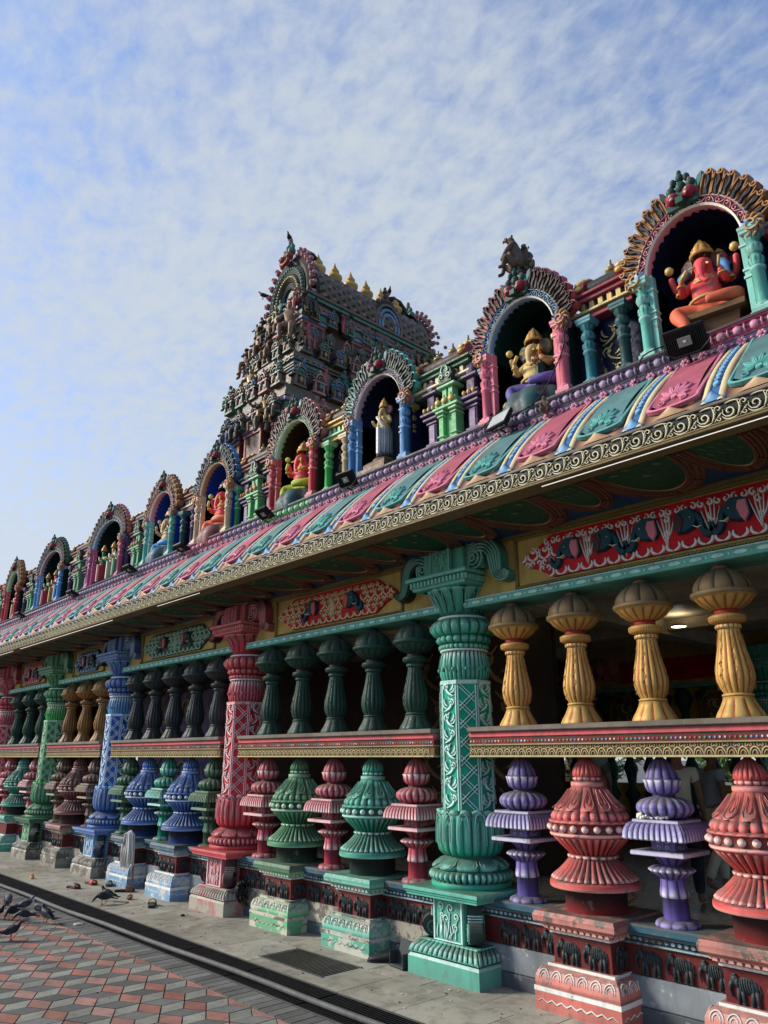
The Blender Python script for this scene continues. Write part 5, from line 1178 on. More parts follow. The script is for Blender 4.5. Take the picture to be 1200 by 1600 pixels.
def flame_mesh(w, sp, ry, nf=7, L=.225):
    m = MB(); R0x, R0z = w+.075, ry+.075
    for sd in (1,):
        for k in range(nf):
            a = rad(6+66*(k+.5)/nf) if sd > 0 else rad(180-6-66*(k+.5)/nf)
            l = L*(.72+.35*k/nf); bx, bz = R0x*cos(a), sp+R0z*sin(a)
            aa = a+(rad(10)*sd); ux, uz = cos(aa), sin(aa); vx, vz = -uz*sd, ux*sd
            if k >= nf-3:   # the top ones stand more upright
                aa = a+(pi/2-a)*.35; ux, uz = cos(aa), sin(aa); vx, vz = -uz*sd, ux*sd
            def mp(x, y, h): return (bx+vx*x+ux*y, -.008-h, bz+vz*x+uz*y)
            wv = (R0x*rad(66)/nf)*.52+.012
            m.slab([(-wv, -.01), (-wv*1.05, l*.45), (-wv*.95, l*.8), (-wv*.3, l*1.03), (wv*.4, l*1.02), (wv*.9, l*.85), (wv, l*.45), (wv, -.01)], -.06, .018, mp, 0, bev=.08)
            for x in (-.85, .85): m.stroke([(wv*x, 0), (wv*x*1.05, l*.45), (wv*x*.85, l*.8)], wv*.35, .042, mp, 0, hi=.22, taper=(.8, .6))
            m.stroke([(wv*.42, 0), (wv*.40, l*.6)], wv*.28, .030, mp, 0, hi=.2, taper=(.8, .6))
            m.stroke(smooth2([(-.1*wv, 0), (wv*.12, l*.25), (-wv*.22, l*.5), (0, l*.72)], 2), wv*.55, .044, mp, 1, hi=.3, taper=(.8, .5))
            m.stroke(spiral(-wv*.1, l*.84, wv*.55, wv*.12, rad(-20), -1.1, 8), wv*.30, .048, mp, 0, hi=.4, taper=(.9, .6))
    return m.mesh('flame_crest')
def crest_mesh():
    m = MB(); B = m.ball
    for s in (-1, 1):
        B((s*.062, -.055, .055), (.048, .046, .048), 12, 8, 0); B((s*.105, -.035, .05), (.022, .02, .028), 8, 6, 0); B((s*.060, -.098, .060), .010, 6, 4, 3)
        m.tube([(s*.05, -.095, .035), (s*.058, -.115, .012)], .008, 6, 3, rr=[.011, .005]); B((s*.075, -.03, .135), (.035, .04, .042), 10, 7, 1, hi=.3); B((s*.05, -.03, .205), (.024, .03, .034), 8, 6, 1); B((s*.07, -.04, .165), (.016, .02, .02), 8, 5, 0, hi=.2)
        m.slab([(s*.11, .05), (s*.16, .12), (s*.165, .19), (s*.13, .17), (s*.10, .11)], -.02, .02, plane_map((0, -.02, 0), (1, 0, 0), (0, 0, 1), (0, -1, 0)), 2, bev=.15, hi=.4)
    m.box(-.03, .03, -.10, -.05, -.03, .03, 1)
    B((0, -.03, .14), (.04, .04, .05), 10, 7, 1); B((0, -.03, .225), (.03, .03, .035), 10, 7, 1, hi=.3); B((0, -.03, .27), (.018, .018, .025), 8, 6, 1); m.box(-.12, .12, -.045, .0, -.03, .12, 1)
    return m.mesh('crest')
CREST = crest_mesh()
def volute_mesh():
    m = MB(); mp = plane_map((0, -.035, 0), (1, 0, 0), (0, 0, 1), (0, -1, 0)); m.ball((0, -.01, 0), (.085, .05, .085), 14, 8, 0)
    m.ball((.03, -.055, .02), (.035, .03, .035), 10, 7, 0, hi=.3); m.ball((.04, -.085, .028), .010, 6, 4, 2)
    for k in range(7): a = rad(60+k*35); m.tube([(.05*cos(a), -.045, .05*sin(a)), (.085*cos(a+.3), -.05, .085*sin(a+.3)), (.095*cos(a+.7), -.035, .095*sin(a+.7))], .012, 6, 1, rr=[.014, .013, .007], hi=.4)
    m.stroke(spiral(-.01, -.0, .06, .012, rad(200), 1.2, 12), .02, .045, mp, 1, hi=.7)
    return m.mesh('volute')
VOL = volute_mesh()
NW = dict(n=(.372, .70, .44), w=(.60, .70, .44))
REC = {k: recess_mesh(*v) for k, v in NW.items()}; ARC = {k: arch_mesh(*v) for k, v in NW.items()}; FLM = {k: flame_mesh(*v, nf=(7 if k == 'n' else 9)) for k, v in NW.items()}
#        X, size, interior, pillar, arch, flame, flame2, volute, crest(face, body, ear)
NICHES = [(-1.90, 'n', 'navy', 'teal_pale', 'rose', 'tan', 'mid_blue', 'sky_blue', 'a'), (-3.52, 'n', 'niche_green', 'rose', 'mid_blue', 'red_paint', 'leaf_green', 'mauve', 'a'),
          (-5.47, 'n', 'navy', 'mid_blue', 'mauve', 'sea_green', 'teal_paint', 'salmon', 'a'), (-7.05, 'n', 'niche_brown', 'red_paint', 'bright_green', 'salmon', 'red_paint', 'mauve', 'a'),
          (-8.97, 'n', 'royal', 'cream', 'tan', 'mid_blue', 'sky_blue', 'salmon', 'a'), (-10.62, 'n', 'royal', 'teal_pale', 'rose', 'tan', 'brown', 'mauve', 'a'),
          (-12.68, 'w', 'niche_green', 'magenta', 'mid_blue', 'salmon', 'brown', 'sky_blue', 'a'), (-15.5, 'w', 'niche_green', 'sky_blue', 'mauve', 'moss_green', 'salmon', 'salmon', 'a'),
          (-17.9, 'n', 'niche_green', 'red_paint', 'bright_green', 'tan', 'moss_green', 'salmon', 'a'), (-19.9, 'n', 'navy', 'cream', 'moss_green', 'salmon', 'brown', 'mauve', 'a'), (-22.0, 'n', 'navy', 'teal_pale', 'mid_blue', 'tan', 'brown', 'mauve', 'a'), (-.45, 'n', 'navy', 'mid_blue', 'mauve', 'tan', 'mid_blue', 'salmon', 'a')]
for (X, kd, ci, cp, ca, cf, cf2, cv, _) in NICHES:
    w_, sp, ry = NW[kd]; Yf = 4.93
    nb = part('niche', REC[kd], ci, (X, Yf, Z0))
    obj('arch', ARC[kd], [ca, 'ivory'], nb); [obj('flame_crest', FLM[kd], [cf, cf2], nb, sc=(q_, 1, 1)) for q_ in (1, -1)]; obj('crest', CREST, ['wine', 'dark_green_paint', 'slate_teal', 'ivory'], nb, (0, -.01, sp+ry+.06), sc=1.08)
    for s in (-1, 1):
        obj('volute', VOL, [cv, 'tan', 'black'], nb, (s*(w_+.075), -.02, sp+.015), sc=(-s, 1, 1)); obj('pillar', PIL, cp, nb, (s*(w_+.055), -.02, 0)); obj('pilaster', PLS, cp, nb, (s*(w_-.012), .0, 0))
# ---- kuta roofs and little shrines between the niches
def finial_mesh():
    m = MB(); m.lathe([(.045, 0, 0), (.05, .012, 0), (.022, .022, 0), (.03, .035, 0, 0, 0, .5), (.052, .055, 0, 0, 0, .3), (.056, .075, 0, 0, 0, .5), (.035, .098, 0), (.018, .105, 0), (.026, .118, 0, 0, 0, .6), (.018, .13, 0), (.010, .14, 0), (.008, .175, 0), (.001, .185, 0)], 16); return m.mesh('finial')
FIN = finial_mesh()
def roof_mesh(L):
    m = MB(); w2 = .17
    for (h, z0, z1, mt, hi_) in ((.05, .68, .73, 1, .1), (.08, .73, .76, 0, .5), (.0, .76, .86, 2, .1), (.06, .86, .90, 1, .3), (.09, .90, .93, 1, .0)):
        m.box(-L-h, L+h, -w2-h, w2+h, z0, z1, mt, c=.006, hi=hi_)
    prof = [(w2+.02, .93), (w2+.055, .98), (w2+.04, 1.03), (w2-.03, 1.09), (.08, 1.13), (0, 1.145)]
    full = [(-x, z) for x, z in prof]+[(x, z) for x, z in reversed(prof[:-1])]
    m.loft([[(-L, y, z) for y, z in full], [(L, y, z) for y, z in full]], [3], closed=False, smooth=True)
    for s in (-1, 1):   # gilded horseshoe ends
        a_, b_ = (L-.07, L+.03) if s > 0 else (-L-.03, -L+.07)
        fu = [(y*1.12, .93+(z-.93)*1.10) for y, z in full]
        m.loft([[(a_, y, z) for y, z in fu], [(b_, y, z) for y, z in fu]], [4, 4], closed=True, caps=True, smooth=False, at=[(.3, 0)]*(2*len(fu)))
        for q in range(8): yy, zz = fu[1+q]; m.ball(((a_+b_)/2, yy, zz), (.042, .026, .026), 8, 5, 4, hi=.6)
    mp = plane_map((0, -w2-.005, 0), (1, 0, 0), (0, 0, 1), (0, -1, 0)); x = -L
    while x < L: m.slab([(x, .775), (x+.05, .775), (x+.05, .85), (x+.025, .865), (x, .85)], 0, .03, mp, 4 if int(x*20) % 3 == 0 else 0, bev=.15, hi=.5); x += .085
    return m.mesh('roof')
RF = {L: roof_mesh(L) for L in (.22, .34, .45, .62)}
def shrine_mesh():
    """green two-storey miniature shrine between plum pilasters"""
    m = MB()
    m.box(-.13, .13, -.02, .2, 0, .05, 0); m.box(-.15, .15, -.04, .2, .05, .075, 0, hi=.4)
    for x in (-.085, .085):
        m.box(x-.032, x+.032, -.02, .1, .075, .40, 0, c=.006); m.box(x-.045, x+.045, -.035, .1, .11, .13, 0, hi=.5); m.box(x-.045, x+.045, -.035, .1, .33, .35, 0, hi=.5); m.box(x-.055, x+.055, -.045, .1, .37, .40, 0, hi=.4)
    m.box(-.05, .05, .02, .1, .075, .40, 0, dk=.3); m.box(-.17, .17, -.06, .15, .40, .43, 0, hi=.3); m.box(-.14, .14, -.05, .15, .43, .50, 0)
    for x in (-.09, 0, .09): m.ball((x, -.06, .475), (.035, .02, .035), 8, 6, 2, hi=.5); m.ball((x, -.06, .52), (.012, .012, .02), 6, 5, 2)
    for x in (-.04, .04): m.box(x-.03, x+.03, -.01, .08, .50, .64, 0, c=.005, hi=.1)
    m.box(-.12, .12, -.04, .12, .64, .67, 0, hi=.4)
    mp = plane_map((0, -.02, 0), (1, 0, 0), (0, 0, 1), (0, -1, 0))
    m.slab([(-.085, .67), (-.10, .76), (-.075, .83), (-.03, .87), (0, .91), (.03, .87), (.075, .83), (.10, .76), (.085, .67)], -.06, .02, mp, 0, bev=.08, hi=.2)
    for sg in (-1, 1): m.stroke([(sg*x, z) for x, z in spiral(.045, .75, .035, .008, rad(-90), 1.2, 10)], .014, .036, mp, 0, hi=.8); m.stroke([(sg*x, z) for x, z in bez((.02, .79), (.07, .80), (.02, .87), 5)], .014, .034, mp, 0, hi=.8)
    for s in (-1, 1):      # plum wings set back
        c = s*.27
        m.box(c-.11, c+.11, .03, .25, 0, .07, 1); m.box(c-.06, c+.06, .05, .2, .07, .36, 1, c=.01); m.box(c-.035, c+.035, .04, .06, .10, .33, 1, hi=.8, c=.002)
        for (h, z) in ((.08, .10), (.075, .34), (.10, .38), (.12, .43)): m.box(c-h, c+h, .05-(h-.06), .22, z, z+.03, 1, hi=.35)
        for q in (-.06, 0, .06): m.ball((c+q, .0, .49), (.022, .02, .03), 6, 5, 2, hi=.2)
        m.box(c-.10, c+.10, .02, .2, .46, .52, 1); m.box(c-.055, c+.055, .03, .2, .52, .66, 1, c=.01); m.box(c-.10, c+.10, .0, .22, .66, .69, 1, hi=.4)
        m.lathe([(.085, .69, 1), (.10, .73, 1, .1, 8, .3), (.09, .79, 1, .1, 8, .2), (.05, .84, 1, .1, 8), (.015, .86, 1)], 32, cx=c, cy=.11)
    m.box(-.36, .36, .2, .5, 0, .66, 1)
    return m.mesh('miniature_shrine')
SHR = shrine_mesh()
# X, half length, roof (slab, cornice, neck, barrel), finials, front kind, colours
KUT = [(-2.73, .22, ('gold_dark', 'wine', 'plum', 'slate_teal'), 1, 'pp', ('deep_teal', 'slate_teal')), (-4.62, .34, ('cream', 'moss_green', 'mauve', 'salmon'), 3, 'sh', ('gold_dark', 'deep_teal')),
       (-6.26, .22, ('bright_green', 'gold_bright', 'moss_green', 'ivory'), 4, 'pp', ('bright_green', 'cream')), (-8.02, .34, ('moss_green', 'maroon', 'moss_green', 'mauve'), 3, 'sh', ('leaf_green', 'leaf_green')),
       (-9.80, .25 if False else .22, ('cream', 'maroon', 'plum', 'deep_teal'), 4, 'pp', ('slate_teal', 'plum')), (-11.55, .34, ('salmon', 'maroon', 'plum', 'sky_blue'), 3, 'sh', ('plum', 'plum')),
       (-14.1, .45, ('cream', 'maroon', 'moss_green', 'salmon'), 5, 'sh', ('plum', 'plum')), (-16.75, .34, ('cream', 'maroon', 'moss_green', 'cream'), 4, 'sh', ('plum', 'plum')), (-18.9, .34, ('cream', 'maroon', 'moss_green', 'gold'), 4, 'sh', ('plum', 'plum')), (-20.95, .34, ('cream', 'maroon', 'moss_green', 'ivory'), 4, 'sh', ('plum', 'plum')), (-1.12, .34, ('salmon', 'red_paint', 'plum', 'mid_blue'), 2, 'pp', ('deep_teal', 'slate_teal')), (-23.4, .62, ('cream', 'maroon', 'moss_green', 'ivory'), 6, 'sh', ('plum', 'plum'))]
for (X, L, rc, nf, kd, pc) in KUT:
    rf = part('roof', RF[L], [*rc, 'gold_bright'], (X, 5.22, Z0))
    for q in range(nf): obj('finial', FIN, 'gold_dark', rf, ((q+.5-nf/2)*(2*L/nf)*.95, 0, 1.135))
    if kd == 'pp':
        m = MB(); m.box(-.33, .33, .12, .5, 0, .68, 0); leafscroll(m, plane_map((0, .12, 0), (1, 0, 0), (0, 0, 1), (0, -1, 0)), -.11, .11, .06, .6, .18, 1, .8, .022, .02)
        wl = part('wall_panel', m, ['navy', 'gold_dark'], (X, 4.98, Z0))
        obj('pillar', PIL2, pc[0], wl, (-.15, .0, 0)); obj('pillar', PIL2, pc[1], wl, (.17, .0, 0))
    else:
        part('miniature_shrine', SHR, ['bright_green' if X > -9 else 'leaf_green', 'plum', 'gold_bright' if X > -6 else 'tan'], (X+.14 if X > -6 else X+.05, 4.96, Z0))
        part('pillar', PIL2, pc[1], (X+(.62 if X > -6 else .50), 5.0, Z0), sc=(.9, .9, 1)); part('pillar', PIL2, pc[0], (X-.42, 5.0, Z0), sc=(.9, .9, 1))

# ---- statues in the niches
seated(-1.90, Z0+.25, ('skin_pink', 'orange', 'gold_bright', 'skin_pink', 'gold_bright', 'brown'), 'large red elephant-headed statue in orange trousers with blue and green side heads', heads=[(.085, 'mid_blue'), (-.085, 'deep_teal')], s=1.0, rz=rad(8))
seated(-3.50, Z0+.22, ('pale_gold', 'purple_paint', 'gold_bright', 'pale_gold', 'gold_bright', 'slate_teal'), 'seated pale gold elephant-headed statue on a dark rock in the niche with pink pillars', seat='rock', s=.98, rz=rad(5))
c_ = standing(-3.40, Z0+.26, ('skin_pink', 'dark_green_paint', 'gold_bright'), 'small red-skinned crowned statue in green skirt sitting beside the pale gold elephant-headed statue', y=5.02, s=.62, pl=False)
r_ = MB(); r_.ball((0, 0, .07), (.06, .09, .055), 12, 8); r_.ball((0, -.085, .11), (.035, .05, .035), 10, 7); r_.tube([(0, -.12, .10), (0, -.145, .095)], .012, 6, rr=[.016, .008]); r_.tube([(.02, .08, .05), (.08, .1, .03), (.12, .05, .02)], .008, 6)
for s in (-1, 1): r_.ball((s*.03, -.07, .15), (.022, .01, .024), 8, 6, hi=.3); r_.tube([(s*.035, -.05, .06), (s*.04, -.09, .005)], .015, 6)
rt = empty('mouse_statue', (-3.74, 5.03, Z0+.03), 'yellow mouse statue in a purple cloth at the feet of the pale gold elephant-headed statue', 'statue'); obj('body', r_, 'gold_bright', rt)
m = MB(); m.ball((0, .02, .08), (.07, .075, .055), 12, 8, hi=.2); obj('cloth', m, 'purple_paint', rt)
standing(-5.50, Z0+.17, ('pale_gold', 'white_paint', 'gold_bright', 'rose'), 'standing pale gold elephant-headed statue in white skirt with pink ears on a brown base', eleph=True, s=1.12, y=5.04)
bs = MB(); bs.sq([(.20, -.17, 0), (.19, -.11, 0), (.15, -.10, 0, .3), (.15, -.05, 0), (.12, -.02, 0), (.0, -.015, 0)]); obj('plinth', bs, 'brown', bpy.data.objects[[o.name for o in SC.objects if o.name.startswith('standing_statue')][-1]])
seated(-7.06, Z0+.22, ('skin_pink', 'lime', 'gold_bright', 'salmon', 'lime', 'slate_teal'), 'seated pink elephant-headed statue in lime green trousers with a yellow crown under the green arch', seat='rock', s=1.0, rz=rad(6))
seated(-8.97, Z0+.20, ('skin_pink', 'orange', 'black', 'rose', 'lime', 'maroon'), 'seated pink elephant-headed statue with orange trousers and black headdress in the bright blue niche', seat='rock', s=1.05, rz=rad(6))
seated(-10.62, Z0+.22, ('cream', 'sky_blue', 'gold_bright', 'cream', 'gold_bright', 'cornice_blue'), 'seated yellow-cream elephant-headed statue with blue trousers between pale teal pillars', seat='rock', s=1.0, rz=rad(4))
standing(-13.02, Z0+.03, ('leaf_green', 'red_paint', 'gold_bright'), 'green-skinned crowned statue in long red skirt, leftmost of three under the wide blue arch', s=1.12, y=5.02, rz=.1)
standing(-12.66, Z0+.03, ('cream', 'ivory', 'gold_bright'), 'cream crowned statue, middle of three under the wide blue arch', s=1.12, y=5.05)
standing(-12.34, Z0+.03, ('cream', 'bright_green', 'gold_bright'), 'crowned statue in bright green skirt beside the magenta pillar, last of three', s=1.08, y=5.02, rz=-.1)
standing(-15.86, Z0+.03, ('leaf_green', 'red_paint', 'gold_bright'), 'green-skinned statue in dark red skirt, first of three in the niche with sky blue pillars', s=1.1, y=5.02)
standing(-15.50, Z0+.03, ('salmon', 'gold_bright', 'gold_bright'), 'statue in yellow skirt, middle of three in the niche with sky blue pillars', s=1.12, y=5.05)
standing(-15.16, Z0+.03, ('sky_blue', 'blue_paint', 'gold_bright'), 'statue in blue skirt, beside the sky blue pillar of the far wide niche', s=1.08, y=5.02)
standing(-17.9, Z0+.03, ('cream', 'cream', 'gold_bright'), 'cream crowned statue beside a red pillar in a small far niche', s=1.1, y=5.05)
standing(-19.9, Z0+.03, ('rose', 'salmon', 'gold_bright'), 'dusty pink statue in the farthest visible niche with cream pillars', s=1.1, y=5.05)

# ============================================================ GATE TOWER
TX, TYc, TZ = -12.53, 10.55, 4.56
tower = empty('gopuram_tower', (TX, TYc, TZ), 'tall tiered carved tower with barrel roof, gold finials and weathered figures above the hall', 'tower')
def tp(name, mb, mats, loc=(0, 0, 0), **k): return obj(name, mb, mats, tower, (loc[0]-TX, loc[1]-TYc, loc[2]-TZ), **k)
def tier(hx, y0, y1, z0, z1, cols, name='tier'):
    """wall with pilasters, projecting bays and a stack of mouldings at the top; own coordinates centred on TX, yc"""
    m = MB(); yc = (y0+y1)/2; hy = (y1-y0)/2; H = z1-z0
    m.box(-hx*.86, hx*.86, -hy*.94, hy*.94, 0, H, 0)
    bays = [('x', 0, hx*.34, hx)]  # on the -y and +y faces
    def mould(a, b, c, d, z, zz, mt, hi=0): m.box(a, b, c, d, z, zz, mt, c=.012, hi=hi)
    blocks = [(-hx, -hx*.52, -hy, -hy*.72), (hx*.52, hx, -hy, -hy*.72), (-hx*.30, hx*.30, -hy*1.02, -hy*.8), (hx*.6, hx*1.03, -hy*.40, -hy*.10), (hx*.6, hx*1.03, hy*.10, hy*.40), (hx*.52, hx, hy*.72, hy), (hx*.6, hx*1.06, -hy*.08, hy*.08), (-hx, -hx*.52, hy*.72, hy)]
    for (a, b, c, d) in blocks:
        cx, cy = (a+b)/2, (c+d)/2
        m.box(a+.03, b-.03, c+.03, d-.03, 0, H*.62, 1, c=.01)
        for (px, py) in ((a+.05, c+.05), (b-.05, c+.05), (a+.05, d-.05), (b-.05, d-.05)): m.box(px-.035, px+.035, py-.035, py+.035, .05, H*.60, 2, c=.008, hi=.2)
        for q, (e, z_, t, mt, h_) in enumerate(((.0, .0, .08, 3, .2), (.02, .08, .03, 4, .3), (.0, .56, .05, 5, .2), (.03, .61, .05, 3, .5), (.05, .66, .04, 2, .2), (.02, .70, .08, 4, .2), (.07, .78, .05, 3, .35), (.09, .83, .06, 0, .3), (.04, .89, .11, 0, .1))): m.box(a-e, b+e, c-e, d+e, H*z_, H*(z_+t), mt, c=.008, hi=h_)
        n = max(2, int((b-a)/.13))
        for q in range(n): m.box(a+(b-a)*(q+.5)/n-.03, a+(b-a)*(q+.5)/n+.03, c-.085, c-.0, H*.785, H*.885, 3, c=.01, hi=.7)
        n = max(2, int((d-c)/.13))
        for q in range(n): m.box(b+.0, b+.085, c+(d-c)*(q+.5)/n-.03, c+(d-c)*(q+.5)/n+.03, H*.785, H*.885, 5, c=.01, hi=.5)
    for (e, z_, t, mt) in ((.02, .74, .06, 1), (.06, .82, .06, 3), (.10, .88, .05, 0), (.05, .93, .07, 0)): m.box(-hx*.9-e, hx*.9+e, -hy*.96-e, hy*.96+e, H*z_, H*(z_+t), mt, c=.01, hi=.25)
    return tp(name, m, cols, (TX, yc, z0)), blocks, yc, H
def aedicule_mesh():
    m = MB(); m.box(-.14, .14, -.06, .10, 0, .05, 0, hi=.3); m.box(-.10, .10, -.04, .10, .05, .2, 1)
    for s in (-1, 1): m.box(s*.09-.018, s*.09+.018, -.07, .0, .05, .2, 0, hi=.5)
    m.box(-.15, .15, -.08, .10, .2, .235, 0, hi=.3); mp = plane_map((0, -.05, 0), (1, 0, 0), (0, 0, 1), (0, -1, 0))
    m.slab(arc(0, .235, .125, .15, 0, pi, 10), -.08, .02, mp, 2, bev=.06); m.stroke(arc(0, .245, .10, .12, 0, pi, 10), .03, .05, mp, 0, hi=.8); m.stroke(arc(0, .245, .05, .06, 0, pi, 8), .022, .045, mp, 2, hi=.8)
    for q in range(7): a = rad(15+25*q); m.ball((.135*cos(a), -.05, .24+.16*sin(a)), (.026, .03, .026), 6, 5, 2, hi=.5)
    m.ball((0, -.06, .42), (.03, .03, .05), 8, 6, 0, hi=.4); m.ball((0, -.09, .12), (.035, .03, .06), 8, 6, 3, hi=.3)
    return m.mesh('miniature_shrine')
AED = aedicule_mesh()
T1 = tier(1.14, 7.70, 13.4, 7.2, 9.0, ['tower_stone', 'tower_brown', 'tower_red', 'tower_purple', 'tower_green', 'tower_pink'])
T2 = tier(.97, 7.98, 13.15, 9.0, 9.95, ['tower_stone', 'tower_brown', 'tower_stone', 'tower_stone', 'tower_green', 'tower_blue'])
T3 = tier(.86, 8.22, 12.9, 9.95, 11.55, ['tower_brown', 'tower_brown', 'tower_stone', 'tower_blue', 'tower_green', 'tower_red'])
m = MB(); m.box(TX-1.25, TX+1.25, 7.75, 13.35, 4.56, 7.22, 0); 
for z in (6.9, 7.05): m.box(TX-1.33, TX+1.33, 7.67, 13.43, z, z+.08, 1, hi=.3)
obj('tower_base', m, ['tower_brown', 'tower_stone'], tower, (-TX, -TYc, -TZ))
trn = random.Random(3)
apal = [['tower_stone', 'tower_brown', 'tower_green', 'tower_flesh'], ['tower_green', 'tower_red', 'tower_pink', 'tower_stone'], ['tower_stone', 'tower_blue', 'tower_blue', 'tower_flesh'], ['tower_pink', 'tower_brown', 'tower_stone', 'tower_green']]
def ring_of(hx, y0, y1, z, nx, ny, s):
    for q in range(nx):
        x = TX-hx+2*hx*(q+.5)/nx; tp('miniature_shrine', AED, apal[trn.randrange(4)], (x, y0, z), sc=s)
    for q in range(ny):
        y = y0+.1+(y1-y0-.2)*(q+.5)/ny; tp('miniature_shrine', AED, apal[trn.randrange(4)], (TX+hx, y, z), rz=pi/2, sc=s)
ring_of(1.16, 7.62, 13.4, 9.0, 5, 11, 1.2); ring_of(1.02, 7.92, 13.15, 9.96, 5, 11, 1.0); ring_of(1.22, 7.55, 13.4, 8.35, 4, 9, 1.0); ring_of(.90, 8.16, 12.9, 10.95, 0, 9, 1.0); ring_of(.99, 8.1, 12.9, 10.35, 4, 10, .8)
# carved figures on the tower: bodies sit, stand, raise an arm
Jf = dict(pel=(0, 0, .42, .085), wai=(0, 0, .50, .075), che=(0, -.01, .62, .10), nec=(0, -.01, .71, .045), hea=(0, -.03, .79, .065), top=(0, -.02, .84, .05), sh=(.11, 0, .67, .045), el=(.20, -.05, .56, .034), wr=(.17, -.15, .50, .026), hp=(.06, 0, .39, .075), kn=(.12, -.16, .36, .055), an=(.10, -.15, .12, .038), to=(.11, -.22, .06, .03))
Jm, Em = mir(Jf, chain('pel', 'wai', 'che', 'nec', 'hea', 'top')+chain('che', 'sh', 'el', 'wr')+chain('pel', 'hp', 'kn', 'an', 'to'), ('sh', 'el', 'wr', 'hp', 'kn', 'an', 'to'))
F_SIT = skin('carved_figure', Jm, Em, 1)
Jm2 = dict(Jm); Jm2['el_'] = (-.26, -.04, .66, .034); Jm2['wr_'] = (-.36, -.08, .80, .026); Jm2['fi_'] = (-.33, -.08, .90, .02); F_ARM = skin('carved_figure', Jm2, Em+[('wr_', 'fi_')], 1)
Jm3 = dict(Jm)
for s, t in ((1, ''), (-1, '_')): Jm3['kn'+t] = (s*.08, -.03, .22, .055); Jm3['an'+t] = (s*.08, 0, .05, .04); Jm3['to'+t] = (s*.09, -.08, .02, .03)
F_STD = skin('carved_figure', Jm3, Em, 1)
FG = {'s': F_SIT, 'a': F_ARM, 't': F_STD}
for (k, x, y, z, rz, s, c) in (('a', -13.45, 7.95, 9.98, -.5, 1.0, 'tower_flesh'), ('s', -13.05, 8.0, 10.25, -.1, 1.0, 'tower_flesh'), ('s', -12.6, 7.98, 10.45, .1, .9, 'tower_stone'), ('s', -11.80, 7.98, 10.15, .45, 1.28, 'tower_flesh'), ('s', -12.25, 7.95, 10.5, 0, .85, 'tower_flesh'),
                               ('t', -11.55, 10.7, 10.05, 1.2, 1.15, 'tower_flesh'), ('s', -13.5, 7.62, 7.95, -.2, 1.15, 'tower_flesh'), ('s', -12.9, 7.55, 8.05, .1, 1.0, 'tower_stone'), ('a', -11.9, 7.55, 7.9, .6, 1.1, 'tower_stone'), ('s', -11.2, 8.3, 8.0, 1.3, 1.0, 'tower_flesh'),
                               ('s', -13.2, 8.15, 11.0, -.3, .75, 'tower_stone'), ('s', -11.7, 8.1, 11.25, .6, .6, 'tower_flesh'), ('t', -11.55, 12.0, 10.0, 1.3, .9, 'tower_stone'), ('t', -11.5, 9.4, 9.98, 1.4, .7, 'tower_stone'), ('t', -11.25, 10.5, 8.9, 1.4, .8, 'tower_stone')):
    tp('carved_figure', FG[k], c, (x, y, z), rz=rz, sc=s)
# barrel roof
RB = 11.55; Yg0, Yg1 = 8.50, 12.25
YG = 12.3
def rpro(t): # t 0..1 from right eave over the ridge to left eave
    P_ = ((.86, 0), (.95, .28), (.90, .58), (.72, .90), (.42, 1.16), (.16, 1.30), (0, 1.36)); u = (t if t <= .5 else 1-t)*2*6; i = min(5, int(u)); f_ = u-i
    x = P_[i][0]*(1-f_)+P_[i+1][0]*f_; z = P_[i][1]*(1-f_)+P_[i+1][1]*f_; return (x if t <= .5 else -x), z
m = MB(); nn = 24; R = []
for y in (Yg0, Yg1): R.append([(TX+rpro(k/nn)[0], y, RB+rpro(k/nn)[1]) for k in range(nn+1)])
m.loft(R, [0], closed=False, smooth=True)
def rmap(y, t, h):
    t = min(max(t, 0), 1); x, z = rpro(t); l = sqrt(x*x+z*z) or 1; return (TX+x+h*x/l, y, RB+z+h*z/l)
for k in range(-8, 20):       # raised lattice
    for sg in (1, -1):
        pts = []
        for q in range(17):
            y = Yg0+.1+.30*k+q*.145; t = .02+q*.029
            if sg < 0: t = .02+(16-q)*.029
            if Yg0+.05 < y < Yg1-.05: pts.append((y, t))
        if len(pts) > 2: m.stroke(pts, .045, .035, rmap, 1, hi=.25, taper=(1, 1))
for k in range(14):
    for j in range(6):
        y = Yg0+.25+.30*k; t = .05+j*.077; p = rmap(y+(.15 if j % 2 else 0), t, .01); m.ball(p, (.05, .06, .05), 6, 4, 2, hi=.3)
m.box(TX-.98, TX+.98, Yg0-.25, Yg1+.2, RB-.10, RB-.02, 3, hi=.3); m.box(TX-1.02, TX+1.02, Yg0-.28, Yg1+.24, RB-.02, RB+.05, 1, hi=.2)
obj('barrel_roof', m, ['tower_brown', 'tower_stone', 'tower_pink', 'tower_green'], tower, (-TX, -TYc, -TZ))
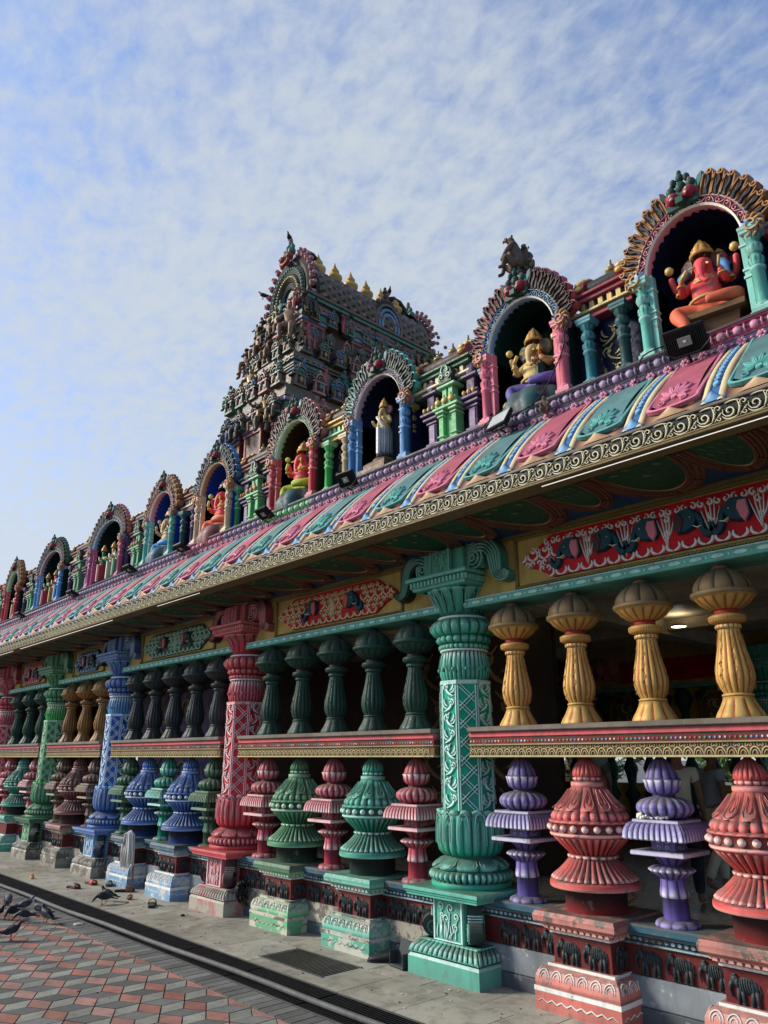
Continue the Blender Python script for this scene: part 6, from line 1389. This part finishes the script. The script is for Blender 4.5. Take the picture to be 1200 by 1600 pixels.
# gable ends
def gable(y, sgn):
    m = MB(); cz = 11.95; 
    def GP(a, r, yy): return (TX+r*cos(a)*1.0, y+sgn*yy, cz+r*sin(a)*1.28)
    A = [rad(q) for q in range(-40, 221, 6)]
    def band(r0, r1, y0_, y1_, mt, hi_): m.loft([[GP(a, r0, y1_*.0+.3) for a in A], [GP(a, r0, y0_) for a in A], [GP(a, (r0+r1)/2, y1_) for a in A], [GP(a, r1, y0_) for a in A], [GP(a, r1, .3) for a in A]], [mt]*5, closed=False, at=[(0, 0)]*len(A)+[(hi_*.3, .2)]*len(A)+[(hi_, 0)]*len(A)+[(hi_*.3, .2)]*len(A)+[(0, 0)]*len(A), smooth=False)
    band(.66, .84, -.02, -.06, 0, .5); band(.48, .66, -.05, -.10, 1, .5); band(.33, .48, -.04, -.10, 2, .5); band(.20, .33, -.02, -.06, 3, .8)
    m.loft([[GP(a, .2, .02) for a in A], [GP(a, .01, .02) for a in A]], [1], closed=False)
    for k in range(30):
        a = rad(-36+252*(k+.5)/30)
        m.ball(GP(a, .58, -.09), (.035, .03, .035), 6, 4, 1, hi=.8); m.ball(GP(a, .41, -.09), (.028, .03, .028), 6, 4, 2, hi=.9)
    for k in range(21):      # plume border
        a = rad(-30+240*(k+.5)/21)
        if abs(a-pi/2) < .2: continue
        c0 = GP(a, .90, -.02); m.ball(c0, (.07, .08, .085), 8, 6, 4, hi=.3); m.ball(GP(a, .99, -.02), (.045, .06, .05), 8, 6, 4, hi=.6); m.ball(GP(a, .93, -.09), (.03, .03, .03), 6, 4, 3, hi=.5)
    # crest figure on the apex
    T = lambda x, yy, z: (TX+x, y+sgn*yy, cz+1.00+z)
    for s in (-1, 1):
        m.ball(T(s*.13, -.16, .05), (.10, .10, .10), 10, 7, 5, hi=.2); m.ball(T(s*.12, -.26, .0), (.03, .05, .03), 8, 5, 6); m.ball(T(s*.10, -.08, .24), (.10, .10, .11), 10, 7, 1, hi=.2); m.ball(T(s*.09, -.05, .40), (.06, .06, .08), 8, 6, 1, hi=.3)
    m.ball(T(0, -.08, .30), (.10, .1, .14), 10, 7, 1); m.ball(T(0, -.05, .50), (.07, .07, .10), 10, 7, 1, hi=.3); m.ball(T(0, -.05, .62), (.05, .05, .07), 8, 6, 4)
    m.tube([T(.17*cos(a), -.2, -.02+.12*sin(a)) for a in [rad(q) for q in range(190, 351, 20)]], .05, 8, 5)
    # crescent horn arching back over the roof
    pts = [T(.0, .15, .05), T(0, .20, .30), T(0, .35, .46), T(0, .58, .50), T(0, .80, .40), T(0, .93, .22)]
    n_ = len(pts); rings = []
    for i, p in enumerate(pts):
        ww = [.20, .19, .16, .12, .08, .02][i]; tt = [.10, .09, .08, .07, .05, .01][i]
        v = Vector(pts[min(n_-1, i+1)])-Vector(pts[max(0, i-1)]); v.normalize(); nn_ = Vector((1, 0, 0)).cross(v)
        rings.append([tuple(Vector(p)+Vector((1, 0, 0))*ww*.9*cos(b)+nn_*tt*sin(b)) for b in [2*pi*q/10 for q in range(10)]])
    m.loft(rings, [7]*n_, caps=True, smooth=True)
    return obj('gable', m, ['tower_brown', 'tower_green', 'gold_dark', 'tower_purple', 'tower_pink', 'tower_red', 'ivory', 'charcoal'], tower, (-TX, -TYc, -TZ))
gable(8.45, 1); gable(12.3, -1)
# small gable in the middle of the long side
m = MB(); mp = plane_map((TX+.80, 10.75, 0), (0, 1, 0), (0, 0, 1), (1, 0, 0))
m.slab([(-.5, 11.45), (-.5, 11.9), (-.4, 12.2), (-.2, 12.45), (0, 12.6), (.2, 12.45), (.4, 12.2), (.5, 11.9), (.5, 11.45)], -.3, .10, mp, 0)
for r, c_, h_ in ((.42, 1, .3), (.32, 2, .5), (.22, 3, .7)): m.stroke([(r*cos(a), 11.75+r*1.35*sin(a)) for a in [rad(q) for q in range(-20, 201, 10)]], .10, .17, mp, c_, hi=h_, taper=(1, 1))
for q in range(13): a = rad(-15+210*q/12); m.ball(mp(.52*cos(a), 11.78+.72*sin(a), .08), (.06, .06, .07), 6, 5, 4, hi=.4)
for z, r in ((12.65, .09), (12.8, .07), (12.9, .04)): m.ball(mp(0, z, .0), r, 8, 6, 4)
obj('side_gable', m, ['tower_brown', 'tower_stone', 'tower_blue', 'tower_blue', 'tower_brown'], tower, (-TX, -TYc, -TZ))
def tfin():
    m = MB(); m.lathe([(.10, 0, 0), (.11, .03, 0), (.05, .06, 0), (.07, .10, 0, 0, 0, .4), (.14, .15, 0, 0, 0, .3), (.145, .20, 0, 0, 0, .5), (.08, .26, 0), (.05, .275, 0), (.085, .30, 0, 0, 0, .4), (.085, .33, 0), (.045, .36, 0), (.05, .385, 0, 0, 0, .4), (.03, .42, 0), (.018, .46, 0), (.002, .52, 0)], 20); return m.mesh('finial')
TF = tfin()
for q in range(6): tp('finial', TF, 'gold_bright', (TX+.05, 9.2+q*.52, RB+1.32), sc=1.35)
fr = random.Random(21)
for q in range(56):
    sd = q % 3; z_ = fr.choice((8.05, 9.02, 9.98, 10.9)); hx_ = {8.05: 1.2, 9.02: 1.1, 9.98: .98, 10.9: .88}[z_]
    x_, y_, r_ = (TX+hx_+.03, 8.0+fr.random()*4.6, pi/2) if sd else (TX-hx_+2*hx_*fr.random(), {8.05: 7.6, 9.02: 7.72, 9.98: 8.0, 10.9: 8.15}[z_]-.06, 0)
    tp('carved_figure', FG[fr.choice('sstt')], fr.choice(['tower_flesh', 'tower_stone', 'tower_green', 'tower_blue', 'tower_pink', 'gold_dark']), (x_, y_, z_+fr.random()*.1), rz=r_+fr.uniform(-.5, .5), sc=fr.uniform(.55, .95))
m = MB(); m.box(TX+.8, TX+.88, 11.45, 11.85, 10.25, 10.85, 0); obj('shutter', m, 'bright_green', tower, (-TX, -TYc, -TZ))
# white building block far left behind (none visible in the photo): nothing
# ============================================================ PEOPLE IN THE HALL
Jp = dict(hip=(0, 0, .93, .125), wai=(0, 0, 1.08, .110), che=(0, 0, 1.28, .125), ned=(0, 0, 1.40, .075), nec=(0, .0, 1.47, .050), jaw=(0, -.025, 1.535, .062), hea=(0, -.01, 1.60, .085), top=(0, .0, 1.65, .070),
          sh=(.165, 0, 1.39, .055), ua=(.20, .01, 1.25, .047), el=(.22, .03, 1.12, .040), wr=(.23, -.05, .90, .026), pa=(.23, -.075, .83, .030), hp=(.09, 0, .88, .085), kn=(.10, -.015, .50, .055), ca=(.10, .01, .35, .052), an=(.10, .02, .09, .036), hl=(.10, .03, .045, .034), to=(.115, -.14, .035, .028))
Ep = chain('hip', 'wai', 'che', 'ned', 'nec', 'jaw', 'hea', 'top')+chain('ned', 'sh', 'ua', 'el', 'wr', 'pa')+chain('hip', 'hp', 'kn', 'ca', 'an', 'hl', 'to')
fing = []
for k, (dx, l) in enumerate(((-.024, .070), (-.008, .082), (.008, .076), (.022, .060))):
    Jp['f%da' % k] = (.23+dx*.4, -.08+dx*.9, .795, .010); Jp['f%db' % k] = (.23+dx*.4-.004, -.085+dx, .795-l*.5, .009); Jp['f%dc' % k] = (.225+dx*.4-.012, -.095+dx, .795-l, .007); Ep += chain('pa', 'f%da' % k, 'f%db' % k, 'f%dc' % k); fing += ['f%da' % k, 'f%db' % k, 'f%dc' % k]
Jp['tha'] = (.215, -.105, .83, .012); Jp['thb'] = (.205, -.125, .795, .009); Ep += chain('pa', 'tha', 'thb'); fing += ['tha', 'thb']
names = ['sh', 'ua', 'el', 'wr', 'pa', 'hp', 'kn', 'ca', 'an', 'hl', 'to']+fing
Jm, Em = mir(Jp, Ep, names)
P_BODY = skin('body', Jm, Em, 2)
Jw = dict(Jm); Jw['kn'] = (.10, -.14, .52, .055); Jw['ca'] = (.10, -.10, .36, .05); Jw['an'] = (.10, -.08, .10, .036); Jw['hl'] = (.10, -.07, .05, .034); Jw['to'] = (.11, -.23, .035, .028)
Jw['kn_'] = (-.09, .06, .50, .055); Jw['ca_'] = (-.09, .16, .37, .05); Jw['an_'] = (-.09, .28, .14, .036); Jw['hl_'] = (-.09, .31, .10, .034); Jw['to_'] = (-.10, .18, .03, .028)
W_BODY = skin('body', Jw, Em, 2)
def grow(J, keys, E, d, over={}):
    K = {k: (*J[k][:3], J[k][3]+d) for k in keys}; K.update(over); return skin('t', K, [e for e in E if e[0] in K and e[1] in K], 2)
sides = lambda *n: [x for k in n for x in (k, k+'_')]
TSH = grow(Jm, ['hip', 'wai', 'che', 'ned']+sides('sh', 'ua'), Em, .022); TSH.name = 'shirt'
TRS = grow(Jm, ['hip']+sides('hp', 'kn', 'ca', 'an'), Em, .022); TRS.name = 'trousers'
WTR = grow(Jw, ['hip']+sides('hp', 'kn', 'ca', 'an'), Em, .020); WTR.name = 'trousers'
def kurta():
    m = MB(); m.lathe([(.13, 1.42, 0), (.165, 1.36, 0), (.155, 1.2, 0), (.145, 1.08, 0), (.19, .92, 0, .05, 9), (.235, .70, 0, .07, 9), (.26, .52, 0, .08, 9), (.25, .51, 0)], 54, L=9)
    for v in range(len(m.v)): x, y, z = m.v[v]; m.v[v] = (x*1.08, y*.74, z)
    return m.mesh('dress')
KUR = kurta()
def hair_mesh(long_):
    m = MB(); m.ball((0, .018, 1.625), (.094, .100, .092), 16, 10, hi=.2)
    if long_: m.ball((0, .075, 1.55), (.075, .06, .10), 12, 8); m.tube([(0, .09, 1.5), (0, .11, 1.38), (.01, .10, 1.22)], .04, 8, rr=[.05, .04, .02])
    return m.mesh('hair')
HAIRS, HAIRL = hair_mesh(False), hair_mesh(True)
FACE = MB()
for s in (-1, 1): FACE.ball((s*.032, -.083, 1.605), (.013, .008, .007), 8, 5, 0)
FACE.tube([(0, -.088, 1.60), (0, -.106, 1.568), (0, -.094, 1.560)], .008, 6, 1, rr=[.007, .013, .010]); FACE.tube([(-.024, -.084, 1.535), (0, -.093, 1.533), (.024, -.084, 1.535)], .006, 6, 2)
for s in (-1, 1): FACE.ball((s*.088, 0, 1.59), (.010, .018, .028), 8, 6, 1)
FACE = FACE.mesh('face')
def person(x, y, rz, label, body, top, topm, low, lowm, hair, s=1.0):
    e = empty('person', (x, y, .15), label, 'person', rz); e.scale = (s, s, s)
    obj('body', body, 'person_skin', e); obj(top.name.split('.')[0], top, topm, e); obj('trousers', low, lowm, e); obj('hair', hair, 'hair_black', e); obj('face', FACE, ['hair_black', 'person_skin', 'vermilion'], e); return e
person(-4.47, 8.75, rad(200), 'person in a cream t-shirt and dark trousers standing with their back to the balusters', P_BODY, TSH, 'shirt_cream', TRS, 'dark_cloth', HAIRS)
person(-4.98, 7.9, rad(-50), 'person with dark tied hair in a long red dress walking behind the coral vase baluster', W_BODY, KUR, 'red_cloth', WTR, 'dark_cloth', HAIRL, .93)
person(-4.6, 9.9, rad(150), 'person in a grey shirt and pale trousers farther inside the hall', W_BODY, TSH, 'shirt_grey', WTR, 'shirt_cream', HAIRS, .98)

# ============================================================ PIGEONS, MONKEYS
Jb = dict(b=(0, .01, .118, .056), c=(0, -.045, .140, .048), r=(0, .075, .108, .034), t=(0, .115, .10, .016), n=(0, -.085, .175, .024), h=(0, -.095, .215, .022), be=(0, -.115, .213, .013), bk=(0, -.140, .205, .005))
PB = skin('body', Jb, chain('b', 'c', 'n', 'h', 'be', 'bk')+chain('b', 'r', 't'), 2)
Jb2 = dict(Jb); Jb2.update(n=(0, -.095, .125, .024), h=(0, -.125, .085, .021), be=(0, -.140, .068, .012), bk=(0, -.152, .045, .005)); PB2 = skin('body', Jb2, chain('b', 'c', 'n', 'h', 'be', 'bk')+chain('b', 'r', 't'), 2)
def wing_mesh():
    m = MB(); out_ = smooth2([(-.055, .135), (-.02, .158), (.04, .150), (.10, .122), (.185, .100), (.13, .088), (.05, .078), (-.02, .088), (-.055, .11)], 2)
    m.slab(out_, -.006, .010, lambda x, y, h: (h+.040-.13*max(0, x-.02), x, y), 0, bev=.08, hi=.35)
    for (a, b) in ((.045, .06), (.085, .095)): m.stroke([(a, .145-a*.2), (b, .082)], .012, .014, lambda x, y, h: (h+.042-.13*max(0, x-.02), x, y), 0, dk=1)
    return m.mesh('wing')
WING = wing_mesh()
def tail_mesh():
    m = MB(); m.slab([(-.018, .11), (-.034, .235), (.034, .235), (.018, .11)], -.004, .005, lambda x, y, h: (x, y, .096-.02*(y-.11)/.12+h), 0, dk=.6, bev=.03); return m.mesh('tail')
TAIL = tail_mesh()
def legs_mesh():
    m = MB()
    for s in (-1, 1):
        m.tube([(s*.022, .0, .08), (s*.022, -.006, .035), (s*.022, .002, .008)], .005, 6)
        for a in (-.5, 0, .5): m.tube([(s*.022, .002, .006), (s*.022+.03*sin(a), -.03*cos(a), .003)], .003, 5)
        m.tube([(s*.022, .002, .006), (s*.022, .022, .003)], .003, 5)
    return m.mesh('legs')
PLEG = legs_mesh()
P('bird_leg', (.4, .08, .06), grime=0, dust=0, wear=0)
def pigeon(x, y, rz, label, body, wing, mat2='feather_dark', s=1.0, peck=False, z=0.0, grp='pigeons feeding on the paving'):
    s *= .74
    e = empty('pigeon', (x, y, z), label, 'pigeon', rad(rz), grp); e.scale = (s, s, s)
    obj('body', PB2 if peck else PB, body, e); [obj('wing', WING, wing, e, sc=(q, 1, 1)) for q in (1, -1)]; obj('tail', TAIL, mat2, e); obj('legs', PLEG, 'bird_leg', e)
pigeon(-8.48, 2.81, 150, 'dark and white pigeon seen from behind, alone nearest the camera at the left edge', 'feather_dark', 'white_feather' if False else 'feather_grey', s=1.05)
pigeon(-9.07, 3.34, -80, 'pale grey pigeon with black wing bars, rightmost of the paving flock', 'feather_dark', 'feather_grey', s=1.1)
pigeon(-9.45, 3.40, -60, 'mid grey mottled pigeon just behind the pale grey one', 'feather_grey', 'feather_grey', s=1.1)
pigeon(-9.28, 3.18, -20, 'small blackish pigeon facing the camera in front of the flock', 'feather_dark', 'feather_dark', s=.95, peck=True)
pigeon(-9.84, 3.38, 170, 'pigeon with white speckled back in the middle of the flock', 'feather_grey', 'feather_dark', s=1.05)
pigeon(-9.50, 3.12, 40, 'black pigeon pecking with its head down among the flock', 'feather_dark', 'feather_dark', s=1.1, peck=True)
pigeon(-10.22, 3.30, -110, 'long grey pigeon with its tail raised, behind the flock at the left edge', 'feather_grey', 'feather_grey', s=1.15, peck=True)
pigeon(-9.63, 3.03, 110, 'dark pigeon cut off by the left edge of the flock', 'feather_dark', 'feather_dark', s=.95)
pigeon(-9.69, 4.22, -15, 'dark pigeon standing alone on the grating edge, head lowered', 'feather_dark', 'feather_dark', s=1.05, peck=True)
pigeon(-9.88, 4.36, -60, 'dark pigeon with grey back behind the lone one on the stone apron', 'feather_dark', 'feather_grey', s=1.05)
for (x, y, z, rz, l) in ((TX, 8.35, 13.52, 30, 'dark bird perched on the topmost crest of the tower'), (TX-.95, 8.3, 12.35, -40, 'dark bird perched on the left plume of the tower gable'), (TX+.05, 11.6, 13.5, 60, 'dark bird perched by the far horn of the tower roof')):
    pigeon(x, y, z=z, rz=rz, label=l, body='feather_dark', wing='feather_dark', s=1.3, grp='birds perched on the tower')
# monkeys
Jk = dict(hip=(0, .02, .06, .060), be=(0, 0, .13, .062), ch=(0, -.01, .21, .052), nk=(0, -.02, .255, .032), hd=(0, -.025, .295, .042), mz=(0, -.062, .285, .022), sh=(.05, -.02, .225, .024), el=(.07, -.07, .15, .018), wr=(.045, -.10, .10, .014), ha=(.04, -.115, .08, .014), th=(.05, -.02, .05, .040), kn=(.075, -.085, .105, .026), an=(.055, -.10, .025, .016), ft=(.055, -.14, .012, .014))
Jm, Em = mir(Jk, chain('hip', 'be', 'ch', 'nk', 'hd', 'mz')+chain('ch', 'sh', 'el', 'wr', 'ha')+chain('hip', 'th', 'kn', 'an', 'ft'), ('sh', 'el', 'wr', 'ha', 'th', 'kn', 'an', 'ft'))
for k, (t, dz) in enumerate((('t1', 0), ('t2', -.06), ('t3', -.16), ('t4', -.26))): Jm[t] = (.02*k, .07+.03*min(k, 1), .04+dz, .014-.002*k)
MONK = skin('body', Jm, Em+chain('hip', 't1', 't2', 't3', 't4'), 2)
mf = MB(); mf.ball((0, -.062, .298), (.026, .012, .020), 10, 6, 0, hi=.6); mf.ball((0, -.082, .283), (.016, .010, .012), 8, 5, 0, hi=.4)
for s in (-1, 1): mf.ball((s*.012, -.074, .303), .005, 6, 4, 1); mf.ball((s*.042, -.02, .300), (.008, .010, .014), 8, 5, 0, hi=.3)
MF = mf.mesh('face')
def monkey(x, y, z, rz, s, label):
    e = empty('macaque', (x, y, z), label, 'monkey', rad(rz)); e.scale = (s, s, s); obj('body', MONK, 'fur', e); obj('face', MF, ['fur', 'black'], e)
monkey(-3.53, 4.92, 6.06, -50, 1.22, 'large brown monkey sitting upright on top of the blue arch crest')
monkey(-3.49, 5.02, 6.04, 30, 1.0, 'smaller monkey huddled against the large one on the blue arch crest')
monkey(-3.20, 4.74, 4.40, 20, .48, 'baby monkey sitting on the purple ledge below the pale gold seated statue')

# ============================================================ FLOODLIGHTS, CABLES, LITTER
def flood_mesh():
    m = MB(); m.box(-.17, .17, -.125, .125, -.02, .02, 0, c=.008)
    for k in range(19): m.box(-.155+k*.0172-.004, -.155+k*.0172+.004, -.11, .11, -.036, -.019, 0, c=.002)
    m.box(-.055, .055, -.04, .04, -.043, -.034, 1, c=.002); m.box(-.012, .012, -.012, .008, -.046, -.042, 2, c=.001)
    return m.mesh('lamp_housing')
FLD = flood_mesh(); fg = MB(); fg.box(-.155, .155, -.11, .11, .0205, .024, 0, c=.001); FGL = fg.mesh('lamp_glass')
fb = MB(); fb.tube([(-.18, 0, 0), (-.185, 0, -.06), (-.10, -.0, -.13), (.10, .0, -.13), (.185, 0, -.06), (.18, 0, 0)], .008, 6); fb.tube([(0, .0, -.13), (0, .10, -.15)], .012, 6); FBR = fb.mesh('mounting_bracket')
P('lamp_grey', (.05, .05, .05), grime=.1, dust=.2, wear=0); P('glass_pane', (.35, .36, .36), rough=.15, grime=.1, dust=0, wear=0)
def flood(x, z, tilt, rz, label, s=1.0, y=4.66):
    e = empty('floodlight', (x, y, z), label, 'floodlight', 0, 'black floodlights on the eave ledge'); s *= .84; e.rotation_euler = (0, 0, rad(rz)); e.scale = (s, s, s)
    h = obj('lamp_housing', FLD, ['black', 'lamp_grey', 'white_paint'], e); h.rotation_euler = (rad(tilt), 0, 0); g_ = obj('lamp_glass', FGL, 'glass_pane', e); g_.rotation_euler = (rad(tilt), 0, 0); obj('mounting_bracket', FBR, 'black', e)
for (x, z, t, rz, l, s) in ((-1.94, 4.49, -58, 8, 'large black floodlight in front of the red elephant-headed statue', 1.0), (-5.68, 4.50, -55, 4, 'black floodlight on the ledge below the purple arch niche', .85), (-7.24, 4.50, -35, 0, 'black floodlight on the ledge where its moulding turns green', .85),
                         (-9.32, 4.50, -20, 0, 'black floodlight on the ledge near the bright blue niche', .85), (-11.0, 4.50, -30, 0, 'black floodlight on the ledge between the third and second wide arches' if False else 'black floodlight on the ledge beside the magenta pillar', .85),
                         (-13.35, 4.48, -25, 0, 'black floodlight on the ledge below the red-skirted far statues', .85), (-16.2, 4.48, -25, 0, 'black floodlight on the ledge, farthest to the left', .85), (-3.62, 4.47, 60, -10, 'floodlight lying with its pale glass up on the ledge below the mouse statue', .85)):
    flood(x, z, t, rz, l, s)
for (pts, l) in (([(-2.12, 4.76, 4.58), (-2.3, 4.74, 4.56), (-2.38, 4.76, 4.44), (-2.45, 4.80, 4.36), (-2.6, 4.79, 4.38)], 'thin black cable looping over the ledge beside the large floodlight'), ([(-3.1, 4.88, 5.35), (-3.02, 4.84, 5.1), (-3.12, 4.86, 4.9), (-3.3, 4.80, 4.60), (-3.55, 4.74, 4.5)], 'thin cable hanging from the pink pillar capital down to the ledge'),
                 ([(-3.75, 4.78, 4.60), (-3.9, 4.76, 4.52), (-4.0, 4.74, 4.42)], 'short cable at the floodlight with pale glass')):
    m = MB(); m.tube(smooth2(pts, 4), .006, 5); obj('cable', m, 'black', label=l, cat='cable')
# potted-looking weed sprouting beside the mouse statue
def plant(x, y, z, n, s, label, seed):
    e = empty('weed', (x, y, z), label, 'plant'); rn = random.Random(seed); m = MB(); st_ = MB()
    for k in range(n):
        a = rn.uniform(0, 2*pi); l = s*rn.uniform(.5, 1); tip = (l*.5*cos(a), l*.5*sin(a), l); st_.tube([(0, 0, 0), (tip[0]*.4, tip[1]*.4, l*.6), tip], .004, 5)
        for q in range(6):
            t = .3+.12*q; c0 = Vector((tip[0]*t, tip[1]*t, l*t)); b = rn.uniform(0, 2*pi); d = Vector((cos(b), sin(b), .3))*s*.22; w__ = Vector((-sin(b), cos(b), 0))*s*.07
            m.add([c0, c0+d*.5+w__, c0+d, c0+d*.5-w__], [(0, 1, 2, 3)], hi=rn.random())
    obj('leaves', m, 'foliage', e); obj('stem', st_, 'foliage', e)
plant(-3.86, 4.92, Z0, 6, .22, 'small green weed growing on the ledge at the left pink pillar', 1)
plant(-6.0, 4.84, Z0, 5, .12, 'small green tuft on the ledge beside the floodlight under the purple arch', 2)
# garland on the second purple baluster
m = MB(); rn = random.Random(5)
for k in range(46):
    t = k/45; m.ball((-.13+.20*t+rn.uniform(-.01, .01), -.155+.03*sin(3*t)+rn.uniform(-.02, .02), 1.295+rn.uniform(0, .022)), rn.uniform(.010, .016), 7, 5)
P('jasmine', (.72, .68, .55), grime=0, dust=0, wear=0)
obj('flower_garland', m, 'jasmine', loc=(-2.815, HY, 0), label='white jasmine garland lying on the square plate of a purple baluster', cat='garland')
# mop leaning against the blue plinth
mo = empty('mop', (-10.42, 4.86, 0), 'upturned string mop with dirty white strands leaning against the blue plinth', 'mop')
m = MB(); m.tube([(.15, .0, 0), (.08, .02, .35), (.02, .03, .66)], .012, 8); obj('handle', m, 'maroon', mo)
m = MB(); rn = random.Random(9)
for k in range(90):
    a = rn.uniform(0, 2*pi); r = rn.uniform(.02, .135); l = rn.uniform(.30, .46)
    m.tube([(0, -.02, .75), (r*.75*cos(a), -.04+r*.5*sin(a), .745-abs(r)*.35), (r*cos(a)*1.1, -.04+r*.55*sin(a), .74-l*.5), (r*cos(a)*1.15+rn.uniform(-.01, .01), -.04+r*.6*sin(a), .74-l)], .0065, 5, hi=rn.uniform(0, .6), dk=rn.uniform(0, .3))
obj('strings', m, 'mop_string', mo)
# sandals and shoes
def slipper(x, y, rz, label, sole, strap, s=1.0, tipped=0):
    e = empty('sandal', (x, y, .002), label, 'sandal', rad(rz)); e.scale = (s, s, s)
    m = MB(); ol = smooth2([(-.13, .0), (-.115, .035), (-.04, .036), (.03, .046), (.10, .042), (.135, 0), (.10, -.042), (.03, -.042), (-.04, -.030), (-.115, -.032), (-.13, .0)], 3)[:-1]
    m.slab(ol, 0, .026, lambda x_, y_, h: (x_, y_, h), 0, bev=.03); obj('sole', m, sole, e)
    m = MB(); R = [[(xx, .05*cos(a), .015+.055*sin(a)) for a in [rad(q) for q in range(0, 181, 15)]] for xx in (.015, .035, .06, .085)]; R = [[(p[0], p[1]*1.0, p[2]*(1.08-.05*i)) for p in r] for i, r in enumerate(R)]
    R2 = [[(p[0], p[1]*.88, p[2]-.006) for p in r] for r in R]; m.loft(R+R2[::-1]+[R[0]], [0]*9, closed=False, smooth=True); obj('strap', m, strap, e)
slipper(-9.20, 4.63, 150, 'dark green slide sandal lying on the apron before the blue pedestals', 'dark_green_paint', 'dark_green_paint', 1.05)
slipper(-10.40, 4.82, 60, 'brown and white striped sandal at the foot of the blue pedestal', 'rubber', 'tan', 1.0)
slipper(-11.28, 4.73, 10, 'red slipper lying behind the pigeon on the apron', 'red_paint', 'red_paint', .95)
slipper(-11.02, 4.88, -30, 'dark green slipper next to the red slipper', 'dark_green_paint', 'rubber', .95)
slipper(-11.12, 4.42, 20, 'dark red slipper lying near the drain grating', 'maroon', 'maroon', .95)
sh = empty('shoe', (-5.44, 4.96, 0), 'black shoe left between the teal pedestal and the sea green column', 'shoe', rad(215)); m = MB()
m.loft([[(x, w_*cos(a), max(.0, h_*(.5+.5*sin(a)))) for a in [2*pi*q/14 for q in range(14)]] for x, w_, h_ in ((-.13, .01, .02), (-.125, .035, .07), (-.08, .040, .085), (-.02, .040, .075), (.04, .046, .060), (.10, .044, .048), (.135, .02, .03), (.14, .004, .01))], [0]*8, caps=True, at=[(.2, 0)]*(14*8)); obj('upper', m, 'black', sh)
m = MB(); m.slab(smooth2([(-.135, .0), (-.12, .042), (-.04, .040), (.04, .050), (.11, .046), (.145, 0), (.11, -.046), (.04, -.046), (-.04, -.036), (-.12, -.038), (-.135, .0)], 3)[:-1], -.0, .014, lambda x_, y_, h: (x_, y_, h), 0); obj('sole', m, 'rubber', sh)
m = MB(); m.box(-.10, .10, -.02, .02, .0, .20, 0, c=.008, rot=Matrix.Rotation(rad(-15), 3, 'X'), ctr=(0, 0, 0)); m.box(-.10, .10, -.09, -.02, .0, .02, 0, c=.004); m.box(-.1, -.09, -.09, .0, 0, .12, 0, c=.003); m.box(.09, .1, -.09, .0, 0, .12, 0, c=.003)
obj('dustpan', m, 'charcoal', loc=(-5.20, 4.99, .003), rz=rad(-8), label='dark plastic dustpan standing against the sea green column pedestal', cat='dustpan')
m = MB(); rn = random.Random(4)
for k in range(60):
    a, b = rn.uniform(0, 2*pi), rn.uniform(0, 2*pi); p = Vector((.07*cos(a)*rn.random(), .06*sin(a)*rn.random(), rn.uniform(-.09, .08))); q = p+Vector((rn.uniform(-.07, .07), rn.uniform(-.05, .05), rn.uniform(-.09, .05))); m.tube([p, (p+q)/2+Vector((.02, -.02, .02)), q], .007, 5)
m.ball((0, 0, 0), (.075, .06, .085), 10, 7)
obj('black_bag', m, 'black', loc=(-7.99, 5.09, .27), label='tangled black bundle stuffed beside the red column pedestal', cat='bundle')
# small rubbish on the apron
def crumple(name, x, y, r, mat, label, seed, flat=.4):
    m = MB(); rn = random.Random(seed); m.ball((0, 0, r*flat), (r, r*.8, r*flat), 9, 6)
    m.v = [(a*(rn.uniform(.7, 1.25)), b*(rn.uniform(.7, 1.25)), max(0.001, c*rn.uniform(.7, 1.3))) for a, b, c in m.v]; m.sm = [False]*len(m.sm)
    obj(name, m, mat, loc=(x, y, 0.001), label=label, cat='litter', rz=rn.uniform(0, 6))
crumple('litter', -12.38, 4.29, .045, 'litter_orange', 'orange food scrap on the apron near the grating, far left', 1, .6)
crumple('litter', -9.80, 4.62, .05, 'brown', 'brown dry leaf scrap behind the dark green slide sandal', 2, .5)
crumple('litter', -9.62, 4.50, .04, 'tan', 'tan leaf lying beside the brown scrap', 3, .15)
crumple('litter', -8.75, 3.58, .06, 'white_paint', 'white paper scrap on the paver strip right of the pigeons', 4, .15)
crumple('litter', -8.42, 4.62, .03, 'black', 'tiny black leaf bits on the apron before the red pedestal', 5, .3)
crumple('litter', -6.0, 5.02, .05, 'white_paint', 'crumpled pale plaster flake behind the black shoe' if False else 'pale plaster flake lying at the foot of the teal pedestal', 6, .4)
rn = random.Random(12); m = MB()
for k in range(170):
    x = rn.uniform(-14, -2.5); y = rn.uniform(4.15, 4.9) if k % 4 else rn.uniform(1.5, 3.4); r = rn.uniform(.004, .014); m.slab([(x+r*cos(a)*rn.uniform(.5, 1.2), y+r*sin(a)*rn.uniform(.5, 1.2)) for a in [rad(q*72) for q in range(5)]], .001, .005, flatm, 0 if k % 3 else 1)
obj('grit', m, ['brown', 'ivory'], kind='stuff')
